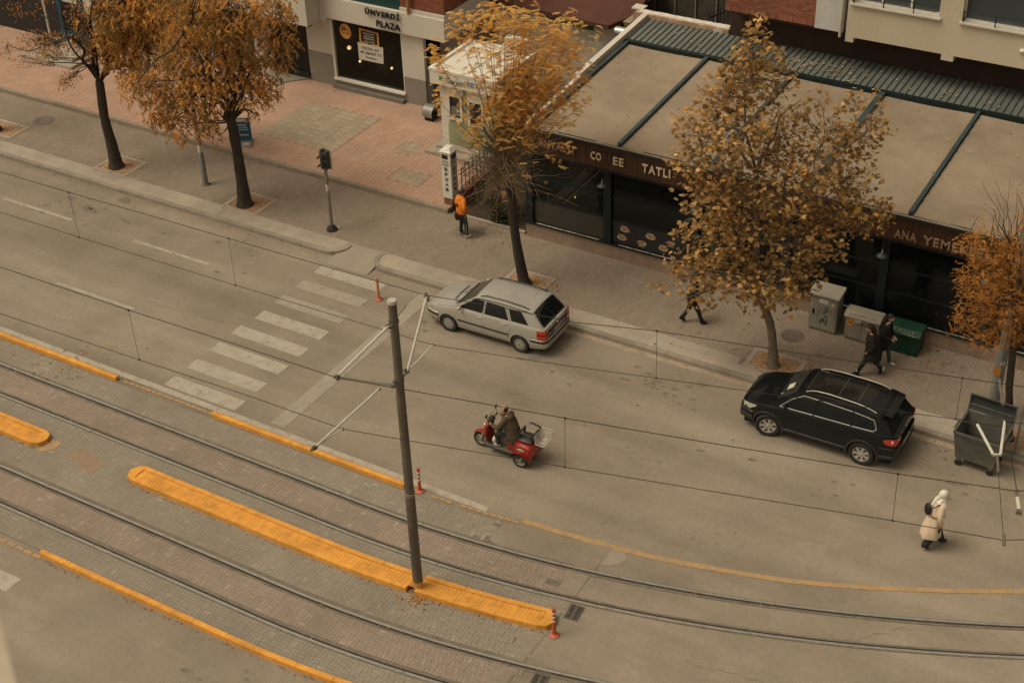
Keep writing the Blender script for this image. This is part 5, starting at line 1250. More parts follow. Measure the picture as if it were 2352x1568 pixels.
for sg in (-1, 1):
    q = MB().m(M_redlamp)      # tall tail lamp wrapping the rear corner
    G2 = []
    for (x, y) in ((-1.80, c.side_y(-1.80, .75)+.012), (-1.93, c.side_y(-1.93, .75)+.016), (-2.045, .745), (-2.06, .56)): G2.append([(x, sg*y, z) for z in (.62, .66, .88, .92)])
    q.grid(G2, True, flip=sg < 0); lp = q.build('tail_light', None, t, local=True)
    G2 = []
    for (x, y) in ((-1.80, c.side_y(-1.80, .75)+.016), (-1.93, c.side_y(-1.93, .75)+.020), (-2.050, .75), (-2.065, .56)): G2.append([(x, sg*y, z) for z in (.755, .80)])
    q = MB().m(M_trim); q.grid(G2, True, flip=sg < 0); q.build('lamp_band', None, lp, local=True)
    q = MB().m(M_clear); q.grid([[(1.84, sg*(c.side_y(1.84, .6)+.01), z) for z in (.58, .70)], [(1.99, sg*.60, z) for z in (.57, .68)], [(2.05, sg*.36, z) for z in (.57, .67)]], True, flip=sg > 0); q.build('headlight', None, t, local=True)
    q = MB().m(M_orlamp); y = c.side_y(1.02, .74)+.01; q.box(1.10, min(sg*y, sg*(y-.02)), .72, 1.15, max(sg*y, sg*(y-.02)), .75); q.build('side_indicator', None, t, local=True)
MB().m(M_trim).box(-2.058, -.56, .755, -2.03, .56, .80).build('tailgate_strip', None, t, local=True)
pl = MB().m(M_paper).box(-2.072, -.26, .63, -2.058, .26, .745).build('number_plate', None, t, local=True)
q = MB().m(M_blk); text_mesh('26 AUY 558', q, Vector((-2.073, .20, .652)), (0, -1, 0), (0, 0, 1), .42, .07, .003, .03); q.build('plate_lettering', None, pl, local=True)
MB().m(mat('plate_blue', (.02, .08, .35))).box(-2.075, .205, .63, -2.0725, .258, .745).build('plate_band', None, pl, local=True)
MB().m(M_chrome).lathe([(.05, 0), (.045, .01), (.001, .012)], 14, Matrix.Translation((-2.055, 0, .86)) @ Matrix.Rotation(R(-90), 4, 'Y')).build('round_badge', None, t, local=True)
MB().m(M_trim).tube([(-1.72, .05, 1.27), (-1.93, -.02, 1.06), (-1.98, .12, .99)], .010, 5).build('rear_wiper', None, t, local=True)
MB().m(M_trim).tube([(-1.30, 0, 1.455), (-1.48, .02, 1.80)], .004, 5).build('aerial', None, t, local=True); 
MB().m(M_trim).tube([(1.04, .62, .975), (.88, .30, 1.05), (.86, -.1, 1.07)], .010, 5).build('wiper', None, t, local=True); MB().m(M_trim).tube([(1.06, .05, .975), (.90, -.35, 1.04), (.90, -.55, 1.03)], .010, 5).build('wiper', None, t, local=True)
q = MB().m(M_trim); q.grid([[(1.20, y, .955+.012*(1-abs(y)/.6)) for y in (-.42, 0, .42)], [(1.165, y, .963+.012*(1-abs(y)/.6)) for y in (-.44, 0, .44)]], False); q.build('bonnet_vent', None, t, local=True)
for sg in (-1, 1):     # black gutter strips along the roof sides
    q = MB().m(M_trim); q.tube([(x, sg*(c.gh_y(x, c.SI('roof', x)-.06)+.008), c.SI('roof', x)-.058) for x in np.linspace(.42, -1.56, 14)], .014, 5); q.build('roof_gutter', None, t, local=True)

# ---- dark off-road estate
M_dk = mat('black_blue_car_paint', (.004, .0055, .007), rough=.3, metal=.0, var=.05, coat=.35, spec=.25)
suv = dict(paint=M_dk, ends=(-2.14, 2.14), axles=(1.302, -1.302), arch=.40, wr=.345, ww=.225, wstyle='alloy', track=.79, tumble=.36, steer=R(13),
  width=[(-2.2, .72), (-2.05, .83), (-1.7, .895), (0, .895), (1.4, .895), (1.85, .83), (2.05, .74), (2.2, .62)],
  sill=[(-2.2, .42), (-1.8, .32), (1.8, .30), (2.2, .40)],
  shoulder=[(-2.2, 1.06), (-2.0, 1.10), (-1.2, 1.10), (.9, 1.02), (1.2, 1.0), (1.75, .92), (2.0, .84), (2.2, .72)],
  deck=[(-2.2, 1.08), (-2.0, 1.13), (.9, 1.10), (1.2, 1.09), (1.75, 1.01), (2.0, .93), (2.2, .76)],
  roof=[(-2.06, 1.06), (-2.00, 1.14), (-1.80, 1.46), (-1.62, 1.565), (-1.0, 1.645), (-.2, 1.672), (.25, 1.645), (.58, 1.56), (1.20, 1.12), (1.32, 1.03)],
  windows=[[(1.02, 1.06), (.10, 1.085), (.02, 1.50), (.42, 1.50), (.72, 1.33)], [(.06, 1.085), (-.92, 1.11), (-.92, 1.47), (-.02, 1.50)], [(-.96, 1.11), (-1.52, 1.13), (-1.60, 1.20), (-1.50, 1.41), (-1.30, 1.44), (-.96, 1.47)]],
  winframe=(M_chrome, .011), frameskip={0: (1,), 1: (1, 3), 2: (5,)},
  gaps=[[(1.08, .98), (1.05, .6), (.95, .34), (.08, .32)], [(.06, 1.5), (.08, .9), (.06, .33)], [(.04, .33), (-.80, .34), (-.92, .62), (-1.0, .80), (-.94, 1.45)]],
  handles=[(.24, .93), (-.76, .96)], mirror=(.86, 1.10), mirrormat=M_dk, archtrim=True, moulding=[(.86, -.86, .38, .05)],
  rails=(.42, -1.50, M_chrome, .040), railr=.017, screens=[('windscreen', .66, 1.16, .90, .010), ('rear_window', -1.98, -1.80, .84, .010), ('glass_roof', -1.30, .42, .72, .006)],
  glassmat={'windscreen': M_cglass2, 'rear_window': M_cglass, 'glass_roof': mat('glass_roof_black', (.012, .012, .011), rough=.10, var=.2, scale=3)})
M_cglass3 = M_cglass
t, c = build_car('off_road_car', 'black four wheel drive car with silver roof rails parked before the steel waste container', 'car', (6.31, 31.20, 0), R(180.6), suv)
bumper(t, c, 2.14, .36, .66, .03, M_dk, 'front_bumper', (.36, .50)); bumper(t, c, -2.12, .38, .74, .07, M_dk, 'rear_bumper', (.40, .50))
for x in (-.42, -.95, .42):   # seams of the glass roof
    q = MB().m(mat('roof_seam', (.16, .15, .12), rough=.4)); q.tube([c.roof(x, f)+Vector((0, 0, .009)) for f in np.linspace(-.7, .7, 9)], .006, 4); q.build('roof_seam', None, t, local=True)
for sg in (-1, 1):
    q = MB().m(M_redlamp); G2 = []
    for (x, y, a, b_) in ((-1.84, c.side_y(-1.84, .95)+.014, .90, 1.0), (-1.98, c.side_y(-1.98, .95)+.022, .84, 1.04), (-2.12, c.side_y(-2.10, .95)+.02, .83, 1.05), (-2.17, .70, .84, 1.05), (-2.178, .50, .90, 1.03)): G2.append([(x, sg*y, z) for z in (a, (a+b_)/2, b_)])
    q.grid(G2, True, flip=sg < 0); lp = q.build('tail_light', None, t, local=True)
    MB().m(M_clear).sphere((-2.06, sg*(c.side_y(-2.06, .93)+.012), .94), .055, 10, 8, (.6, .6, 1)).build('lamp_reflector', None, lp, local=True); MB().m(M_clear).sphere((-2.175, sg*.62, .96), .032, 8, 6, (.6, .8, 1)).build('lamp_reflector', None, lp, local=True)
    q = MB().m(M_clear); G2 = []
    for (x, y, a, b_) in ((1.66, c.side_y(1.66, .84)+.012, .84, .89), (1.86, c.side_y(1.86, .8)+.020, .70, .88), (2.05, c.side_y(2.05, .76)+.018, .67, .84), (2.165, .52, .68, .78)): G2.append([(x, sg*y, z) for z in (a, (a+b_)/2, b_)])
    q.grid(G2, True, flip=sg > 0); hl = q.build('headlight', None, t, local=True)
    MB().m(M_chrome).sphere((1.97, sg*.76, .77), .05, 10, 8, (.5, .7, 1)).build('lamp_reflector', None, hl, local=True)
pl = MB().m(M_paper).box(-2.215, -.26, .56, -2.20, .26, .67).build('number_plate', None, t, local=True)
q = MB().m(M_blk); text_mesh('26 AK 571', q, Vector((-2.216, .20, .58)), (0, -1, 0), (0, 0, 1), .42, .065, .003, .03); q.build('plate_lettering', None, pl, local=True)
MB().m(M_chrome).lathe([(.05, 0), (.045, .01), (.001, .012)], 14, Matrix.Translation((-2.15, 0, 1.0)) @ Matrix.Rotation(R(-90), 4, 'Y')).build('round_badge', None, t, local=True)
q = MB().m(M_paper); P_ = [c.roof(x, f)+Vector((0.012, 0, .016)) for x, f in ((1.02, .42), (1.04, .05), (.88, .02), (.86, .38))]; q.poly(P_); q.build('windscreen_paper', None, t, local=True)
q = MB().m(M_paper); P_ = [c.roof(x, f)+Vector((0.012, 0, .016)) for x, f in ((1.12, .62), (1.12, .57), (1.03, .60))]; q.poly(P_); q.build('windscreen_paper', None, t, local=True)
q = MB().m(M_dk); q.grid([[(-1.70, y, 1.580-.03*(abs(y)/.6)**2) for y in np.linspace(-.60, .60, 7)], [(-1.90, y, 1.555-.03*(abs(y)/.6)**2) for y in np.linspace(-.56, .56, 7)], [(-1.91, y, 1.53-.03*(abs(y)/.6)**2) for y in np.linspace(-.56, .56, 7)]], True); q.build('roof_spoiler', None, t, local=True)
for sg in (-1, 1): MB().m(M_redlamp).box(-2.20, min(sg*.45, sg*.62), .42, -2.17, max(sg*.45, sg*.62), .45).build('bumper_reflector', None, t, local=True)

# ---- red three-wheeled scooter
M_redp = mat('red_scooter_paint', (.24, .014, .008), rough=.25, var=.08, coat=.6); M_seat = mat('black_seat', (.020, .022, .022), rough=.5, var=.1)
sc = thing('mobility_scooter', 'red three wheeled electric scooter with white wire basket driving along the road', 'scooter', (-.72, 26.32, 0), R(180.5))
def sw(x, y, r, w_, nm='wheel'):
    e = bpy.data.objects.new(nm, None); COL.objects.link(e); e.parent = sc; e.location = (x, y, r); ORG[e.name] = Vector((0, 0, 0))
    Mx = Matrix.Rotation(R(-90), 4, 'X'); h = w_/2
    MB().m(M_tyre).lathe([(r*.68, -h), (r*.92, -h), (r, -h*.5), (r, h*.5), (r*.92, h), (r*.68, h)], 24, Mx, caps=False).build('tyre', None, e, local=True)
    q = MB().m(mat('scooter_rim', (.34, .32, .27), rough=.4, metal=.4)); q.lathe([(r*.70, -h*.8), (r*.70, h*.8), (r*.60, h*.7), (r*.60, -h*.7), (r*.70, -h*.8)], 24, Mx, caps=False)
    for k in range(3):
        a = 2*math.pi*k/3; q.bar(Mx@Vector((r*.1*math.cos(a), r*.1*math.sin(a), 0)), Mx@Vector((r*.64*math.cos(a), r*.64*math.sin(a), 0)), .07, .04)
    q.lathe([(r*.2, -h), (r*.2, h), (.001, h)], 12, Mx, caps=True); q.build('rim', None, e, local=True); return e
sw(.80, 0, .235, .10); sw(-.58, .30, .225, .12); sw(-.58, -.30, .225, .12)
q = MB().m(M_chrome); q.bar((.80, .075, .235), (.66, .07, .62), .035); q.bar((.80, -.075, .235), (.66, -.07, .62), .035); q.build('fork', None, sc, local=True)
# front fairing: leg shield lofted upwards
def loft(rows, m_, nm, parent=sc, sharp=45, flip=False): return MB().m(m_).grid(rows, True, flip=flip).build(nm, None, parent, local=True, sharp=sharp)
rows = []
for z, x, w_, d in ((.28, .50, .17, .03), (.45, .56, .21, .08), (.62, .60, .23, .13), (.80, .57, .22, .12), (.92, .53, .17, .09), (.98, .50, .10, .03)):
    rows.append([(x+d*math.cos(a)-.04, w_*math.sin(a), z) for a in np.linspace(-1.75, 1.75, 11)])
loft(rows, M_redp, 'front_fairing')
rows = []
for k, a in enumerate(np.linspace(R(20), R(150), 8)): rows.append([(.80+.27*math.cos(a), y, .235+.27*math.sin(a)+(.0 if abs(y) > .05 else .012)) for y in (-.075, -.04, 0, .04, .075)])
loft(rows, M_redp, 'front_mudguard')
q = MB().m(M_clear).sphere((.66, 0, .74), .075, 12, 8, (.6, 1, 1)); q.build('headlight', None, sc, local=True)
q = MB().m(M_seat); q.tube([(.50, 0, .90), (.44, 0, 1.04)], .035, 8); q.tube([(.34, .30, 1.02), (.42, .22, 1.06), (.44, 0, 1.05), (.42, -.22, 1.06), (.34, -.30, 1.02)], .018, 8); q.sphere((.44, 0, 1.03), .09, 10, 8, (1, 1.3, .7)); q.build('handlebar', None, sc, local=True)
for sg in (-1, 1):
    q = MB().m(M_seat); q.tube([(.42, sg*.20, 1.06), (.46, sg*.24, 1.22)], .008, 6); q.sphere((.46, sg*.25, 1.26), .06, 10, 8, (.4, 1, .8)); q.build('mirror', None, sc, local=True)
q = MB().m(glassmat('clear_windshield', (.3, .3, .27), .25)); q.grid([[(.54-.02*abs(y)*3, y, z0) for y in (-.16, 0, .16)] for z0 in (.96,)]+[[(.46-.02*abs(y)*3, y, 1.22) for y in (-.13, 0, .13)]], True); q.build('windshield', None, sc, local=True)
q = MB().m(mat('floor_plate', (.10, .095, .085), rough=.7, var=.2)); q.box(-.40, -.22, .24, .56, .22, .29); q.build('floor_deck', None, sc, local=True)
MB().m(M_trim).box(-.75, -.16, .15, .5, .16, .24).build('chassis', None, sc, local=True)
rows = []
for z, a0, a1, w_ in ((.27, -.10, -.36, .16), (.55, -.10, -.38, .17), (.60, -.08, -.40, .18)): rows.append([(a0, -w_, z), (a0, w_, z), (a1, w_, z), (a1, -w_, z), (a0, -w_, z)])
loft(rows, M_redp, 'seat_base', sharp=20)
def cushion(x0, x1, w_, z, h, nm, m_=M_seat):
    rows = []
    for x in np.linspace(x0, x1, 7): 
        e = math.sin(math.pi*(x-x0)/(x1-x0))**.35 if 0 < (x-x0)/(x1-x0) < 1 else .45
        rows.append([(x, w_*math.cos(a)*(.8+.2*e), z+h*.5+h*.5*math.sin(a)*e) for a in np.linspace(0, 2*math.pi, 13)])
    return MB().m(m_).grid(rows, True).build(nm, None, sc, local=True, sharp=60)
cushion(-.42, .0, .19, .61, .12, 'rider_seat'); cushion(-.86, -.47, .22, .72, .13, 'rear_seat')
rows = [[(-.44, y, z) for y in np.linspace(-.15, .15, 5)] for z in (.78, 1.0)]
q = MB().m(M_seat); q.tube([(-.45, -.14, .74), (-.49, -.14, 1.0), (-.49, .14, 1.0), (-.45, .14, .74)], .035, 8); q.build('rider_backrest', None, sc, local=True)
q = MB().m(M_seat); q.tube([(-.88, 0, .80), (-.93, 0, 1.05)], .03, 8); q.sphere((-.92, 0, .98), .2, 12, 8, (.25, 1, .6)); q.build('rear_backrest', None, sc, local=True)
for sg in (-1, 1):
    q = MB().m(M_seat); q.tube([(-.92, sg*.24, .92), (-.88, sg*.25, 1.05), (-.66, sg*.25, 1.10), (-.58, sg*.25, 1.08)], .026, 8); q.build('armrest', None, sc, local=True)
rows = []     # rear body
for z, x0_, x1_, w_ in ((.30, -.42, -.88, .30), (.42, -.38, -.92, .35), (.56, -.38, -.93, .36), (.68, -.40, -.90, .32), (.72, -.45, -.86, .24)):
    rows.append([(x0_, -w_*.8, z), (x0_+.0, w_*.8, z), (x0_-.06, w_, z), (x1_+.06, w_, z), (x1_, w_*.8, z), (x1_, -w_*.8, z), (x1_+.06, -w_, z), (x0_-.06, -w_, z), (x0_, -w_*.8, z)])
loft(rows, M_redp, 'rear_body', sharp=40, flip=True); MB().m(M_redp).box(-.86, -.24, .70, -.45, .24, .722).build('rear_body_top', None, sc, local=True)
for sg in (-1, 1):
    rows = []
    for a in np.linspace(R(-5), R(185), 10): rows.append([(-.58+.29*math.cos(a), sg*y, .24+.27*math.sin(a)) for y in (.22, .36, .40, .41)])
    loft(rows, M_redp, 'rear_mudguard', flip=sg > 0)
    q = MB().m(mat('silver_flash', (.45, .42, .36), rough=.3, metal=.4)); q.sphere((-.62, sg*.365, .60), .09, 10, 8, (1.4, .12, .5)); q.build('side_flash', None, sc, local=True)
    MB().m(M_redlamp).box(-.945, min(sg*.2, sg*.3), .52, -.93, max(sg*.2, sg*.3), .58).build('tail_light', None, sc, local=True)
wb = bpy.data.objects.new('wire_basket', None); COL.objects.link(wb); wb.parent = sc; ORG[wb.name] = Vector((0, 0, 0))
M_wire = mat('white_wire', (.55, .53, .47), rough=.4, metal=.2); q = MB().m(M_wire)
for z, e in ((.82, 0), (.88, .01), (.94, .02), (1.0, .03), (1.08, .045)):
    a0, a1, w_ = -.97, -1.24-e, .20+e; P_ = [(a0, -w_, z), (a0, w_, z), (a1, w_, z), (a1, -w_, z), (a0, -w_, z)]; q.tube(P_, .007, 4, caps=False)
for k in range(9):
    y = -.2+.05*k; q.tube([(-.97, y, 1.08), (-.97, y, .82), (-1.24, y, .82), (-1.285, y*1.2, 1.08)], .006, 4, caps=False)
for k in range(4):
    x = -1.0-.07*k; q.tube([(x, -.245, 1.08), (x, -.2, .82), (x, .2, .82), (x, .245, 1.08)], .006, 4, caps=False)
q.build('basket_wire', None, wb, local=True)

# ================================================================== STREET FURNITURE
M_rpl = mat('red_bollard_plastic', (.42, .075, .035), rough=.55, var=.15, scale=6, grime=.15); M_refl = mat('white_reflective_band', (.62, .60, .56), rough=.4, var=.05)
def bollard(x, y, h, label, faded=False, z=0.):
    t = thing('flexible_bollard', label, 'bollard', (x, y, z), group='red plastic delineator bollards on the road'); Mx = Matrix.Translation((x, y, z))
    m_ = mat('orange_faded_plastic', (.52, .15, .07), rough=.6, var=.12, scale=6) if faded else M_rpl
    MB().m(mat('bollard_foot', (.40, .11, .065), rough=.7, var=.15)).lathe([(.125, .008), (.125, .025), (.09, .045), (.055, .07)], 18, Mx).build('base', None, t)
    MB().m(m_).lathe([(.055, .068), (.048, .10), (.040, .45), (.040, h-.05), (.044, h-.045), (.044, h-.01), (.03, h)], 14, Mx).build('post', None, t)
    for k in range(3):
        zz = h-.14-k*.12; MB().m(M_refl if not faded else mat('worn_orange_band', (.50, .22, .13), rough=.5)).lathe([(.0425, zz-.03), (.0425, zz+.03)], 14, Mx, caps=False).build('reflective_band', None, t)
bollard(-8.16, 30.95, .80, 'faded orange bollard beside the first crossing stripe near the kerb', True)
bollard(-1.93, 23.90, .78, 'red and white striped bollard at the end of the yellow kerb beside the mast')
bollard(3.64, 21.12, .86, 'red and white striped bollard at the rounded right end of the yellow island')

# traffic light
M_galv = mat('galvanised_pole', (.22, .215, .19), rough=.5, metal=.4, var=.12, scale=6, grime=.15)
q = at(763, 528, .13); TX, TY = q.x, q.y
tl = thing('traffic_light', 'pedestrian traffic light with two dark visored lamps on a grey pole', 'traffic light', (TX, TY, .13)); Mx = Matrix.Translation((TX, TY, 0))
MB().m(M_galv).lathe([(.062, .13), (.060, 1.0), (.052, 2.95)], 14, Mx).build('pole', None, tl)
MB().m(mat('rubble_foot', (.028, .025, .022), rough=.95, var=.4, scale=12)).lathe([(.20, .132), (.17, .22), (.10, .30), (.07, .34)], 9, Mx).build('foot_collar', None, tl)
MB().m(M_paper).lathe([(.064, 1.62), (.064, 1.86)], 14, Mx, caps=False).build('paper_sticker', None, tl); MB().m(M_redlamp).box(TX-.03, TY-.068, 1.68, TX+.0, TY-.0645, 1.76).build('printed_spot', None, tl)
hd = MB().m(mat('signal_housing', (.05, .05, .045), rough=.5, var=.1)); hd.box(TX-.13, TY-.06, 2.42, TX+.13, TY+.12, 3.05); head = hd.build('signal_head', None, tl)
MB().m(mat('signal_backplate', (.26, .25, .22), rough=.6)).box(TX-.19, TY+.121, 2.38, TX+.19, TY+.135, 3.1).build('backplate', None, tl)
for z in (2.58, 2.88):
    MB().m(M_irond).lathe([(.10, 0), (.001, .01)], 14, Matrix.Translation((TX, TY-.062, z)) @ Matrix.Rotation(R(90), 4, 'X')).build('lens', None, head)
    G2 = []
    for i in range(9):
        a = R(-15)+R(210)*i/8; G2.append([(TX+.115*math.cos(a), TY-.06, z+.115*math.sin(a)), (TX+.105*math.cos(a), TY-.24, z-.015+.105*math.sin(a))])
    MB().m(mat('visor_black', (.02, .02, .018), rough=.5)).grid(G2, True).build('visor', None, head)
q = MB().m(mat('signal_housing', (0, 0, 0))); q.box(TX-.10, TY-.04, 3.06, TX+.02, TY+.05, 3.14); q.build('top_bracket', None, tl)
MB().m(mat('top_camera', (.25, .22, .17))).sphere((TX-.08, TY-.05, 3.16), .06, 10, 8, (1.3, 1, .7)).build('sensor', None, tl)
q = at(777, 523, .14); tag(MB().m(M_refl).lathe([(.04, .131), (.045, .15), (.03, .165)], 10, Matrix.Translation((q.x, q.y, 0))).build('paper_cup', None, None, origin=(q.x, q.y, .13)), 'small white cup lying beside the foot of the traffic light', 'cup')

# street lamp post behind the second tree
q = at(473, 424, .13); LX, LY = q.x, q.y; lp = thing('street_lamp_post', 'tall grey lamp post rising behind the drooping branches of the second tree', 'lamp post', (LX, LY, .13)); Mx = Matrix.Translation((LX, LY, 0))
MB().m(mat('blue_grey_paint', (.16, .175, .165), rough=.55, var=.2, scale=5, lowcol=((.09, .085, .07), .62))).lathe([(.10, .131), (.10, 1.2), (.085, 1.3), (.07, 5), (.055, 8.2)], 12, Mx).build('pole', None, lp)
MB().m(M_paper).lathe([(.088, 1.42), (.085, 1.70)], 12, Mx, caps=False).build('paper_sticker', None, lp); MB().m(M_iron).lathe([(.17, .132), (.13, .17)], 12, Mx).build('base_flange', None, lp)
MB().m(M_galv).tube([(LX, LY, 8.15), (LX, LY-.3, 8.5), (LX, LY-1.6, 8.7)], .04, 8).build('arm', None, lp); MB().m(M_galv).box(LX-.12, LY-2.2, 8.64, LX+.12, LY-1.55, 8.74).build('lamp_head', None, lp)

# right-hand pole with orange sticker
q = at(2276, 958, .13); RX, RY = q.x, q.y; rp = thing('steel_pole', 'tall blue grey steel pole with orange sticker behind the waste container', 'pole', (RX, RY, .13)); Mx = Matrix.Translation((RX, RY, 0))
MB().m(MATS['blue_grey_paint']).lathe([(.15, .131), (.14, 2.0), (.115, 8.5)], 14, Mx).build('pole', None, rp)
def on_pole(u, v): 
    p = atV(u, v, (RX, RY, 0), -.14); return p
p = on_pole(2290, 853); MB().m(M_or).add([(p+HR*dx+Vector((0, 0, dz))) for dx, dz in ((-.10, -.15), (.10, -.15), (.10, .15), (-.10, .15))], [(0, 1, 2, 3)]).build('orange_sticker', None, rp)
for a, b_ in ((2280, 884), (2302, 835), (2286, 800)):
    p = on_pole(a, b_); MB().m(M_paper).add([(p+HR*dx+Vector((0, 0, dz))) for dx, dz in ((-.07, -.05), (.05, -.07), (.07, .05), (-.03, .07))], [(0, 1, 2, 3)]).build('torn_paper', None, rp)
q = at(2330, 1042, .13); tag(MB().m(MATS['blue_grey_paint']).lathe([(.03, .131), (.03, 2.6)], 8, Matrix.Translation((q.x, q.y, 0))).build('thin_post', None, None, origin=(q.x, q.y, .13)), 'thin blue grey post at the right edge beside the dark tree trunk', 'post')

# utility cabinets by the restaurant wall
M_cab = mat('cabinet_grey', (.25, .235, .195), rough=.65, var=.10, scale=3, grime=.25); M_cabt = mat('cabinet_top', (.33, .30, .245), rough=.7, var=.1, grime=.2)
M_graf = mat('black_spray', (.02, .02, .018), rough=.8, var=.2); M_grafr = mat('red_marker', (.24, .075, .055), rough=.8, var=.2)
def scrawl(pts, y, m_, par, r_=.010):
    q = MB().m(m_)
    for ln in pts: q.tube([(x, y, z) for x, z in catmull([Vector((a, b_, 0)) for a, b_ in ln], 4) for x, z in ((x, z),)] if False else [(p.x, y, p.y) for p in catmull([(a, b_, 0) for a, b_ in ln], 4)], r_, 4)
    return q.build('graffiti', None, par)
def cab(label, x0, x1, y0, y1, h, top, rz_=0.):
    t = thing('utility_cabinet', label, 'cabinet', ((x0+x1)/2, (y0+y1)/2, .13))
    MB().m(M_concd).box(x0+.02, y0+.02, .131, x1-.02, y1-.02, .20).build('plinth', None, t); MB().m(M_cab).box(x0, y0, .202, x1, y1, .13+h).build('cabinet_body', None, t)
    return t
t = cab('tall grey utility cabinet with sloping lid and black graffiti beside the plane tree', 4.14, 4.97, 35.50, 36.0, 1.22, 0)
MB().m(M_cabt).add([(4.09, 35.44, 1.352), (5.02, 35.44, 1.352), (5.02, 36.03, 1.352), (4.09, 36.03, 1.352), (4.09, 35.44, 1.39), (5.02, 35.44, 1.39), (5.02, 36.03, 1.50), (4.09, 36.03, 1.50)], [(3, 2, 1, 0), (4, 5, 6, 7), (0, 1, 5, 4), (1, 2, 6, 5), (2, 3, 7, 6), (3, 0, 4, 7)]).build('lid', None, t)
MB().m(M_cab).box(4.19, 35.488, .26, 4.92, 35.498, 1.30).build('door', None, t); MB().m(M_black).box(4.24, 35.475, .70, 4.30, 35.487, .88).build('lock_handle', None, t)
MB().m(M_paper).box(4.42, 35.480, 1.12, 4.70, 35.486, 1.27).build('paper_notice', None, t); MB().m(M_paper).box(4.80, 35.480, 1.10, 4.89, 35.486, 1.18).build('paper_notice', None, t)
scrawl([[(4.58, .98), (4.68, 1.0), (4.66, .86), (4.55, .80)], [(4.56, .90), (4.68, .90)], [(4.50, .42), (4.52, .56), (4.60, .60), (4.57, .50), (4.68, .52), (4.66, .40)], [(4.60, .72), (4.68, .66), (4.70, .55)]], 35.482, M_graf, t, .013)
scrawl([[(4.36, .95), (4.42, .80), (4.38, .62), (4.46, .50)], [(4.40, 1.02), (4.50, .92), (4.44, .80)], [(4.70, 1.02), (4.80, .96), (4.74, .88), (4.88, .92), (4.93, .84)]], 35.482, M_grafr, t, .006)
t = cab('low pale utility cabinet with rounded lid and orange sticker behind the walking women', 5.25, 6.25, 35.5, 35.98, .78, 0)
MB().m(M_cabt).prism([(35.44, .915), (35.44, .95), (35.58, 1.07), (35.90, 1.07), (36.02, .97), (36.02, .915)], 5.21, 6.29, Matrix(((0, 0, 1, 0), (1, 0, 0, 0), (0, 1, 0, 0), (0, 0, 0, 1)))).build('lid', None, t)
MB().m(M_cab).box(5.29, 35.488, .26, 5.74, 35.498, .90).build('door', None, t); MB().m(M_cab).box(5.76, 35.488, .26, 6.21, 35.498, .90).build('door', None, t)
MB().m(M_or).box(5.32, 35.480, .62, 5.48, 35.487, .87).build('orange_sticker', None, t); scrawl([[(5.35, .80), (5.38, .70), (5.43, .78), (5.46, .70)]], 35.476, M_graf, t, .006); MB().m(M_paper).box(5.52, 35.480, .78, 5.72, 35.486, .89).build('paper_notice', None, t)
scrawl([[(5.62, .72), (5.66, .80), (5.69, .70), (5.73, .80), (5.77, .72), (5.80, .80), (5.84, .72), (5.90, .76)]], 35.480, M_graf, t, .006)
q = MB().m(M_grafr)
for k in range(9):
    x = 5.33+k*.088+(.06 if k > 5 else 0); J_ = lambda: rng.uniform(-.03, .03)
    zf = lambda y_: .955+(y_-35.44)*.857; ys_ = [35.455+rng.uniform(0, .02), 35.52+J_()*.6, 35.49+J_()*.5, 35.54+J_()*.5]
    q.tube([(x+J_()*.6, ys_[0], zf(ys_[0])), (x+.02+J_(), ys_[1], zf(ys_[1])), (x+.03+J_(), ys_[2], zf(ys_[2])), (x+.06+J_()*.5, ys_[3], zf(ys_[3]))], .005, 4)
q.build('graffiti', None, t)
M_grn = mat('green_cabinet_paint', (.008, .040, .026), rough=.45, var=.25, scale=5, grime=.3, lowcol=((.03, .075, .055), .66))
t = thing('green_cabinet', 'low dark green metal cabinet with rounded scrawled lid', 'cabinet', (6.95, 35.85, .13))
MB().m(M_grn).box(6.42, 35.52, .135, 7.42, 36.15, .78).build('cabinet_body', None, t)
MB().m(mat('green_lid', (.008, .055, .033), rough=.6, var=.2, scale=5, grime=.2)).prism([(35.46, .782), (35.46, .83), (35.60, .95), (35.98, .97), (36.18, .88), (36.18, .782)], 6.38, 7.46, Matrix(((0, 0, 1, 0), (1, 0, 0, 0), (0, 1, 0, 0), (0, 0, 0, 1)))).build('lid', None, t)
q = MB().m(mat('cream_marker', (.28, .30, .20), rough=.7))
for ln in ([(6.70, .2), (6.66, .8), (6.76, 1.1)], [(6.80, .2), (6.86, .9), (6.92, .2)], [(7.04, .9), (6.96, .5), (7.06, .2)], [(7.14, .9), (7.10, .2), (7.18, .15)], [(7.22, .2), (7.22, .9), (7.30, .7), (7.22, .5)], [(6.9, -.15), (7.2, -.2), (7.35, -.25)]):
    q.tube([(x, 35.485+s*.10, .852+s*.085) for x, s in ln], .009, 4)
q.build('graffiti', None, t)

# waste container
M_zinc = mat('zinc_container', (.125, .13, .115), rough=.5, metal=.35, var=.18, scale=3, grime=.3, lowcol=((.10, .085, .07), .63))
dm = thing('waste_container', 'open grey steel waste container on wheels with its lid up at the kerb', 'waste container', (10.28, 31.85, 0), R(-3))
W0, W1, D0, D1 = .50, .60, .40, .52; z0, z1 = .28, 1.12
q = MB().m(M_zinc)      # tapered hopper, open at the top, with wall thickness
def ring(w_, d, z): return [(-w_, -d, z), (w_, -d, z), (w_, d, z), (-w_, d, z)]
V = ring(W0, D0, z0)+ring(W1, D1, z1)+ring(W1-.03, D1-.03, z1)+ring(W0-.02, D0-.02, z0+.02)
q.add(V, [(3, 2, 1, 0)]+[(k, (k+1) % 4, (k+1) % 4+4, k+4) for k in range(4)]+[(k+4, (k+1) % 4+4, (k+1) % 4+8, k+8) for k in range(4)]+[(k+8, (k+1) % 4+8, (k+1) % 4+12, k+12) for k in range(4)]+[(12, 13, 14, 15)]); q.build('hopper', None, dm, local=True)
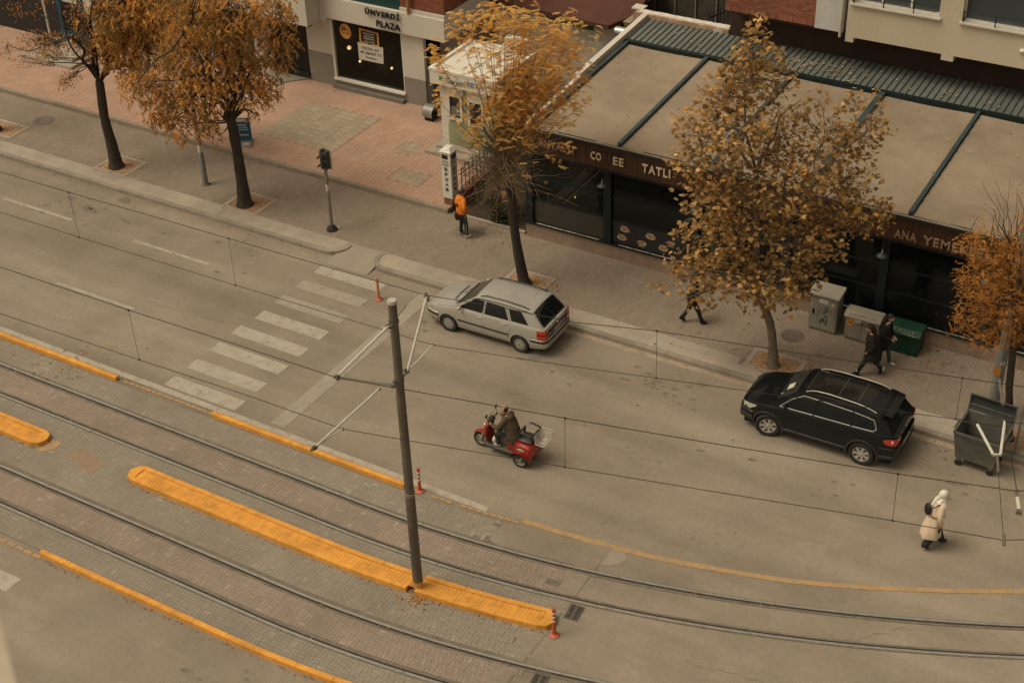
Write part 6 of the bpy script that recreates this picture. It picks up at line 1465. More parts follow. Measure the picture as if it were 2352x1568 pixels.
MB().m(mat('container_inside', (.03, .024, .02), rough=.95, var=.3)).box(-.46, -.36, .33, .46, .36, .55).build('rubbish_fill', None, dm, local=True)
q = MB().m(M_zinc); 
for a, b_ in (((-W1, -D1), (W1, -D1)), ((W1, -D1), (W1, D1)), ((W1, D1), (-W1, D1)), ((-W1, D1), (-W1, -D1))): q.bar((a[0], a[1], z1+.01), (b_[0], b_[1], z1+.01), .05)
q.build('rim', None, dm, local=True)
for sg in (-1, 1): MB().m(M_zinc).tube([(sg*(W1-.0), -.2, z1-.12), (sg*(W1+.09), -.2, z1-.10), (sg*(W1+.09), .2, z1-.10), (sg*W1, .2, z1-.12)], .018, 6).build('lifting_handle', None, dm, local=True)
q = MB().m(mat('dark_lid', (.03, .034, .034), rough=.45, metal=.2, var=.2)); G2 = []
for k, (y, z) in enumerate(((.50, 1.22), (.56, 1.34), (.60, 1.48), (.60, 1.60), (.57, 1.66))): G2.append([(x, y, z) for x in (-.60, -.3, 0, .3, .60)])
q.grid(G2, True); G3 = [[(x, y+.03, z) for x, y, z in r_] for r_ in G2]; q.grid(G3, True, flip=True); q.build('lid', None, dm, local=True)
for zz, yy in ((1.66, .585), (1.36, .55)): MB().m(M_zinc).bar((-.62, yy, zz), (.62, yy, zz), .035).build('lid_stiffener', None, dm, local=True)
for sx in (-1, 1):
    MB().m(M_zinc).bar((sx*.60, .5, 1.15), (sx*.60, .57, 1.62), .03).build('lid_hinge', None, dm, local=True)
    for sy in (-1, 1):
        e = bpy.data.objects.new('castor', None); COL.objects.link(e); e.parent = dm; e.location = (sx*.42, sy*.34, 0); ORG[e.name] = Vector((0, 0, 0))
        MB().m(M_zinc).box(-.05, -.05, .17, .05, .05, .30).build('fork', None, e, local=True)
        MB().m(M_tyre).lathe([(.05, -.025), (.09, -.025), (.09, .025), (.05, .025)], 14, Matrix.Translation((0, 0, .09)) @ Matrix.Rotation(R(90), 4, 'X')).build('tyre', None, e, local=True)
q = MB().m(mat('teal_stencil', (.035, .075, .07), rough=.6)); 
for k in range(9): q.box(-.40+k*.085+(.03 if k > 3 else 0), -.517+.0, .98, -.345+k*.085+(.03 if k > 3 else 0), -.505, 1.02)
q.lathe([(.09, 0), (.07, .001)], 14, Matrix.Translation((0.02, -.482, .78)) @ Matrix.Rotation(R(82), 4, 'X'), caps=False); q.lathe([(.04, 0), (.001, .001)], 10, Matrix.Translation((0.02, -.480, .76)) @ Matrix.Rotation(R(82), 4, 'X'), caps=False)
q.build('stencil_print', None, dm, local=True)

# ================================================================== OVERHEAD LINE
M_mast = mat('weathered_mast_steel', (.125, .104, .082), rough=.7, metal=.15, var=.35, scale=1.6, grime=.3, lowcol=((.15, .125, .10), .58), stretch=(2, 2, .5))
M_arm = mat('pale_insulated_arm', (.50, .48, .415), rough=.5, var=.1, scale=6); M_clamp = mat('clamp_metal', (.14, .125, .10), rough=.6, metal=.4, var=.25, scale=15)
ms = thing('overhead_line_mast', 'tall weathered steel mast with white cantilever arms standing in the yellow island', 'mast', (.07, 20.84, 0)); MX, MY = .07, 20.84; Mx = Matrix.Translation((MX, MY, 0))
MB().m(M_mast).lathe([(.118, .12), (.116, 3.0)], 20, Mx).build('lower_shaft', None, ms); MB().m(mat('pale_weld_band', (.22, .19, .15), rough=.7)).lathe([(.122, 2.98), (.124, 3.0), (.122, 3.06)], 20, Mx).build('shaft_collar', None, ms)
MB().m(M_mast).lathe([(.108, 3.05), (.092, 8.2)], 20, Mx).build('upper_shaft', None, ms); MB().m(mat('pale_cap', (.38, .37, .33), rough=.6, var=.12)).lathe([(.104, 8.19), (.104, 8.24), (.096, 8.27), (.001, 8.27)], 20, Mx).build('cap', None, ms)
MB().m(M_yel).lathe([(.121, .13), (.120, .33)], 20, Mx, caps=False).build('painted_foot', None, ms); 
def arm(nm, pa, pb_, r_, m_=M_arm): return MB().m(m_).tube([pa, pb_], r_, 10).build(nm, None, ms)
def clamp(p, s=1.0, n=4):
    q = MB().m(M_clamp); p = Vector(p)
    for k in range(n):
        d = Vector((rng.uniform(-1, 1), rng.uniform(-1, 1), rng.uniform(-1, 1)))*.07*s; q.box(*(p+d-Vector((.035, .035, .045))*s), *(p+d+Vector((.035, .035, .045))*s))
    q.tube([p+Vector((-.09*s, 0, 0)), p+Vector((.09*s, 0, 0))], .03*s, 8); q.tube([p+Vector((0, 0, -.10*s)), p+Vector((0, 0, .08*s))], .022*s, 8); return q.build('clamp', None, ms)
AX = lambda u, v: atX(u, v, MX)
A1 = AX(893, 748); M2 = AX(773, 866); A3 = AX(905, 884); C2 = AX(787, 985); T2 = AX(722, 1028); T2b = AX(872, 892)
M1 = AX(980, 682); B1 = AX(936, 852); C1 = AX(994, 792)
arm('cantilever_tube', A1, M2, .030); arm('cantilever_tube', M2, A3, .032); arm('registration_tube', T2b, T2, .025); arm('steady_arm', T2+(C2-T2)*.08, C2, .017)
B0 = Vector((MX, MY+.10, A3.z)); arm('cantilever_tube', B0, B1, .026, M_clamp); arm('cantilever_tube', B1, M1, .032); arm('steady_arm', B1, C1, .017); arm('cantilever_tube', Vector((MX, MY+.13, A1.z+.05)), Vector((MX, MY+.5, A1.z+.12)), .012, M_clamp)
for p in (A1, A3, M2, M1, T2): clamp(p, .68, 6)
for p in (C2, C1): clamp(p, .35, 3)
clamp(B1, .62, 6); clamp(T2b, .42, 3)
for z in (A1.z, A3.z): MB().m(M_clamp).lathe([(.112, z-.03), (.112, z+.03)], 18, Mx, caps=False).build('bracket_band', None, ms)
MB().m(M_clamp).tube([T2, AX(715, 1034)], .03, 8).build('tube_end', None, ms)
M_cable = mat('dark_copper_wire', (.022, .018, .014), rough=.6, metal=.3, var=.1)
def wire(label, pts, z, r_, group='overhead tram wires'):
    P_ = []
    for p in pts:
        if len(p) == 2: P_.append(at(p[0], p[1], z))
        else: P_.append(Vector(p))
    t = thing('overhead_wire', label, 'wire', P_[0], group=group); MB().m(M_cable).tube(P_, r_, 5).build('cable', None, t); return t, P_
L1 = at(0, 395, 7.55); Lc1 = at(0, 488, 6.2)
m1, P1 = wire('upper carrying wire of the line nearer the kerb, running above the silver car', [(-150, 352), (0, 395), (158, 442), (341, 494), (525, 548), (870, 647), (980, 678), (1150, 706), (1320, 740), (1509, 760), (1860, 815), (2211, 868), (2352, 888)], 7.5, .0085)
c1, Q1 = wire('lower contact wire of the line nearer the kerb, meeting the small steady arm', [(-150, 447), (0, 487), (182, 545), (541, 655), (994, 792), (1250, 832), (1507, 868), (1850, 916), (2195, 962), (2300, 980)], 6.22, .0075)
m2, P2 = wire('upper carrying wire of the line over the near track, clamped left of the mast', [(-150, 566), (0, 613), (295, 712), (530, 787), (773, 867), (905, 890), (1298, 960), (1680, 1025), (2063, 1088), (2335, 1127), (2420, 1124)], 7.5, .009)
c2, Q2 = wire('lower contact wire of the line over the near track, passing over the scooter', [(-150, 670), (0, 720), (320, 826), (560, 905), (787, 985), (960, 1015), (1297, 1072), (1680, 1135), (2050, 1195), (2305, 1240), (2420, 1236)], 6.22, .008)
def dropper(par, a, b_):
    p, q_ = at(*a, 7.5), at(*b_, 6.22); MB().m(M_cable).tube([p, q_], .005, 4).build('dropper', None, par); MB().m(M_cable).sphere(p, .025, 6, 4).build('dropper_clip', None, par); MB().m(M_cable).sphere(q_, .025, 6, 4).build('dropper_clip', None, par)
for a, b_ in (((158, 442), (182, 545)), ((525, 548), (541, 655)), ((1509, 760), (1507, 868)), ((2211, 868), (2195, 962))): dropper(m1, a, b_)
for a, b_ in (((295, 712), (320, 826)), ((1298, 960), (1297, 1072)), ((2063, 1088), (2050, 1195))): dropper(m2, a, b_)
MB().m(M_clamp).tube([at(2306, 1226, 6.3), at(2306, 1252, 6.2)], .03, 6).build('wire_clamp', None, c2)
# pull-off with white V insulator over the container
vo = thing('pull_off_bracket', 'white V shaped insulator bracket hanging in front of the waste container', 'bracket', at(2288, 1045, 6.2), group=None)
z = 6.3; pa, pb_, pc = at(2245, 975, z), at(2282, 1044, z), at(2308, 968, z); pd = at(2298, 1044, z)
MB().m(M_arm).tube([pa, pb_], .030, 10).build('insulator_tube', None, vo); MB().m(M_arm).tube([pc, pd], .030, 10).build('insulator_tube', None, vo); MB().m(M_arm).bar(pb_, pd, .04).build('yoke', None, vo)
MB().m(M_clamp).tube([at(2290, 1046, z), at(2292, 1060, z), at(2293, 1085, z)], .028, 8).build('turnbuckle', None, vo); MB().m(M_cable).tube([at(2293, 1085, z), at(2305, 1235, 6.22)], .006, 4).build('stay_wire', None, vo)
MB().m(M_cable).tube([pa, at(2195, 962, 6.22)], .008, 4).build('jumper_wire', None, vo); MB().m(M_cable).tube([pc, at(2400, 975, z)], .008, 4).build('jumper_wire', None, vo)
sy = thing('stay_cable', 'long thin stay cable with turnbuckle running from the steel pole to the wires', 'cable', at(2296, 872, 6.8))
MB().m(M_clamp).tube([at(2296, 872, 6.8), at(2297, 886, 6.8), at(2304, 930, 6.8)], .035, 8).build('turnbuckle', None, sy); MB().m(M_arm).tube([at(2298, 888, 6.8), at(2302, 915, 6.8)], .03, 8).build('insulator', None, sy); MB().m(M_cable).tube([at(2304, 930, 6.8), at(2335, 1124, 7.5)], .008, 5).build('cable', None, sy)
MB().m(M_cable).tube([at(2296, 872, 6.8), Vector((RX, RY, 7.0))], .008, 5).build('cable', None, sy)
MB().m(M_clamp).tube([at(2335, 1124, 7.5), at(2337, 1142, 7.4)], .03, 8).build('turnbuckle', None, sy); MB().m(M_arm).tube([at(2337, 1142, 7.4), at(2341, 1170, 7.4)], .035, 8).build('insulator', None, sy); MB().m(M_clamp).bar(at(2334, 1174, 7.4), at(2348, 1178, 7.4), .07).build('end_fitting', None, sy)

# ================================================================== TREES
LEAFLET = np.array([(0, 0, 0), (.28, .16, .02), (1, 0, -.06), (.28, -.16, .02)])
SLIM = np.array([(0, 0, 0), (.3, .11, .02), (1, 0, -.03), (.3, -.11, .02)])
_mp = [(0, 0), (.18, .10), (.10, .42), (.34, .34), (.52, .62), (.60, .30), (1.0, .0)]
MAPLE = np.array([(x, y, -.08*x*x-.10*abs(y)) for x, y in _mp]+[(x, -y, -.08*x*x-.10*abs(y)) for x, y in _mp[1:-1][::-1]])
def rotm(a, b, c):
    """batch rotation from yaw, pitch, roll"""
    ca, sa, cb, sb_, cc, s_ = np.cos(a), np.sin(a), np.cos(b), np.sin(b), np.cos(c), np.sin(c)
    M = np.zeros((len(a), 3, 3))
    M[:, 0, 0] = ca*cb; M[:, 0, 1] = ca*sb_*s_-sa*cc; M[:, 0, 2] = ca*sb_*cc+sa*s_
    M[:, 1, 0] = sa*cb; M[:, 1, 1] = sa*sb_*s_+ca*cc; M[:, 1, 2] = sa*sb_*cc-ca*s_
    M[:, 2, 0] = -sb_; M[:, 2, 1] = cb*s_; M[:, 2, 2] = cb*cc
    return M
def leaves(name, pts, size, template, m, parent, yaw=None, pitch=None, roll=None, tint=None):
    n = len(pts); k = len(template)
    yaw = rng.uniform(0, 6.28, n) if yaw is None else yaw; pitch = rng.normal(.3, .5, n) if pitch is None else pitch; roll = rng.normal(0, .5, n) if roll is None else roll
    M = rotm(yaw, pitch, roll); V = np.einsum('nij,kj->nki', M, template)*size[:, None, None]+pts[:, None, :]
    Fq = (np.arange(k)[None]+k*np.arange(n)[:, None])
    o = np_mesh(name, V.reshape(-1, 3), Fq, m, rng.random(n) if tint is None else np.clip(tint, 0, 1), parent); o['kind'] = 'stuff'; return o
def in_blob(c, r, n, shell=.45):
    d = rng.normal(size=(n, 3)); d /= np.linalg.norm(d, axis=1)[:, None]; q = rng.random(n)**(1/3)
    q = np.where(rng.random(n) < shell, .75+.3*rng.random(n)+.25*rng.random(n)**4, q); return c+d*q[:, None]*r
def px_scale(base): return float(((np.array(base)-CAM)@FW)/F)
def crooked(a, b, n=4, j=.06):
    a = Vector(a); b = Vector(b); L_ = (b-a).length; out = [a]
    for i in range(1, n): out.append(a.lerp(b, i/n)+Vector((rng.normal(), rng.normal(), rng.normal()*.6))*j*L_)
    return out+[b]
class Tree:
    def __init__(s, name, label, base, cat='tree', bark=None):
        s.base = Vector(base); s.t = thing(name, label, cat, base); s.sc = px_scale(base); s.bark = bark; s.tr = MB().m(bark); s.br = MB().m(bark)
    def p(s, u, v, dep=0.): return atV(u, v, s.base, dep)
    def trunk(s, pts, rad):
        P_ = [s.base+Vector((0, 0, -.02))]+[s.p(u, v, d) for u, v, d in pts]; s.tr.sphere(P_[-1], rad[-1]*1.02, 10, 8, (1, 1, 1.25)); P2 = catmull(P_, 4); R2 = np.interp(np.linspace(0, 1, len(P2)), np.linspace(0, 1, len(rad)), rad)
        R2 = [r*(1+rng.normal()*.04) for r in R2]; R2[0] *= 1.25; s.tr.tube(P2, R2, 12); return P_[1:]
    def limb(s, a, b, r0, r1, j=.05, n=4, mb=None):
        P_ = catmull(crooked(a, b, n, j), 3); (mb or s.br).tube(P_, list(np.linspace(r0, r1, len(P_))), 6, caps=False); return P_
    def blobs(s, spec):
        """spec rows: u, v, ru, rv, depth, weight -> centre, radii (m), weight"""
        out = []
        for u, v, ru, rv, dep, w_ in spec: c = s.p(u, v, dep); out.append((np.array(c), np.array([ru*s.sc, ru*s.sc, rv*s.sc*1.12]), w_))
        return out
    def finish(s, trunk='trunk'):
        s.tr.build(trunk, None, s.t); s.br.build('branches', None, s.t)
M_bark = mat('dark_grooved_bark', (.040, .032, .025), rough=.95, var=.4, scale=9, bump=.9, bscale=30, lowcol=((.075, .058, .04), .57), stretch=(1.5, 1.5, .4))
M_barkp = mat('plane_tree_bark', (.15, .115, .085), rough=.9, var=.3, scale=8, bump=.4, lowcol=((.27, .20, .145), .57))
M_twig = mat('thin_twig_bark', (.17, .12, .075), rough=.9, var=.25, scale=9)

def ash(label, base, trunk_pts, rad, limbs, spec, n_clusters, lm, seedl=0, cl=9, size=.085, dens_tint=None):
    T = Tree('autumn_tree', label, base, bark=M_bark); P_ = T.trunk(trunk_pts, rad); top = P_[-1]
    ends = [top]
    for (u, v, d, r0, r1) in limbs: T.limb(top, T.p(u, v, d), r0, r1, .05); ends.append(T.p(u, v, d))
    B = T.blobs(spec); W_ = np.array([b[2]*b[1][0]*b[1][2] for b in B]); W_ /= W_.sum()
    tw = MB().m(M_bark); PT, YA, PI_, SZ, TI = [], [], [], [], []
    for (c, r, w_), q in zip(B, W_):
        a = min(ends, key=lambda e: (e-Vector(c)).length); L_ = T.limb(a, Vector(c), .035, .012, .07)
        n = max(3, int(n_clusters*q)); C = in_blob(c, r, n)
        for i in range(0, n, 7):
            T.limb(L_[rng.integers(len(L_)//2, len(L_))], Vector(C[i]), .010, .003, .08, 3)
        ht = rng.normal(size=n)*.12
        for i in range(n):
            # drooping spray: leaflets hang from a short twig
            a0 = rng.uniform(0, 6.28); out = C[i]+np.array([math.cos(a0), math.sin(a0), -.2])*rng.uniform(0, .05)
            k = cl; s_ = np.linspace(0, 1, k); L = rng.uniform(.16, .30)
            base_ = out[None]+np.stack([math.cos(a0)*s_*L*.75, math.sin(a0)*s_*L*.75, -s_*s_*L*.8], 1)
            PT.append(base_); YA.append(a0+np.where(np.arange(k) % 2, 1, -1)*rng.uniform(.5, 1.3, k)); PI_.append(rng.uniform(.5, 1.35, k)); SZ.append(rng.uniform(.75, 1.25, k)*size)
            edge = np.linalg.norm((C[i]-c)/r); hz = (C[i][2]-c[2])/r[2]
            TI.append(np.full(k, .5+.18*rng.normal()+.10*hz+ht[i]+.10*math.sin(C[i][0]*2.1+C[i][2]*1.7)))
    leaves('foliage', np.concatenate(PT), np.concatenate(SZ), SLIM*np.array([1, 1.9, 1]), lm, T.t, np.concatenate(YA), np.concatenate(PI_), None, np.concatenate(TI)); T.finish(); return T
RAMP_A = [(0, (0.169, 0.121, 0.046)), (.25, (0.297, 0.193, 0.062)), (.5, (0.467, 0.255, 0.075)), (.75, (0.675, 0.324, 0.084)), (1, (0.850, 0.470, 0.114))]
RAMP_B = [(0, (0.182, 0.084, 0.022)), (.4, (0.378, 0.168, 0.039)), (.7, (0.588, 0.252, 0.056)), (1, (0.812, 0.378, 0.098))]
lmA = leafmat('ash_leaf', RAMP_A, .45); lmB = leafmat('orange_leaf', RAMP_B)
# first tree, left
T1 = ash('dark trunked autumn tree at left, forked, with thin orange left side', at(268, 383, .13), [(256, 330, 0), (240, 270, 0), (231, 205, 0), (229, 192, 0)], [.25, .19, .165, .16, .15],
  [(205, 150, -.3, .085, .07), (165, 85, -.6, .07, .035), (140, -20, -.9, .04, .02), (212, 80, .2, .075, .05), (215, -10, .3, .05, .03), (250, 160, .3, .075, .06), (248, 60, .6, .06, .03), (300, -30, .8, .05, .02)],
  [(240, 95, 40, 40, .3, .8), (200, 60, 40, 35, .2, .5), (285, 95, 55, 50, .6, 1), (330, 40, 70, 55, .9, 1.1), (290, 10, 70, 50, 0, 1), (250, 60, 35, 35, -.3, .6), (345, 120, 60, 42, .2, .9), (395, 60, 60, 60, -.2, .8), (310, 155, 45, 30, .4, .6), (250, 120, 30, 28, 0, .5), (360, -10, 90, 60, .4, .8)],
  2600, lmA, size=.11)
T1b_spec = [(80, 95, 42, 18, -.4, .7), (130, 100, 40, 22, 0, .8), (55, 140, 26, 14, -.5, .4), (110, 128, 30, 14, .3, .6), (160, 180, 26, 16, -.3, .6), (190, 110, 26, 30, 0, .55), (15, 115, 20, 20, -.6, .3), (180, 40, 30, 40, .3, .5), (230, 20, 30, 35, .2, .6), (140, 195, 14, 8, 0, .4), (225, 150, 25, 15, .3, .4), (70, 15, 50, 25, .5, .15)]
B = T1.blobs(T1b_spec); PT, YA, PI_, SZ = [], [], [], []; extra = MB().m(M_bark)
for (c, r, w_) in B:
    n = int(430*w_*r[0]*r[2]/.20)+6; C = in_blob(c, r, n)
    a = T1.p(205, 150, -.3) if c[2] < T1.p(0, 120, 0).z else T1.p(165, 85, -.6)
    L_ = T1.limb(a, Vector(c), .022, .008, .08, mb=extra)
    for i in range(0, n, 6): T1.limb(L_[rng.integers(len(L_)//2, len(L_))], Vector(C[i]), .006, .002, .08, 3, mb=extra)
    PT.append(C); YA.append(rng.uniform(0, 6.28, n)); PI_.append(rng.uniform(.2, 1.3, n)); SZ.append(rng.uniform(.06, .11, n))
for k in range(16):   # bare shoots rising over the top left
    u = rng.uniform(60, 260); T1.limb(T1.p(165+rng.uniform(-10, 50), 85+rng.uniform(-20, 30), 0), T1.p(u, -40, rng.uniform(-.6, .6)), .012, .003, .05, mb=extra)
extra.build('twigs', None, T1.t)
leaves('orange_foliage', np.concatenate(PT), np.concatenate(SZ), LEAFLET*np.array([1, 1.6, 1]), lmB, T1.t, np.concatenate(YA), np.concatenate(PI_))
# second tree
T2 = ash('dark trunked autumn tree with drooping brown and orange foliage, second from left', at(563, 470, .13), [(556, 420, 0), (545, 350, 0), (535, 295, 0), (530, 278, 0)], [.27, .20, .175, .175, .16],
  [(508, 235, -.2, .09, .07), (480, 150, -.4, .07, .04), (420, 80, -.6, .05, .02), (532, 210, .2, .08, .06), (550, 120, .3, .06, .04), (560, 20, .3, .05, .02), (560, 250, .3, .08, .06), (590, 140, .5, .06, .03), (640, 60, .7, .04, .02), (540, -40, 0, .05, .02)],
  [(335, 205, 50, 30, -.5, 1.2), (300, 190, 34, 22, -.3, .9), (385, 245, 42, 34, -.2, 1.2), (365, 285, 22, 15, -.4, .7), (345, 262, 26, 18, 0, .5), (430, 290, 55, 24, 0, .9), (470, 285, 30, 24, -.4, .8), (405, 190, 60, 45, .2, 1), (450, 220, 55, 45, -.5, 1), (480, 140, 70, 65, 0, 1.1), (420, 110, 60, 55, .5, 1), (560, 90, 70, 70, .4, 1.1), (530, 30, 80, 55, -.2, 1.1), (440, 20, 80, 60, 0, 1), (600, 170, 48, 38, .4, 1), (610, 215, 32, 26, .2, .9), (580, 215, 32, 24, -.3, .8),
   (640, 120, 38, 32, .3, .7), (660, 95, 32, 18, .5, .6), (625, 50, 50, 45, .2, .8), (640, 10, 40, 35, .4, .7), (575, 262, 20, 12, .2, .5), (596, 264, 9, 12, .2, .4), (505, 310, 14, 14, -.2, .4), (520, 180, 50, 50, 0, .9), (480, 255, 26, 30, .2, .6)],
  3300, lmA, size=.11)
# tree standing at the left edge: trunk and pit at the frame border, crown outside
ash('dark tree trunk at the left edge, mostly cut off by the picture', at(-10, 300, .13), [(-30, 230, 0), (-45, 150, 0), (-50, 110, 0)], [.22, .17, .15, .14], [(-90, 20, 0, .08, .04), (-30, -30, .3, .07, .03)], [(-90, 0, 60, 50, 0, 1), (-60, -40, 60, 40, .4, 1)], 260, lmB)

# third tree: young locust with bare twig ball and yellow feathered top
T3 = Tree('autumn_tree', 'slender tree with ball of bare drooping twigs and feathery yellow top behind the silver car', at(1205, 652, .13), bark=M_bark)
P3 = T3.trunk([(1190, 580, 0), (1178, 500, 0), (1172, 440, 0), (1165, 390, 0)], [.20, .15, .135, .13, .12]); T3.limb(T3.p(1172, 440), T3.p(1150, 350, .2), .09, .05); hub = T3.p(1152, 372); ball = MB().m(M_twig)
for k in range(260):
    a = rng.uniform(0, 2*math.pi); el = rng.uniform(-.75, .85); L_ = rng.uniform(.6, 1.9)
    d = Vector((math.cos(a)*math.cos(el), math.sin(a)*math.cos(el), math.sin(el))); L_ *= 1-.35*max(0, -math.sin(el))*1.4; h0 = T3.p(1150+rng.uniform(-14, 22), 375+rng.uniform(-30, 55), rng.uniform(-.1, .1))
    pts = []; droop = rng.uniform(-.1, .5)
    cu_ = Vector((rng.normal(), rng.normal(), rng.normal()*.6))*.28*L_
    for i in range(9): s_ = i/8; pts.append(h0+d*(L_*s_)+cu_*(s_*s_)+Vector((0, 0, -droop*L_*s_*s_))+Vector((rng.normal(), rng.normal(), rng.normal()))*.022)
    ball.tube(pts, list(np.linspace(.010, .003, 9)), 4, caps=False)
    if k % 2 == 0:
        q_ = pts[5]; e = q_+Vector((rng.normal()*.3, rng.normal()*.3, -rng.uniform(.1, .5))); ball.tube([q_, (q_+e)/2+Vector((0, 0, .06)), e], [.005, .004, .0025], 4, caps=False)
ball.build('drooping_twigs', None, T3.t)
shoots = MB().m(M_twig); tops = []
for (u, v, d) in [(1000, 130, -.4), (1012, 150, -.2), (1060, 90, -.2), (1075, 60, .1), (1120, 30, .3), (1130, 70, -.3), (1100, 120, .2), (1160, 20, 0), (1180, 80, .4), (1205, 40, .2), (1230, 30, .5), (1240, 90, .1), (1265, 60, .6), (1290, 50, .3), (1300, 110, .5), (1280, 150, .2), (1335, 90, .7), (1330, 180, .5), (1245, 190, .2), (1200, 150, -.2), (1165, 160, .3), (1300, 220, .4), (1340, 240, .3), (1185, 230, 0), (1240, 255, .3), (1010, 235, -.5), (1150, 110, 0), (1220, 10, .3), (1185, -10, 0), (1310, 20, .5)]:
    b = T3.p(1150+rng.uniform(-10, 20), 365+rng.uniform(-25, 10)); e = T3.p(u, v, d); mid = b.lerp(e, .5)+Vector((0, 0, -.15)); P_ = catmull([b, b.lerp(mid, .5)+Vector((rng.normal()*.05, rng.normal()*.05, 0)), mid, e], 4)
    shoots.tube(P_, list(np.linspace(.026, .005, len(P_))), 5, caps=False); tops.append((P_, e))
for k in range(60):    # finer bare shoots fanning between
    b = T3.p(1150+rng.uniform(-20, 30), 365+rng.uniform(-30, 20)); e = T3.p(rng.uniform(985, 1330), rng.uniform(190, 330), rng.uniform(-.6, .8)); mid = b.lerp(e, .5)+Vector((rng.normal()*.08, rng.normal()*.08, -.1)); shoots.tube(catmull([b, mid, e], 4), list(np.linspace(.012, .003, 9)), 4, caps=False)
shoots.build('rising_shoots', None, T3.t)
lm3 = leafmat('locust_leaf', [(0, (0.493, 0.271, 0.072)), (.35, (0.701, 0.400, 0.112)), (.7, (0.850, 0.556, 0.184)), (1, (0.850, 0.714, 0.302))], .55)
PT, YA, PI_, SZ, TI = [], [], [], [], []
def frond(c, a0, L, droop, tint, sz=.078):
    k = 9; s_ = np.linspace(.15, 1, k); base_ = np.array(c)[None]+np.stack([math.cos(a0)*s_*L, math.sin(a0)*s_*L, .25*L*s_-droop*L*s_*s_], 1)
    for sg in (-1, 1): PT.append(base_); YA.append(np.full(k, a0+sg*1.15)); PI_.append(rng.normal(.35, .15, k)); SZ.append(sz*(1.1-.45*np.abs(s_-.45))*rng.uniform(.9, 1.1, k)); TI.append(np.full(k, tint))
for P_, e in tops:
    for k in range(34):
        s_ = rng.uniform(.45, 1.0); i = s_*(len(P_)-1); q_ = P_[int(i)].lerp(P_[min(int(i)+1, len(P_)-1)], i-int(i)); w_ = .22
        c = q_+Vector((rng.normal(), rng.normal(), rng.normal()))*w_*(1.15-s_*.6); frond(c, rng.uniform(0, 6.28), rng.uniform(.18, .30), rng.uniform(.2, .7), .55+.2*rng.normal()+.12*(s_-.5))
for (c, r, w_) in T3.blobs([(1240, 110, 75, 60, .3, 1), (1130, 70, 70, 50, 0, .8), (1290, 160, 60, 55, .4, .9), (1200, 180, 60, 45, .1, .8), (1250, 220, 60, 35, .3, .8), (1170, 25, 60, 30, 0, .7), (1310, 80, 50, 45, .5, .7), (1330, 210, 35, 30, .4, .4), (1280, 320, 40, 30, .0, .12), (1250, 390, 40, 40, -.3, .10), (1000, 115, 26, 20, -.3, .9), (1065, 60, 36, 30, 0, .8), (1010, 215, 14, 20, -.4, .5), (1190, 430, 30, 50, -.4, .10), (1290, 260, 40, 20, .3, .45)]):
    n = int(70*w_*r[0]*r[2]*4); C = in_blob(c, r, n)
    for q_ in C: frond(q_, rng.uniform(0, 6.28), rng.uniform(.17, .30), rng.uniform(.2, .7), .5+.22*rng.normal())
leaves('feathery_foliage', np.concatenate(PT), np.concatenate(SZ), LEAFLET, lm3, T3.t, np.concatenate(YA), np.concatenate(PI_), rng.normal(0, .2, sum(len(a) for a in PT)), np.concatenate(TI)); T3.finish()

# dark ivy and shrubs in the strip behind the third tree
def shrub(label, spec, n, m_, base, size=(.05, .10), tpl=LEAFLET, nm='shrub'):
    T = Tree(nm, label, base, 'shrub', M_bark); PT, SZ = [], []
    for (c, r, w_) in T.blobs(spec):
        k = int(n*w_); C = in_blob(c, r, k, .6); C[:, 2] = np.maximum(C[:, 2], .18); PT.append(C); SZ.append(rng.uniform(*size, k)); T.limb(T.base, Vector(c), .02, .006, .08)
    leaves('foliage', np.concatenate(PT), np.concatenate(SZ), tpl*np.array([1, 1.7, 1]), m_, T.t, None, rng.normal(.3, .7, sum(len(a) for a in PT))); T.finish('stems'); return T
lmD = leafmat('dark_ivy_leaf', [(0, (.012, .018, .010)), (.6, (.028, .034, .016)), (.9, (.06, .05, .02)), (1, (.18, .09, .03))], .15); lmG = leafmat('brown_green_leaf', [(0, (.03, .032, .015)), (.6, (.065, .055, .026)), (1, (.15, .085, .03))], .2)
shrub('dark ivy bush at the restaurant corner behind the slender tree', [(1165, 470, 40, 45, 0, 1), (1180, 400, 50, 50, .4, 1.2), (1120, 440, 30, 25, .3, .5), (1150, 500, 22, 22, 0, .5), (1100, 390, 40, 30, .7, .6)], 1300, lmD, Vector((-6.9, 36.9, .16)))
shrub('brownish green shrub between the kiosk and the restaurant side wall', [(1190, 300, 60, 35, 0, 1), (1240, 260, 60, 30, .5, 1), (1170, 250, 50, 30, .5, .8), (1290, 215, 45, 25, 1.0, .6), (1150, 330, 40, 30, 0, .8)], 1200, lmG, Vector((-7.4, 39.3, .16)))

# fourth tree: plane tree with large lobed leaves
T4 = Tree('plane_tree', 'broad plane tree with large lobed brown and orange leaves before the restaurant', at(1776, 840, .13), bark=M_barkp)
P4 = T4.trunk([(1775, 790, 0), (1768, 740, 0), (1750, 690, 0), (1735, 640, 0), (1738, 560, 0), (1735, 470, 0), (1738, 400, 0)], [.17, .125, .115, .115, .11, .10, .085, .06])
for (u0, v0, u, v, d) in [(1735, 640, 1620, 620, -.4), (1735, 640, 1870, 560, .5), (1738, 560, 1640, 470, .2), (1738, 560, 1900, 450, 0), (1735, 470, 1610, 330, .3), (1735, 470, 1890, 330, .4), (1738, 400, 1725, 120, 0), (1738, 400, 1790, 250, .5), (1738, 400, 1660, 240, -.3), (1738, 560, 1960, 530, -.3), (1735, 470, 1990, 300, .2), (1738, 400, 1840, 230, -.3), (1735, 640, 1760, 690, -.7), (1735, 640, 1560, 690, 0)]: T4.limb(T4.p(u0, v0), T4.p(u, v, d), .045, .012, .05)
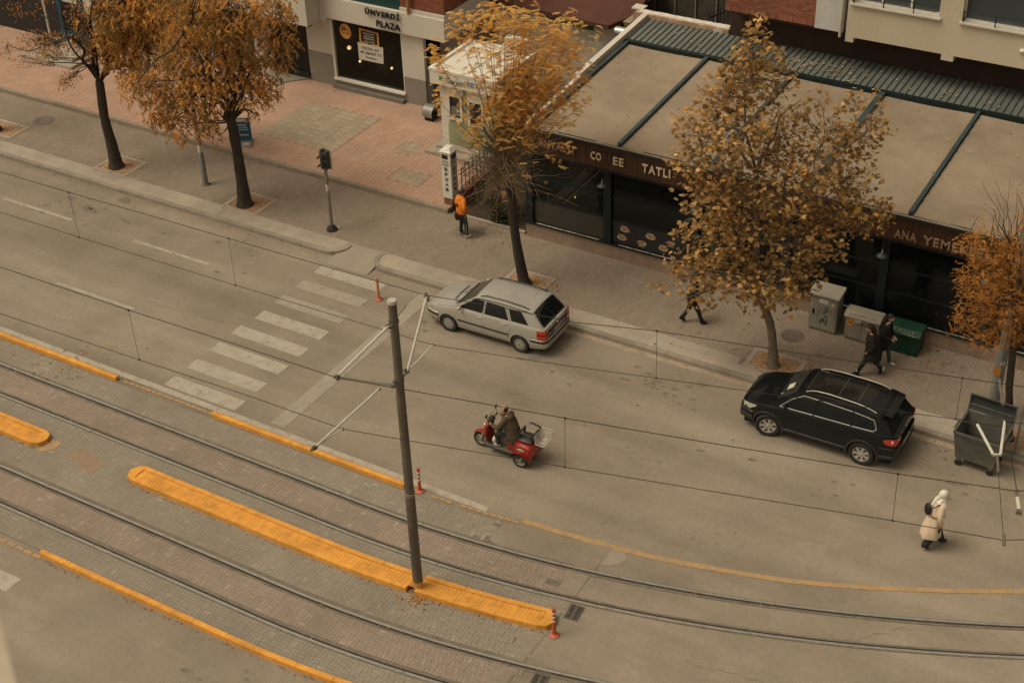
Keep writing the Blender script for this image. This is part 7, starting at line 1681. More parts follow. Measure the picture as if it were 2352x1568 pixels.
sp4 = [(1735, 60, 22, 28, 0, .6), (1735, 110, 40, 30, 0, 1), (1700, 160, 42, 38, -.2, 1), (1775, 130, 28, 26, .2, .6), (1740, 190, 60, 45, .3, 1), (1650, 220, 45, 42, -.1, 1), (1800, 190, 30, 30, 0, .5), (1600, 290, 50, 42, .2, 1), (1690, 290, 75, 60, -.4, 1.15), (1790, 320, 60, 60, .4, 1), (1850, 270, 26, 50, .2, .5), (1880, 230, 20, 30, .2, .35), (1960, 230, 24, 34, .2, .5), (1925, 290, 46, 40, 0, .8), (2010, 240, 22, 34, .3, .5), (1975, 320, 45, 42, .2, .9), (1580, 370, 40, 36, 0, .9), (1660, 390, 70, 55, .3, 1), (1870, 370, 65, 50, -.3, 1.05), (1960, 400, 60, 42, .2, .95), (2030, 290, 30, 20, .3, .4), (1800, 430, 80, 48, -.5, 1.05), (1900, 470, 75, 50, .3, 1.05), (1990, 500, 50, 42, 0, 1), (2030, 480, 26, 30, .3, .7), (1620, 460, 60, 40, -.3, 1), (1720, 500, 75, 55, .2, 1.1), (1650, 550, 75, 50, 0, 1.1), (1830, 550, 70, 45, -.3, 1.05), (1900, 560, 50, 30, -.5, .9), (1590, 620, 50, 35, -.1, .9), (1680, 630, 70, 45, -.4, 1.1), (1770, 640, 70, 42, -.5, 1.1), (1850, 640, 42, 36, -.2, .9), (1610, 680, 45, 22, .2, .8), (1740, 695, 40, 18, -.3, .7), (1545, 590, 20, 14, 0, .4), (1525, 660, 16, 16, 0, .4), (1800, 690, 34, 22, -.4, .6), (1560, 530, 22, 16, .1, .5), (1495, 655, 8, 6, 0, .4)]
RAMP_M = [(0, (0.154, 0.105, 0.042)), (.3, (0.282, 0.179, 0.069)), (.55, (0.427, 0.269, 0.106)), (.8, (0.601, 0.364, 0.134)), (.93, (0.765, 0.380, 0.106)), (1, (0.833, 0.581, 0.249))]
lmM = leafmat('plane_leaf', RAMP_M, .45); lmMs = leafmat('plane_leaf_single', RAMP_M, .45)
B = T4.blobs(sp4); PT, TI = [], []; fine = MB().m(M_barkp)
for (c, r, w_) in B:
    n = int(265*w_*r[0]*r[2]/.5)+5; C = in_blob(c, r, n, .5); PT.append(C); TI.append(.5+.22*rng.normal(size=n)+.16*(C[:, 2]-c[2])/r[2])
    anc = T4.p(*min([(1735, 640), (1738, 560), (1735, 470), (1738, 400), (1725, 180), (1620, 620), (1870, 560), (1640, 470), (1900, 450), (1610, 330), (1890, 330), (1960, 530), (1990, 300)], key=lambda q_: (T4.p(*q_)-Vector(c)).length)); L_ = T4.limb(anc, Vector(c), .018, .007, .07, mb=fine)
    for i in range(0, n, 6): T4.limb(L_[rng.integers(len(L_)//2, len(L_))], Vector(C[i]), .007, .0025, .06, 3, mb=fine)
fine.build('twigs', None, T4.t); PT = np.concatenate(PT); TI = np.concatenate(TI); n = len(PT)
dpt = (PT-CAM)@FW; single = np.argsort(dpt+rng.uniform(0, 1.2, n))[:280]; mask = np.ones(n, bool); mask[single] = False
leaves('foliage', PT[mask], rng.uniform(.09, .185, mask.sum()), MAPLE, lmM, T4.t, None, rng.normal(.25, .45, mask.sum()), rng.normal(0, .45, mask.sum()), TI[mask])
lme = bpy.data.meshes.new('leaf'); lme.from_pydata([tuple(v) for v in MAPLE], [], [tuple(range(len(MAPLE)))]); lme.materials.append(lmMs)
for i in single:
    o = bpy.data.objects.new('leaf', lme); COL.objects.link(o); o.parent = T4.t; o.location = Vector(PT[i])-T4.base; o.rotation_euler = (rng.normal(0, .45), rng.normal(.25, .45), rng.uniform(0, 6.28)); o.scale = (rng.uniform(.10, .19),)*3; ORG[o.name] = Vector((0, 0, 0))
T4.finish()

# fifth tree at the right edge
T5 = Tree('autumn_tree', 'dark thin trunked tree with fine orange foliage at the right edge of the picture', at(2316, 1008, .13), bark=M_bark)
P5 = T5.trunk([(2318, 950, 0), (2318, 890, 0), (2322, 850, 0), (2328, 790, 0), (2335, 700, 0)], [.13, .10, .10, .095, .09, .07])
for (u, v, d) in [(2250, 600, -.3), (2230, 700, -.2), (2300, 560, .2), (2370, 600, .2), (2340, 480, 0), (2240, 780, 0), (2280, 520, .3), (2400, 700, 0)]: T5.limb(P5[-1], T5.p(u, v, d), .035, .008, .06)
PT, YA, PI_, SZ, TI = [], [], [], [], []
for (c, r, w_) in T5.blobs([(2270, 560, 45, 40, .2, 1), (2225, 560, 28, 26, 0, .6), (2310, 610, 50, 50, .2, 1.1), (2250, 640, 45, 40, -.3, 1), (2215, 630, 20, 20, -.2, .5), (2300, 690, 55, 45, -.3, 1.1), (2235, 710, 38, 30, 0, .8), (2280, 760, 50, 30, -.2, 1), (2205, 745, 22, 18, -.2, .6), (2340, 750, 40, 40, .2, 1), (2345, 560, 40, 60, 0, .9), (2240, 770, 28, 16, -.3, .5), (2340, 640, 40, 60, .4, 1), (2380, 680, 60, 90, .2, .8), (2285, 490, 14, 22, 0, .2), (2245, 500, 16, 16, 0, .25), (2340, 450, 30, 40, .1, .12)]):
    n = int(520*w_*r[0]*r[2]/.5); C = in_blob(c, r, n, .5); T5.limb(P5[-1], Vector(c), .018, .006, .06)
    for i in range(n):
        k = 7; a0 = rng.uniform(0, 6.28); s_ = np.linspace(0, 1, k); L = rng.uniform(.10, .2); PT.append(C[i][None]+np.stack([math.cos(a0)*s_*L, math.sin(a0)*s_*L, -s_*s_*L*.4], 1)); YA.append(a0+np.where(np.arange(k) % 2, 1, -1)*rng.uniform(.3, 1, k)); PI_.append(rng.uniform(-.2, .9, k)); SZ.append(rng.uniform(.045, .075, k)); TI.append(np.full(k, .5+.22*rng.normal()))
leaves('foliage', np.concatenate(PT), np.concatenate(SZ), SLIM*np.array([1, 1.3, 1]), leafmat('fine_orange_leaf', [(0, (0.176, 0.091, 0.028)), (.4, (0.365, 0.168, 0.039)), (.75, (0.580, 0.252, 0.050)), (1, (0.756, 0.364, 0.077))], .35), T5.t, np.concatenate(YA), np.concatenate(PI_), None, np.concatenate(TI))
up = MB().m(M_bark)
for k in range(14): T5.limb(T5.p(2320, 560), T5.p(rng.uniform(2240, 2400), rng.uniform(400, 500), rng.uniform(-.3, .4)), .009, .003, .05, mb=up)
up.build('bare_shoots', None, T5.t); T5.finish()
# leaves lying on the restaurant roof
V = []; Fq = []; T_ = []
for k in range(260):
    x = rng.uniform(-5.3, 12); y = rng.uniform(42.65, 44.2) if rng.random() < .7 else rng.uniform(36.2, 42.3)
    if rng.random() < .45: x = rng.normal(.9, .8); y = rng.normal(43.1, .3)
    s_ = rng.uniform(.025, .06); a = rng.uniform(0, 6.28); z = rz(y)+(.088 if y > 42.6 else .0); k0 = len(V)
    for q_, (dx, dy) in enumerate(((1, 0), (0, .7), (-1, 0), (0, -.7))): V.append((x+s_*(dx*math.cos(a)-dy*math.sin(a)), y+s_*(dx*math.sin(a)+dy*math.cos(a)), z+(.015 if q_ % 2 else 0)))
    Fq.append((k0, k0+1, k0+2, k0+3)); T_.append(rng.random())
o = np_mesh('fallen_leaves', np.array(V), np.array(Fq), leafmat('pale_dry_leaf', [(0, (.22, .13, .07)), (.5, (.38, .26, .16)), (1, (.50, .40, .28))], .1), T_); o['kind'] = 'stuff'

# ================================================================== PEOPLE
M_skin = mat('skin', (.40, .205, .13), rough=.55, var=.05); M_skinp = mat('pale_skin', (.46, .27, .19), rough=.55, var=.04)
M_hairb = mat('black_hair', (.012, .010, .009), rough=.6, var=.2, scale=20); M_eye = mat('dark_eye', (.02, .015, .012), rough=.3, var=0); M_lip = mat('lip', (.33, .12, .09), rough=.5, var=0)
def skin_mesh(verts, edges, radii, root):
    me = bpy.data.meshes.new('s'); me.from_pydata([tuple(v) for v in verts], edges, []); o = bpy.data.objects.new('s', me); COL.objects.link(o)
    o.modifiers.new('Skin', 'SKIN'); sub = o.modifiers.new('Sub', 'SUBSURF'); sub.levels = 2; sub.render_levels = 2
    for i, r in enumerate(radii):
        sv = me.skin_vertices[0].data[i]; sv.radius = r if hasattr(r, '__len__') else (r, r); sv.use_root = (i == root)
    dg = bpy.context.evaluated_depsgraph_get(); ev = bpy.data.meshes.new_from_object(o.evaluated_get(dg)); V = [v.co.copy() for v in ev.vertices]; Fs = [tuple(p.vertices) for p in ev.polygons]
    bpy.data.objects.remove(o); bpy.data.meshes.remove(me); bpy.data.meshes.remove(ev); return V, Fs
def V3(*a): return Vector(a)
def person(label, loc, yaw, J, mats, hair=None, slim=1.0, look=0., cat='person', headpitch=0.):
    """J: joint positions in a local frame (x forward, y left, z up), metres. mats: skin, top, legs, shoes, sleeve"""
    t = thing('person', label, cat, loc, yaw)
    g = lambda k: Vector(J[k]); k = slim
    names = ['pelvis', 'waist', 'chest', 'neck', 'headb', 'shL', 'elL', 'wrL', 'shR', 'elR', 'wrR', 'hipL', 'knL', 'anL', 'toL', 'hipR', 'knR', 'anR', 'toR', 'heL', 'heR']
    J = dict(J); J.setdefault('headb', g('neck')+V3(.01, 0, .09)); fwd = {}
    for s_ in 'LR':
        J.setdefault('to'+s_, tuple(g('an'+s_)+V3(.17, 0, -.055))); J.setdefault('he'+s_, tuple(g('an'+s_)+V3(-.045, 0, -.05)))
    rad = dict(pelvis=(.145*k, .115*k), waist=(.13*k, .105*k), chest=(.15*k, .115*k), neck=.058, headb=.055, sh=.068*k, el=.047*k, wr=.032*k, hip=.100*k, kn=.074*k, an=.052*k, to=.038, he=.04)
    R_ = [rad.get(n_, rad.get(n_[:-1])) for n_ in names]; idx = {n_: i for i, n_ in enumerate(names)}
    E_ = [('pelvis', 'waist'), ('waist', 'chest'), ('chest', 'neck'), ('neck', 'headb'), ('chest', 'shL'), ('shL', 'elL'), ('elL', 'wrL'), ('chest', 'shR'), ('shR', 'elR'), ('elR', 'wrR'), ('pelvis', 'hipL'), ('hipL', 'knL'), ('knL', 'anL'), ('anL', 'toL'), ('anL', 'heL'), ('pelvis', 'hipR'), ('hipR', 'knR'), ('knR', 'anR'), ('anR', 'toR'), ('anR', 'heR')]
    Vv, Fs = skin_mesh([J[n_] for n_ in names], [(idx[a], idx[b]) for a, b in E_], R_, 0)
    reg = {}
    for a, b in E_:
        m_ = mats['legs']
        if 'to' in (a[:2], b[:2]) or 'he' in (a[:2] if a != 'headb' else '', b[:2] if b != 'headb' else ''): m_ = mats['shoes']
        elif b in ('waist', 'chest', 'shL', 'shR'): m_ = mats['top']
        elif b in ('elL', 'elR', 'wrL', 'wrR'): m_ = mats.get('sleeve', mats['top'])
        elif b in ('neck', 'headb'): m_ = mats.get('neck', mats['skin'])
        elif a == 'pelvis': m_ = mats['legs']
        reg[(a, b)] = m_
    segs = [(Vector(J[a]), Vector(J[b]), reg[(a, b)]) for a, b in E_]
    mb = MB(); k0 = 0; mb.v += [tuple(v) for v in Vv]
    for f in Fs:
        c = sum((Vv[i] for i in f), Vector())/len(f); best = None
        for a, b, m_ in segs:
            ab = b-a; q_ = max(0, min(1, (c-a).dot(ab)/ab.dot(ab))); d = (c-a-ab*q_).length
            if best is None or d < best[0]: best = (d, m_)
        mb.m(best[1]); mb.face(f, True)
    # head: skull, jaw, nose, ears, eyes
    hc = g('headb') if 'headb' in J else g('neck'); H = Vector(J['headb'])+V3(.015, 0, .105); RM = Matrix.Rotation(look, 3, 'Z') @ Matrix.Rotation(headpitch, 3, 'Y')
    def hd(x, y, z): return H+RM@V3(x, y, z)
    mb.m(mats['skin']); k0 = len(mb.v); n, m_ = 16, 12
    for i in range(m_+1):
        a = math.pi*i/m_
        for j in range(n):
            b = 2*math.pi*j/n; x, y, z = math.sin(a)*math.cos(b), math.sin(a)*math.sin(b), math.cos(a)
            jaw = max(0, -z); px_ = x*.098*(1-.22*jaw*(x < 0)); py_ = y*.076*(1-.30*jaw); pz_ = z*.118
            if x > .8 and -.35 < z < .05: px_ += .018*(1-abs(y)*3.5) if abs(y) < .28 else 0
            mb.v.append(tuple(hd(px_+.012*jaw, py_, pz_)))
    for i in range(m_):
        for j in range(n): mb.face((k0+i*n+j, k0+(i+1)*n+j, k0+(i+1)*n+(j+1) % n, k0+i*n+(j+1) % n), True)
    mb.sphere(hd(.108, 0, -.018), .016, 8, 6, (1, .8, 1.4)); 
    for sg in (-1, 1): mb.sphere(hd(-.005, sg*.078, -.01), .028, 8, 6, (.7, .35, 1.1))
    mb.m(M_eye)
    for sg in (-1, 1): mb.sphere(hd(.088, sg*.032, .012), .012, 8, 6, (.6, 1.1, .7))
    mb.m(M_lip); mb.sphere(hd(.096, 0, -.052), .016, 8, 6, (.5, 1.4, .35))
    # hands with palm, four fingers and a thumb
    mb.m(mats['skin'])
    for s_, sg in (('L', 1), ('R', -1)):
        w_ = g('wr'+s_); d = (w_-g('el'+s_)).normalized(); grip = J.get('grip'+s_); side = V3(0, 0, 1).cross(d); side = side.normalized() if side.length > .2 else V3(1, 0, 0); nrm = d.cross(side)
        if abs(d.z) > .8: side = V3(1, 0, 0); nrm = d.cross(side)
        pm = w_+d*.055; mb.sphere(pm, .040, 10, 6, (1, 1, 1), Matrix((side*.95, nrm*.5, d*1.25)).transposed())
        for f_, (o_, l_) in enumerate(((-.029, .068), (-.010, .076), (.010, .072), (.028, .056))):
            b0 = w_+d*.085+side*o_; curl = .55 if not grip else 1.3
            b1 = b0+(d*math.cos(curl*.5)+nrm*sg*math.sin(curl*.5))*l_*.55; b2 = b1+(d*math.cos(curl*1.3)+nrm*sg*math.sin(curl*1.3))*l_*.5; mb.tube([b0-d*.02, b0, b1, b2], [.010, .0095, .0085, .006], 6)
        b0 = w_+d*.03-side*.034; b1 = b0+(d*.7-side*.6+nrm*sg*.3).normalized()*.035; b2 = b1+(d*.95+nrm*sg*.25).normalized()*.03; mb.tube([b0, b1, b2], [.012, .010, .007], 6)
    body = mb.build('body', None, t, local=True, sharp=70)
    for o_ in (body,): pass
    return t, H, RM, hd
def cap_hair(t, hd, m_, z0=-.06, back=.0, name='hair', r=1.0, front=.55, long_=0.):
    """hair shell over the crown and the back of the head"""
    q = MB().m(m_); n = 18; G2 = []
    for i in range(8):
        row = []
        for j in range(n+1):
            b = 2*math.pi*j/n; fr = (math.cos(b)+1)/2; amax = math.pi*(.66-.30*fr**front); a = amax*i/7
            x, y, z = math.sin(a)*math.cos(b), math.sin(a)*math.sin(b), math.cos(a); row.append(hd(x*.108*r-.006, y*.088*r, z*.128*r+.002))
        G2.append(row)
    q.grid(G2, True)
    if long_: q.tube([hd(-.07, 0, .03), hd(-.105, 0, -.08), hd(-.10, 0, -.08-long_)], [.075, .085, .05], 10)
    return q.build(name, None, t, local=True, sharp=80)
def coat(t, rows, m_, name='coat', n=18, jit=.0, open_front=0.):
    """rows: (cx, cy, z, rx, ry) rings from hem up to collar"""
    q = MB().m(m_); G2 = []; cx, cy, z, rx_, ry = rows[-1]; rows = list(rows)+[(cx, cy, z+.015, rx_*.85, ry*.85), (cx, cy, z-.03, rx_*.55, ry*.55), (cx, cy, z-.05, .01, .01)]
    for cx, cy, z, rx_, ry in rows:
        G2.append([(cx+rx_*math.cos(a)*(1+jit*math.sin(7*a+z*3)+jit*.5*math.sin(3*a-z*9)), cy+ry*math.sin(a)*(1+jit*math.cos(6*a+z*5)), z) for a in np.linspace(open_front, 2*math.pi-open_front, n+1)])
    q.grid(G2, True, flip=True); return q.build(name, None, t, local=True, sharp=80)
def sleeve(t, a, b, c, m_, r=(.078, .064, .05), name='sleeve'):
    t_ = MB().m(m_); t_.sphere(a, r[0]*.98, 10, 8, (1, .9, 1)); t_.build('shoulder_cloth', None, t, local=True, sharp=80)
    return MB().m(m_).tube(catmull([a, b, c], 4), list(np.interp(np.linspace(0, 1, 9), [0, .5, 1], r)), 10).build(name, None, t, local=True, sharp=80)
def legs_walk(h, st, lead='L', sw=.09):
    """hip height h, stride st: dict of leg joints, lead leg forward, other trailing with bent knee"""
    o = 'R' if lead == 'L' else 'L'; sg = 1 if lead == 'L' else -1
    return {'hip'+lead: (0, sg*.09, h), 'kn'+lead: (st*.55+.02, sg*sw, h*.53), 'an'+lead: (st, sg*sw*.9, .085), 'hip'+o: (0, -sg*.09, h), 'kn'+o: (-st*.25, -sg*sw, h*.52), 'an'+o: (-st*1.0, -sg*sw*.9, .15), 'to'+lead: (st+.17, sg*sw, .045), 'he'+lead: (st-.05, sg*sw*.9, .04), 'to'+o: (-st+.14, -sg*sw, .035), 'he'+o: (-st-.07, -sg*sw, .14)}
M_jog = mat('dark_jogger_cloth', (.014, .015, .017), rough=.85, var=.2, scale=8); M_blackc = mat('black_coat_cloth', (.010, .009, .009), rough=.9, var=.25, scale=6, bump=.3); M_jean = mat('faded_blue_denim', (.045, .062, .075), rough=.85, var=.2, scale=10); M_darkjean = mat('dark_denim', (.022, .030, .036), rough=.85, var=.2, scale=10)
M_sneak = mat('white_sneaker', (.50, .48, .43), rough=.6, var=.1); M_bshoe = mat('black_shoe', (.012, .012, .012), rough=.5, var=.1); M_orh = mat('orange_hoodie_cloth', (.64, .19, .018), rough=.85, var=.12, scale=7, bump=.3)

# person in the orange hooded top, standing at the pillar with back to the road
J = dict(pelvis=(0, 0, .90), waist=(.01, 0, 1.06), chest=(.0, 0, 1.27), neck=(.03, 0, 1.44), headb=(.05, 0, 1.50), shL=(0, .17, 1.38), elL=(-.03, .25, 1.12), wrL=(.16, .16, .98), shR=(0, -.17, 1.38), elR=(-.03, -.25, 1.12), wrR=(.16, -.14, .98),
         hipL=(0, .09, .86), knL=(.03, .11, .48), anL=(-.02, .12, .09), hipR=(0, -.09, .86), knR=(.06, -.13, .47), anR=(.02, -.19, .09), toL=(.13, .17, .045), toR=(.16, -.26, .045))
loc = at(1064, 541, .131); yw = R(62)
t, H, RM, hd = person('person in a bright orange hooded top and black track trousers by the sign pillar', (loc.x, loc.y, .131), yw, J, dict(skin=M_skin, top=M_orh, legs=M_jog, shoes=M_sneak), slim=1.0)
cap_hair(t, hd, M_hairb, r=1.04)
coat(t, [(0, 0, .86, .14, .18), (0, 0, .90, .165, .195), (-.01, 0, 1.05, .165, .20), (-.01, 0, 1.22, .165, .21), (-.01, 0, 1.36, .135, .20), (.0, 0, 1.44, .10, .13), (.02, 0, 1.48, .07, .08)], M_orh, 'hoodie', jit=.03)
for sg in (-1, 1): sleeve(t, (0, sg*.18, 1.37), (-.04, sg*.27, 1.12), (.12, sg*.17, .98), M_orh)
MB().m(M_orh).sphere((-.10, 0, 1.39), .09, 12, 8, (.7, 1.15, .8)).build('hood', None, t, local=True, sharp=80)
q = MB().m(M_blk)
for k_ in range(3): q.box(-.190, -.075, 1.14+.055*k_, -.172, .055-.02*(k_ % 2), 1.165+.055*k_)
q.build('back_print', None, t, local=True)
for sg in (-1, 1): MB().m(mat('white_stripe', (.24, .25, .25), rough=.7)).tube([(0, sg*.175, .84), (.03, sg*.185, .5), (-.01, sg*(.165 if sg > 0 else .245), .13)], [.012, .010, .009], 5).build('side_stripe', None, t, local=True)
bg_ = thing('shoulder_bag', 'dark red cloth bag hanging at the left side of the person in orange', 'bag', (loc.x, loc.y, .9), yw)
q = MB().m(mat('dark_red_cloth', (.085, .022, .016), rough=.9, var=.2, scale=6)); q.sphere((.02, .30, -.12), .19, 12, 8, (.8, .42, 1.15)); q.build('bag_body', None, bg_, local=True); MB().m(MATS['dark_red_cloth']).tube([(.02, .27, .05), (.0, .24, .30), (-.02, .10, .53)], .014, 6).build('strap', None, bg_, local=True)

# woman in the cream coat walking to the right and away
J = dict(pelvis=(0, 0, .90), waist=(.01, 0, 1.07), chest=(.03, 0, 1.28), neck=(.06, 0, 1.45), headb=(.085, 0, 1.51), shL=(.03, .16, 1.38), elL=(.09, .22, 1.12), wrL=(.20, .17, .90), shR=(.03, -.16, 1.38), elR=(-.03, -.23, 1.12), wrR=(.04, -.22, .86)); J.update(legs_walk(.86, .26, 'L'))
M_cream = mat('cream_coat_cloth', (.56, .45, .335), rough=.85, var=.06, scale=5, bump=.3); M_scarf = mat('off_white_scarf', (.62, .60, .52), rough=.8, var=.06, scale=7, bump=.4)
loc = at(2140, 1254, .002); yw = YAW+R(8)
t, H, RM, hd = person('person in a long cream coat, white headscarf and black backpack crossing the road', (loc.x, loc.y, .002), yw, J, dict(skin=M_skinp, top=M_cream, legs=mat('dark_wide_trousers', (.018, .022, .026), rough=.85, var=.2), shoes=M_bshoe), slim=.98)
coat(t, [(-.09, 0, .42, .255, .24), (-.09, 0, .45, .258, .245), (-.08, 0, .62, .225, .225), (-.06, 0, .80, .20, .205), (-.03, 0, .95, .18, .20), (.0, 0, 1.1, .16, .195), (.015, 0, 1.25, .155, .205), (.02, 0, 1.36, .13, .195), (.04, 0, 1.44, .09, .11)], M_cream, 'coat', jit=.07, open_front=.25, n=30)
for sg in (-1, 1): MB().m(MATS['dark_wide_trousers']).tube(catmull([V3(0, sg*.10, .70), V3((.14 if sg > 0 else -.07), sg*.10, .45), V3((.25 if sg > 0 else -.235), sg*.085, .12 if sg > 0 else .17)], 3), [.11, .11, .105, .10, .095, .095, .09], 12).build('trouser_leg', None, t, local=True, sharp=80)
for sg, e, w_ in ((1, (.09, .23, 1.12), (.18, .18, .94)), (-1, (-.03, -.24, 1.12), (.03, -.225, .90))): sleeve(t, (.03, sg*.165, 1.37), e, w_, M_cream, (.08, .07, .06))
q = MB().m(M_scarf); q.sphere(H+V3(-.015, 0, .02), .118, 16, 10, (1.0, .84, 1.10)); q.tube([H+V3(-.02, 0, -.05), H+V3(-.03, 0, -.13), H+V3(-.03, 0, -.19), H+V3(-.04, 0, -.22)], [.085, .10, .15, .16], 14); q.tube(catmull([H+V3(-.07, .02, -.03), H+V3(-.15, .04, -.13), H+V3(-.19, .05, -.24), H+V3(-.20, .06, -.33)], 3), [.06, .058, .052, .05, .055, .06, .062, .068, .07, .04], 8)
for k_ in range(5): q.tube([H+V3(-.05, -.07+.03*k_, -.08), H+V3(-.13, -.09+.045*k_, -.18), H+V3(-.16, -.10+.055*k_, -.25)], [.03, .022, .012], 6)
FOLD = q; q.build('headscarf', None, t, local=True, sharp=80)
MB().m(M_skinp).sphere(H+V3(.088, 0, -.01), .06, 12, 8, (.6, .8, 1.1)).build('face', None, t, local=True, sharp=80)
bp = thing('backpack', 'small black backpack worn over the cream coat', 'backpack', (loc.x, loc.y, 1.1), yw)
MB().m(mat('black_leather', (.010, .010, .011), rough=.5, var=.1)).sphere((-.235, .05, .10), .135, 14, 10, (.55, .9, 1.25)).build('bag_body', None, bp, local=True)
for sg in (-1, 1): MB().m(MATS['black_leather']).tube([(-.20, sg*.10, .22), (-.06, sg*.13, .34), (.05, sg*.13, .30)], .014, 6).build('strap', None, bp, local=True)
MB().m(MATS['black_leather']).tube([(-.22, -.08, -.02), (-.10, -.20, -.02), (.0, -.21, .06)], .013, 6).build('strap', None, bp, local=True)

# two women in dark coats walking on the footway
J = dict(pelvis=(0, 0, .92), waist=(.02, 0, 1.09), chest=(.04, 0, 1.30), neck=(.06, 0, 1.47), headb=(.075, 0, 1.53), shL=(.04, .15, 1.40), elL=(.10, .20, 1.14), wrL=(.22, .12, 1.0), shR=(.04, -.15, 1.40), elR=(.02, -.21, 1.13), wrR=(.20, -.12, 1.02)); J.update(legs_walk(.88, .20, 'L'))
loc = at(2024, 838, .131); yw = YAW+R(-28)
t, H, RM, hd = person('person in a long black coat, faded jeans and white shoes beside the green cabinet', (loc.x, loc.y, .131), yw, J, dict(skin=M_skinp, top=mat('grey_beige_jumper', (.16, .15, .125), rough=.9), legs=M_jean, shoes=M_sneak, sleeve=M_blackc), slim=.92)
coat(t, [(-.04, 0, .62, .20, .22), (-.04, 0, .72, .21, .225), (-.01, 0, .95, .18, .21), (.02, 0, 1.2, .165, .205), (.03, 0, 1.38, .13, .185), (.045, 0, 1.46, .095, .11)], M_blackc, 'coat', jit=.03, open_front=.35)
for sg in (-1, 1): sleeve(t, (.04, sg*.155, 1.39), (.10 if sg > 0 else .02, sg*.21, 1.14), (.19, sg*.13, 1.01), M_blackc, (.075, .066, .055))
cap_hair(t, hd, mat('dark_brown_hair', (.018, .011, .008), rough=.55), r=1.10, long_=.20)
J = dict(pelvis=(0, 0, .90), waist=(.02, 0, 1.06), chest=(.05, 0, 1.26), neck=(.09, 0, 1.42), headb=(.12, 0, 1.475), shL=(.05, .16, 1.36), elL=(.02, .24, 1.10), wrL=(.14, .20, .92), shR=(.05, -.16, 1.36), elR=(.02, -.23, 1.10), wrR=(.13, -.18, .92)); J.update(legs_walk(.86, .36, 'L'))
loc = at(1997, 862, .131); yw = YAW+R(172)
J2 = dict(J)
t, H, RM, hd = person('person in a puffed black coat with white socks striding to the left on the footway', (loc.x, loc.y, .131), YAW+R(180-14), J2, dict(skin=M_skin, top=M_blackc, legs=mat('black_leggings', (.010, .010, .010), rough=.8), shoes=M_bshoe), slim=1.02)
coat(t, [(-.03, 0, .60, .24, .26), (-.03, 0, .70, .25, .27), (-.01, 0, .92, .22, .26), (.02, 0, 1.15, .20, .25), (.04, 0, 1.32, .16, .22), (.07, 0, 1.42, .11, .13)], M_blackc, 'coat', jit=.04)
for sg in (-1, 1): sleeve(t, (.05, sg*.17, 1.35), (.02, sg*.26, 1.10), (.12, sg*.21, .94), M_blackc, (.09, .08, .065))
cap_hair(t, hd, mat('dark_red_brown_hair', (.022, .008, .006), rough=.6, var=.2), r=1.16, long_=.08)
for s_, (x, z) in (('L', (.36, .10)), ('R', (-.36, .165))): MB().m(M_sneak).tube([(x, (.081 if s_ == 'L' else -.081), z-.01), (x-.012*(1 if s_ == 'L' else -1), (.082 if s_ == 'L' else -.082), z+.10)], [.052, .050], 12).build('sock', None, t, local=True)
# walker mostly hidden behind the plane tree
J = dict(pelvis=(0, 0, .92), waist=(.02, 0, 1.09), chest=(.03, 0, 1.31), neck=(.05, 0, 1.48), headb=(.06, 0, 1.54), shL=(.03, .18, 1.41), elL=(-.08, .24, 1.15), wrL=(-.02, .22, .92), shR=(.03, -.18, 1.41), elR=(.10, -.24, 1.15), wrR=(.22, -.20, .98)); J.update(legs_walk(.88, .30, 'R'))
loc = at(1588, 742, .131)
t, H, RM, hd = person('person in black clothes whose legs show below the plane tree leaves', (loc.x, loc.y, .131), YAW+R(0), J, dict(skin=M_skin, top=M_blackc, legs=M_jog, shoes=M_bshoe), slim=1.03); cap_hair(t, hd, M_hairb, r=1.04)
coat(t, [(0, 0, .82, .17, .21), (0, 0, .95, .175, .215), (.02, 0, 1.2, .175, .22), (.03, 0, 1.38, .14, .20), (.04, 0, 1.47, .09, .11)], M_blackc, 'jacket', jit=.02)

# rider on the red scooter, seated, leaning to the handlebar
M_olive = mat('olive_parka_cloth', (.062, .048, .026), rough=.85, var=.2, scale=6, bump=.4)
J = dict(pelvis=(-.20, 0, .78), waist=(-.17, 0, .94), chest=(-.08, 0, 1.15), neck=(.0, 0, 1.32), headb=(.03, 0, 1.37), shL=(-.06, .17, 1.26), elL=(.10, .27, 1.04), wrL=(.32, .24, 1.04), shR=(-.06, -.17, 1.26), elR=(.10, -.27, 1.04), wrR=(.32, -.24, 1.04),
         hipL=(-.18, .10, .73), knL=(.24, .15, .72), anL=(.16, .15, .375), hipR=(-.18, -.10, .73), knR=(.26, -.15, .72), anR=(.34, -.14, .375), toL=(.32, .16, .325), toR=(.50, -.15, .325), heL=(.11, .15, .325), heR=(.29, -.14, .325), gripL=1, gripR=1)
t, H, RM, hd = person('person in an olive parka, dark jeans and white shoes riding the red scooter', (-.72, 26.32, 0), R(180.5), J, dict(skin=M_skin, top=M_olive, legs=M_darkjean, shoes=M_sneak), slim=1.06, headpitch=.25)
coat(t, [(-.28, 0, .56, .16, .22), (-.26, 0, .66, .23, .25), (-.21, 0, .80, .22, .24), (-.17, 0, .95, .19, .225), (-.10, 0, 1.12, .185, .235), (-.05, 0, 1.24, .15, .21), (-.01, 0, 1.32, .10, .12)], M_olive, 'parka', jit=.03)
for sg in (-1, 1): sleeve(t, (-.06, sg*.18, 1.25), (.09, sg*.29, 1.04), (.29, sg*.25, 1.04), M_olive, (.085, .075, .052))
MB().m(M_olive).sphere((-.13, 0, 1.28), .12, 12, 8, (.8, 1.2, .7)).build('hood', None, t, local=True, sharp=80)
q = MB().m(M_hairb); G2 = []     # hair round the back and sides of a bald crown
for i, zz in enumerate((-.05, -.01, .03, .06)):
    G2.append([hd(.105*math.cos(a)*(1-.1*(i == 0)), .086*math.sin(a), zz) for a in np.linspace(R(112), R(248), 13)])
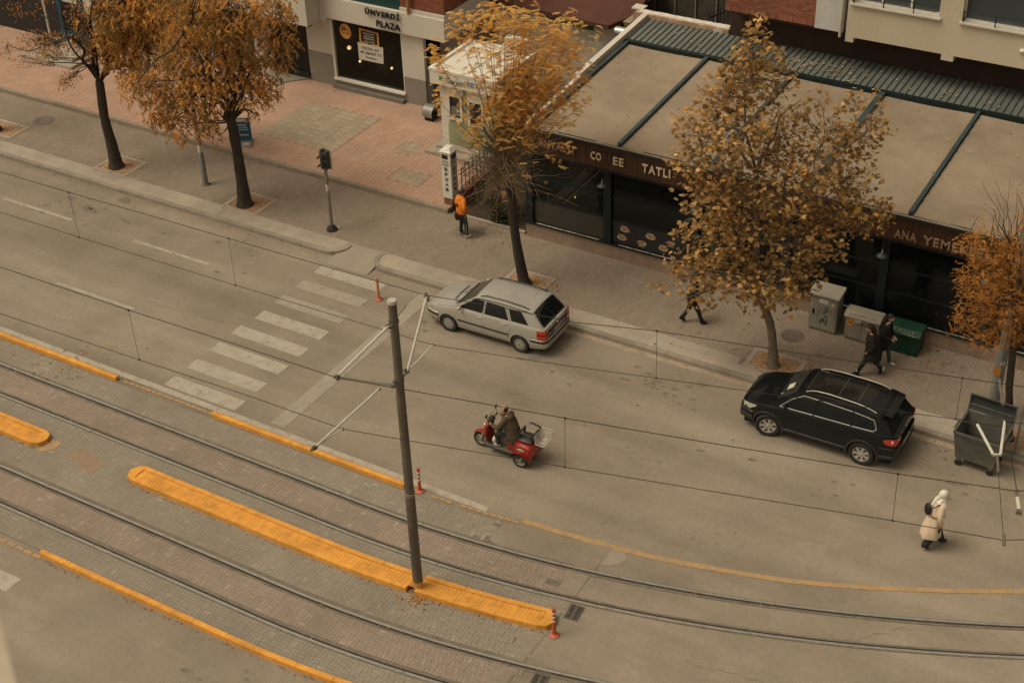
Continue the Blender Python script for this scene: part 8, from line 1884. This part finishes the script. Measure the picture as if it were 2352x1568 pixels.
q.grid(G2, True); q.build('hair', None, t, local=True, sharp=80)
t = thing('carrier_bag', 'pale carrier bag hanging in front of the scooter rider', 'bag', (-.72, 26.32, 0), R(180.5)); MB().m(M_sneak).sphere((.30, .12, .46), .11, 10, 8, (.7, .8, 1)).build('bag_body', None, t, local=True)

# two diners behind the restaurant glass
M_greyt = mat('grey_knit', (.20, .22, .20), rough=.9, var=.15)
def seated(label, x, y, yaw, top, legs):
    J = dict(pelvis=(0, 0, .56), waist=(.02, 0, .72), chest=(.06, 0, .93), neck=(.10, 0, 1.10), headb=(.13, 0, 1.15), shL=(.07, .17, 1.04), elL=(.20, .22, .84), wrL=(.38, .10, .94), shR=(.07, -.17, 1.04), elR=(.20, -.22, .84), wrR=(.36, -.12, .88), hipL=(0, .10, .52), knL=(.42, .12, .52), anL=(.44, .12, .09), hipR=(0, -.10, .52), knR=(.42, -.12, .52), anR=(.44, -.12, .09))
    t, H, RM, hd = person(label, (x, y, .15), yaw, J, dict(skin=M_skin, top=top, legs=legs, shoes=M_bshoe)); cap_hair(t, hd, M_hairb)
    c = thing('dining_chair', 'dark wooden chair under the '+('diner in grey by the menu board' if top is M_greyt else 'diner in dark blue at the right'), 'chair', (x, y, .15), yaw)
    MB().m(M_wood).box(-.22, -.22, .40, .20, .22, .44).build('seat', None, c, local=True); MB().m(M_wood).box(-.26, -.2, .44, -.22, .2, .9).build('backrest', None, c, local=True)
    for a in (-.18, .16):
        for b_ in (-.18, .18): MB().m(M_wood).box(a-.02, b_-.02, .001, a+.02, b_+.02, .40).build('leg', None, c, local=True)
seated('person in a grey jumper sitting behind the glass beside the menu board', .35, 37.05, R(180), M_greyt, M_darkjean)
seated('person in a dark blue jacket sitting behind the glass at the right of the restaurant', 6.75, 37.15, R(0), mat('navy_cloth', (.025, .04, .06), rough=.9), M_jog)

# pale window jamb of the viewer's own building, close at the lower left
ja = thing('window_jamb', 'pale blurred window jamb at the lower left corner, close to the viewer', 'window jamb', tuple(CAM+ray(20, 1500)*2.2))
d1, d2, d3 = (Vector(CAM+ray(u, v)*2.2) for u, v in ((-34, 1290), (2, 1429), (44, 1600)))
mb = MB().m(mat('pale_jamb_paint', (.50, .43, .335), rough=.8, var=.06)); lft = Vector(RT)*-.5; bk = Vector(FW)*.12+Vector(RT)*-.2
V = [d1, d3, d3+lft, d1+lft]; V += [v+bk for v in V]; mb.add(V, [(0, 1, 2, 3), (7, 6, 5, 4), (0, 4, 5, 1), (1, 5, 6, 2), (2, 6, 7, 3), (3, 7, 4, 0)]); mb.build('jamb_face', None, ja)
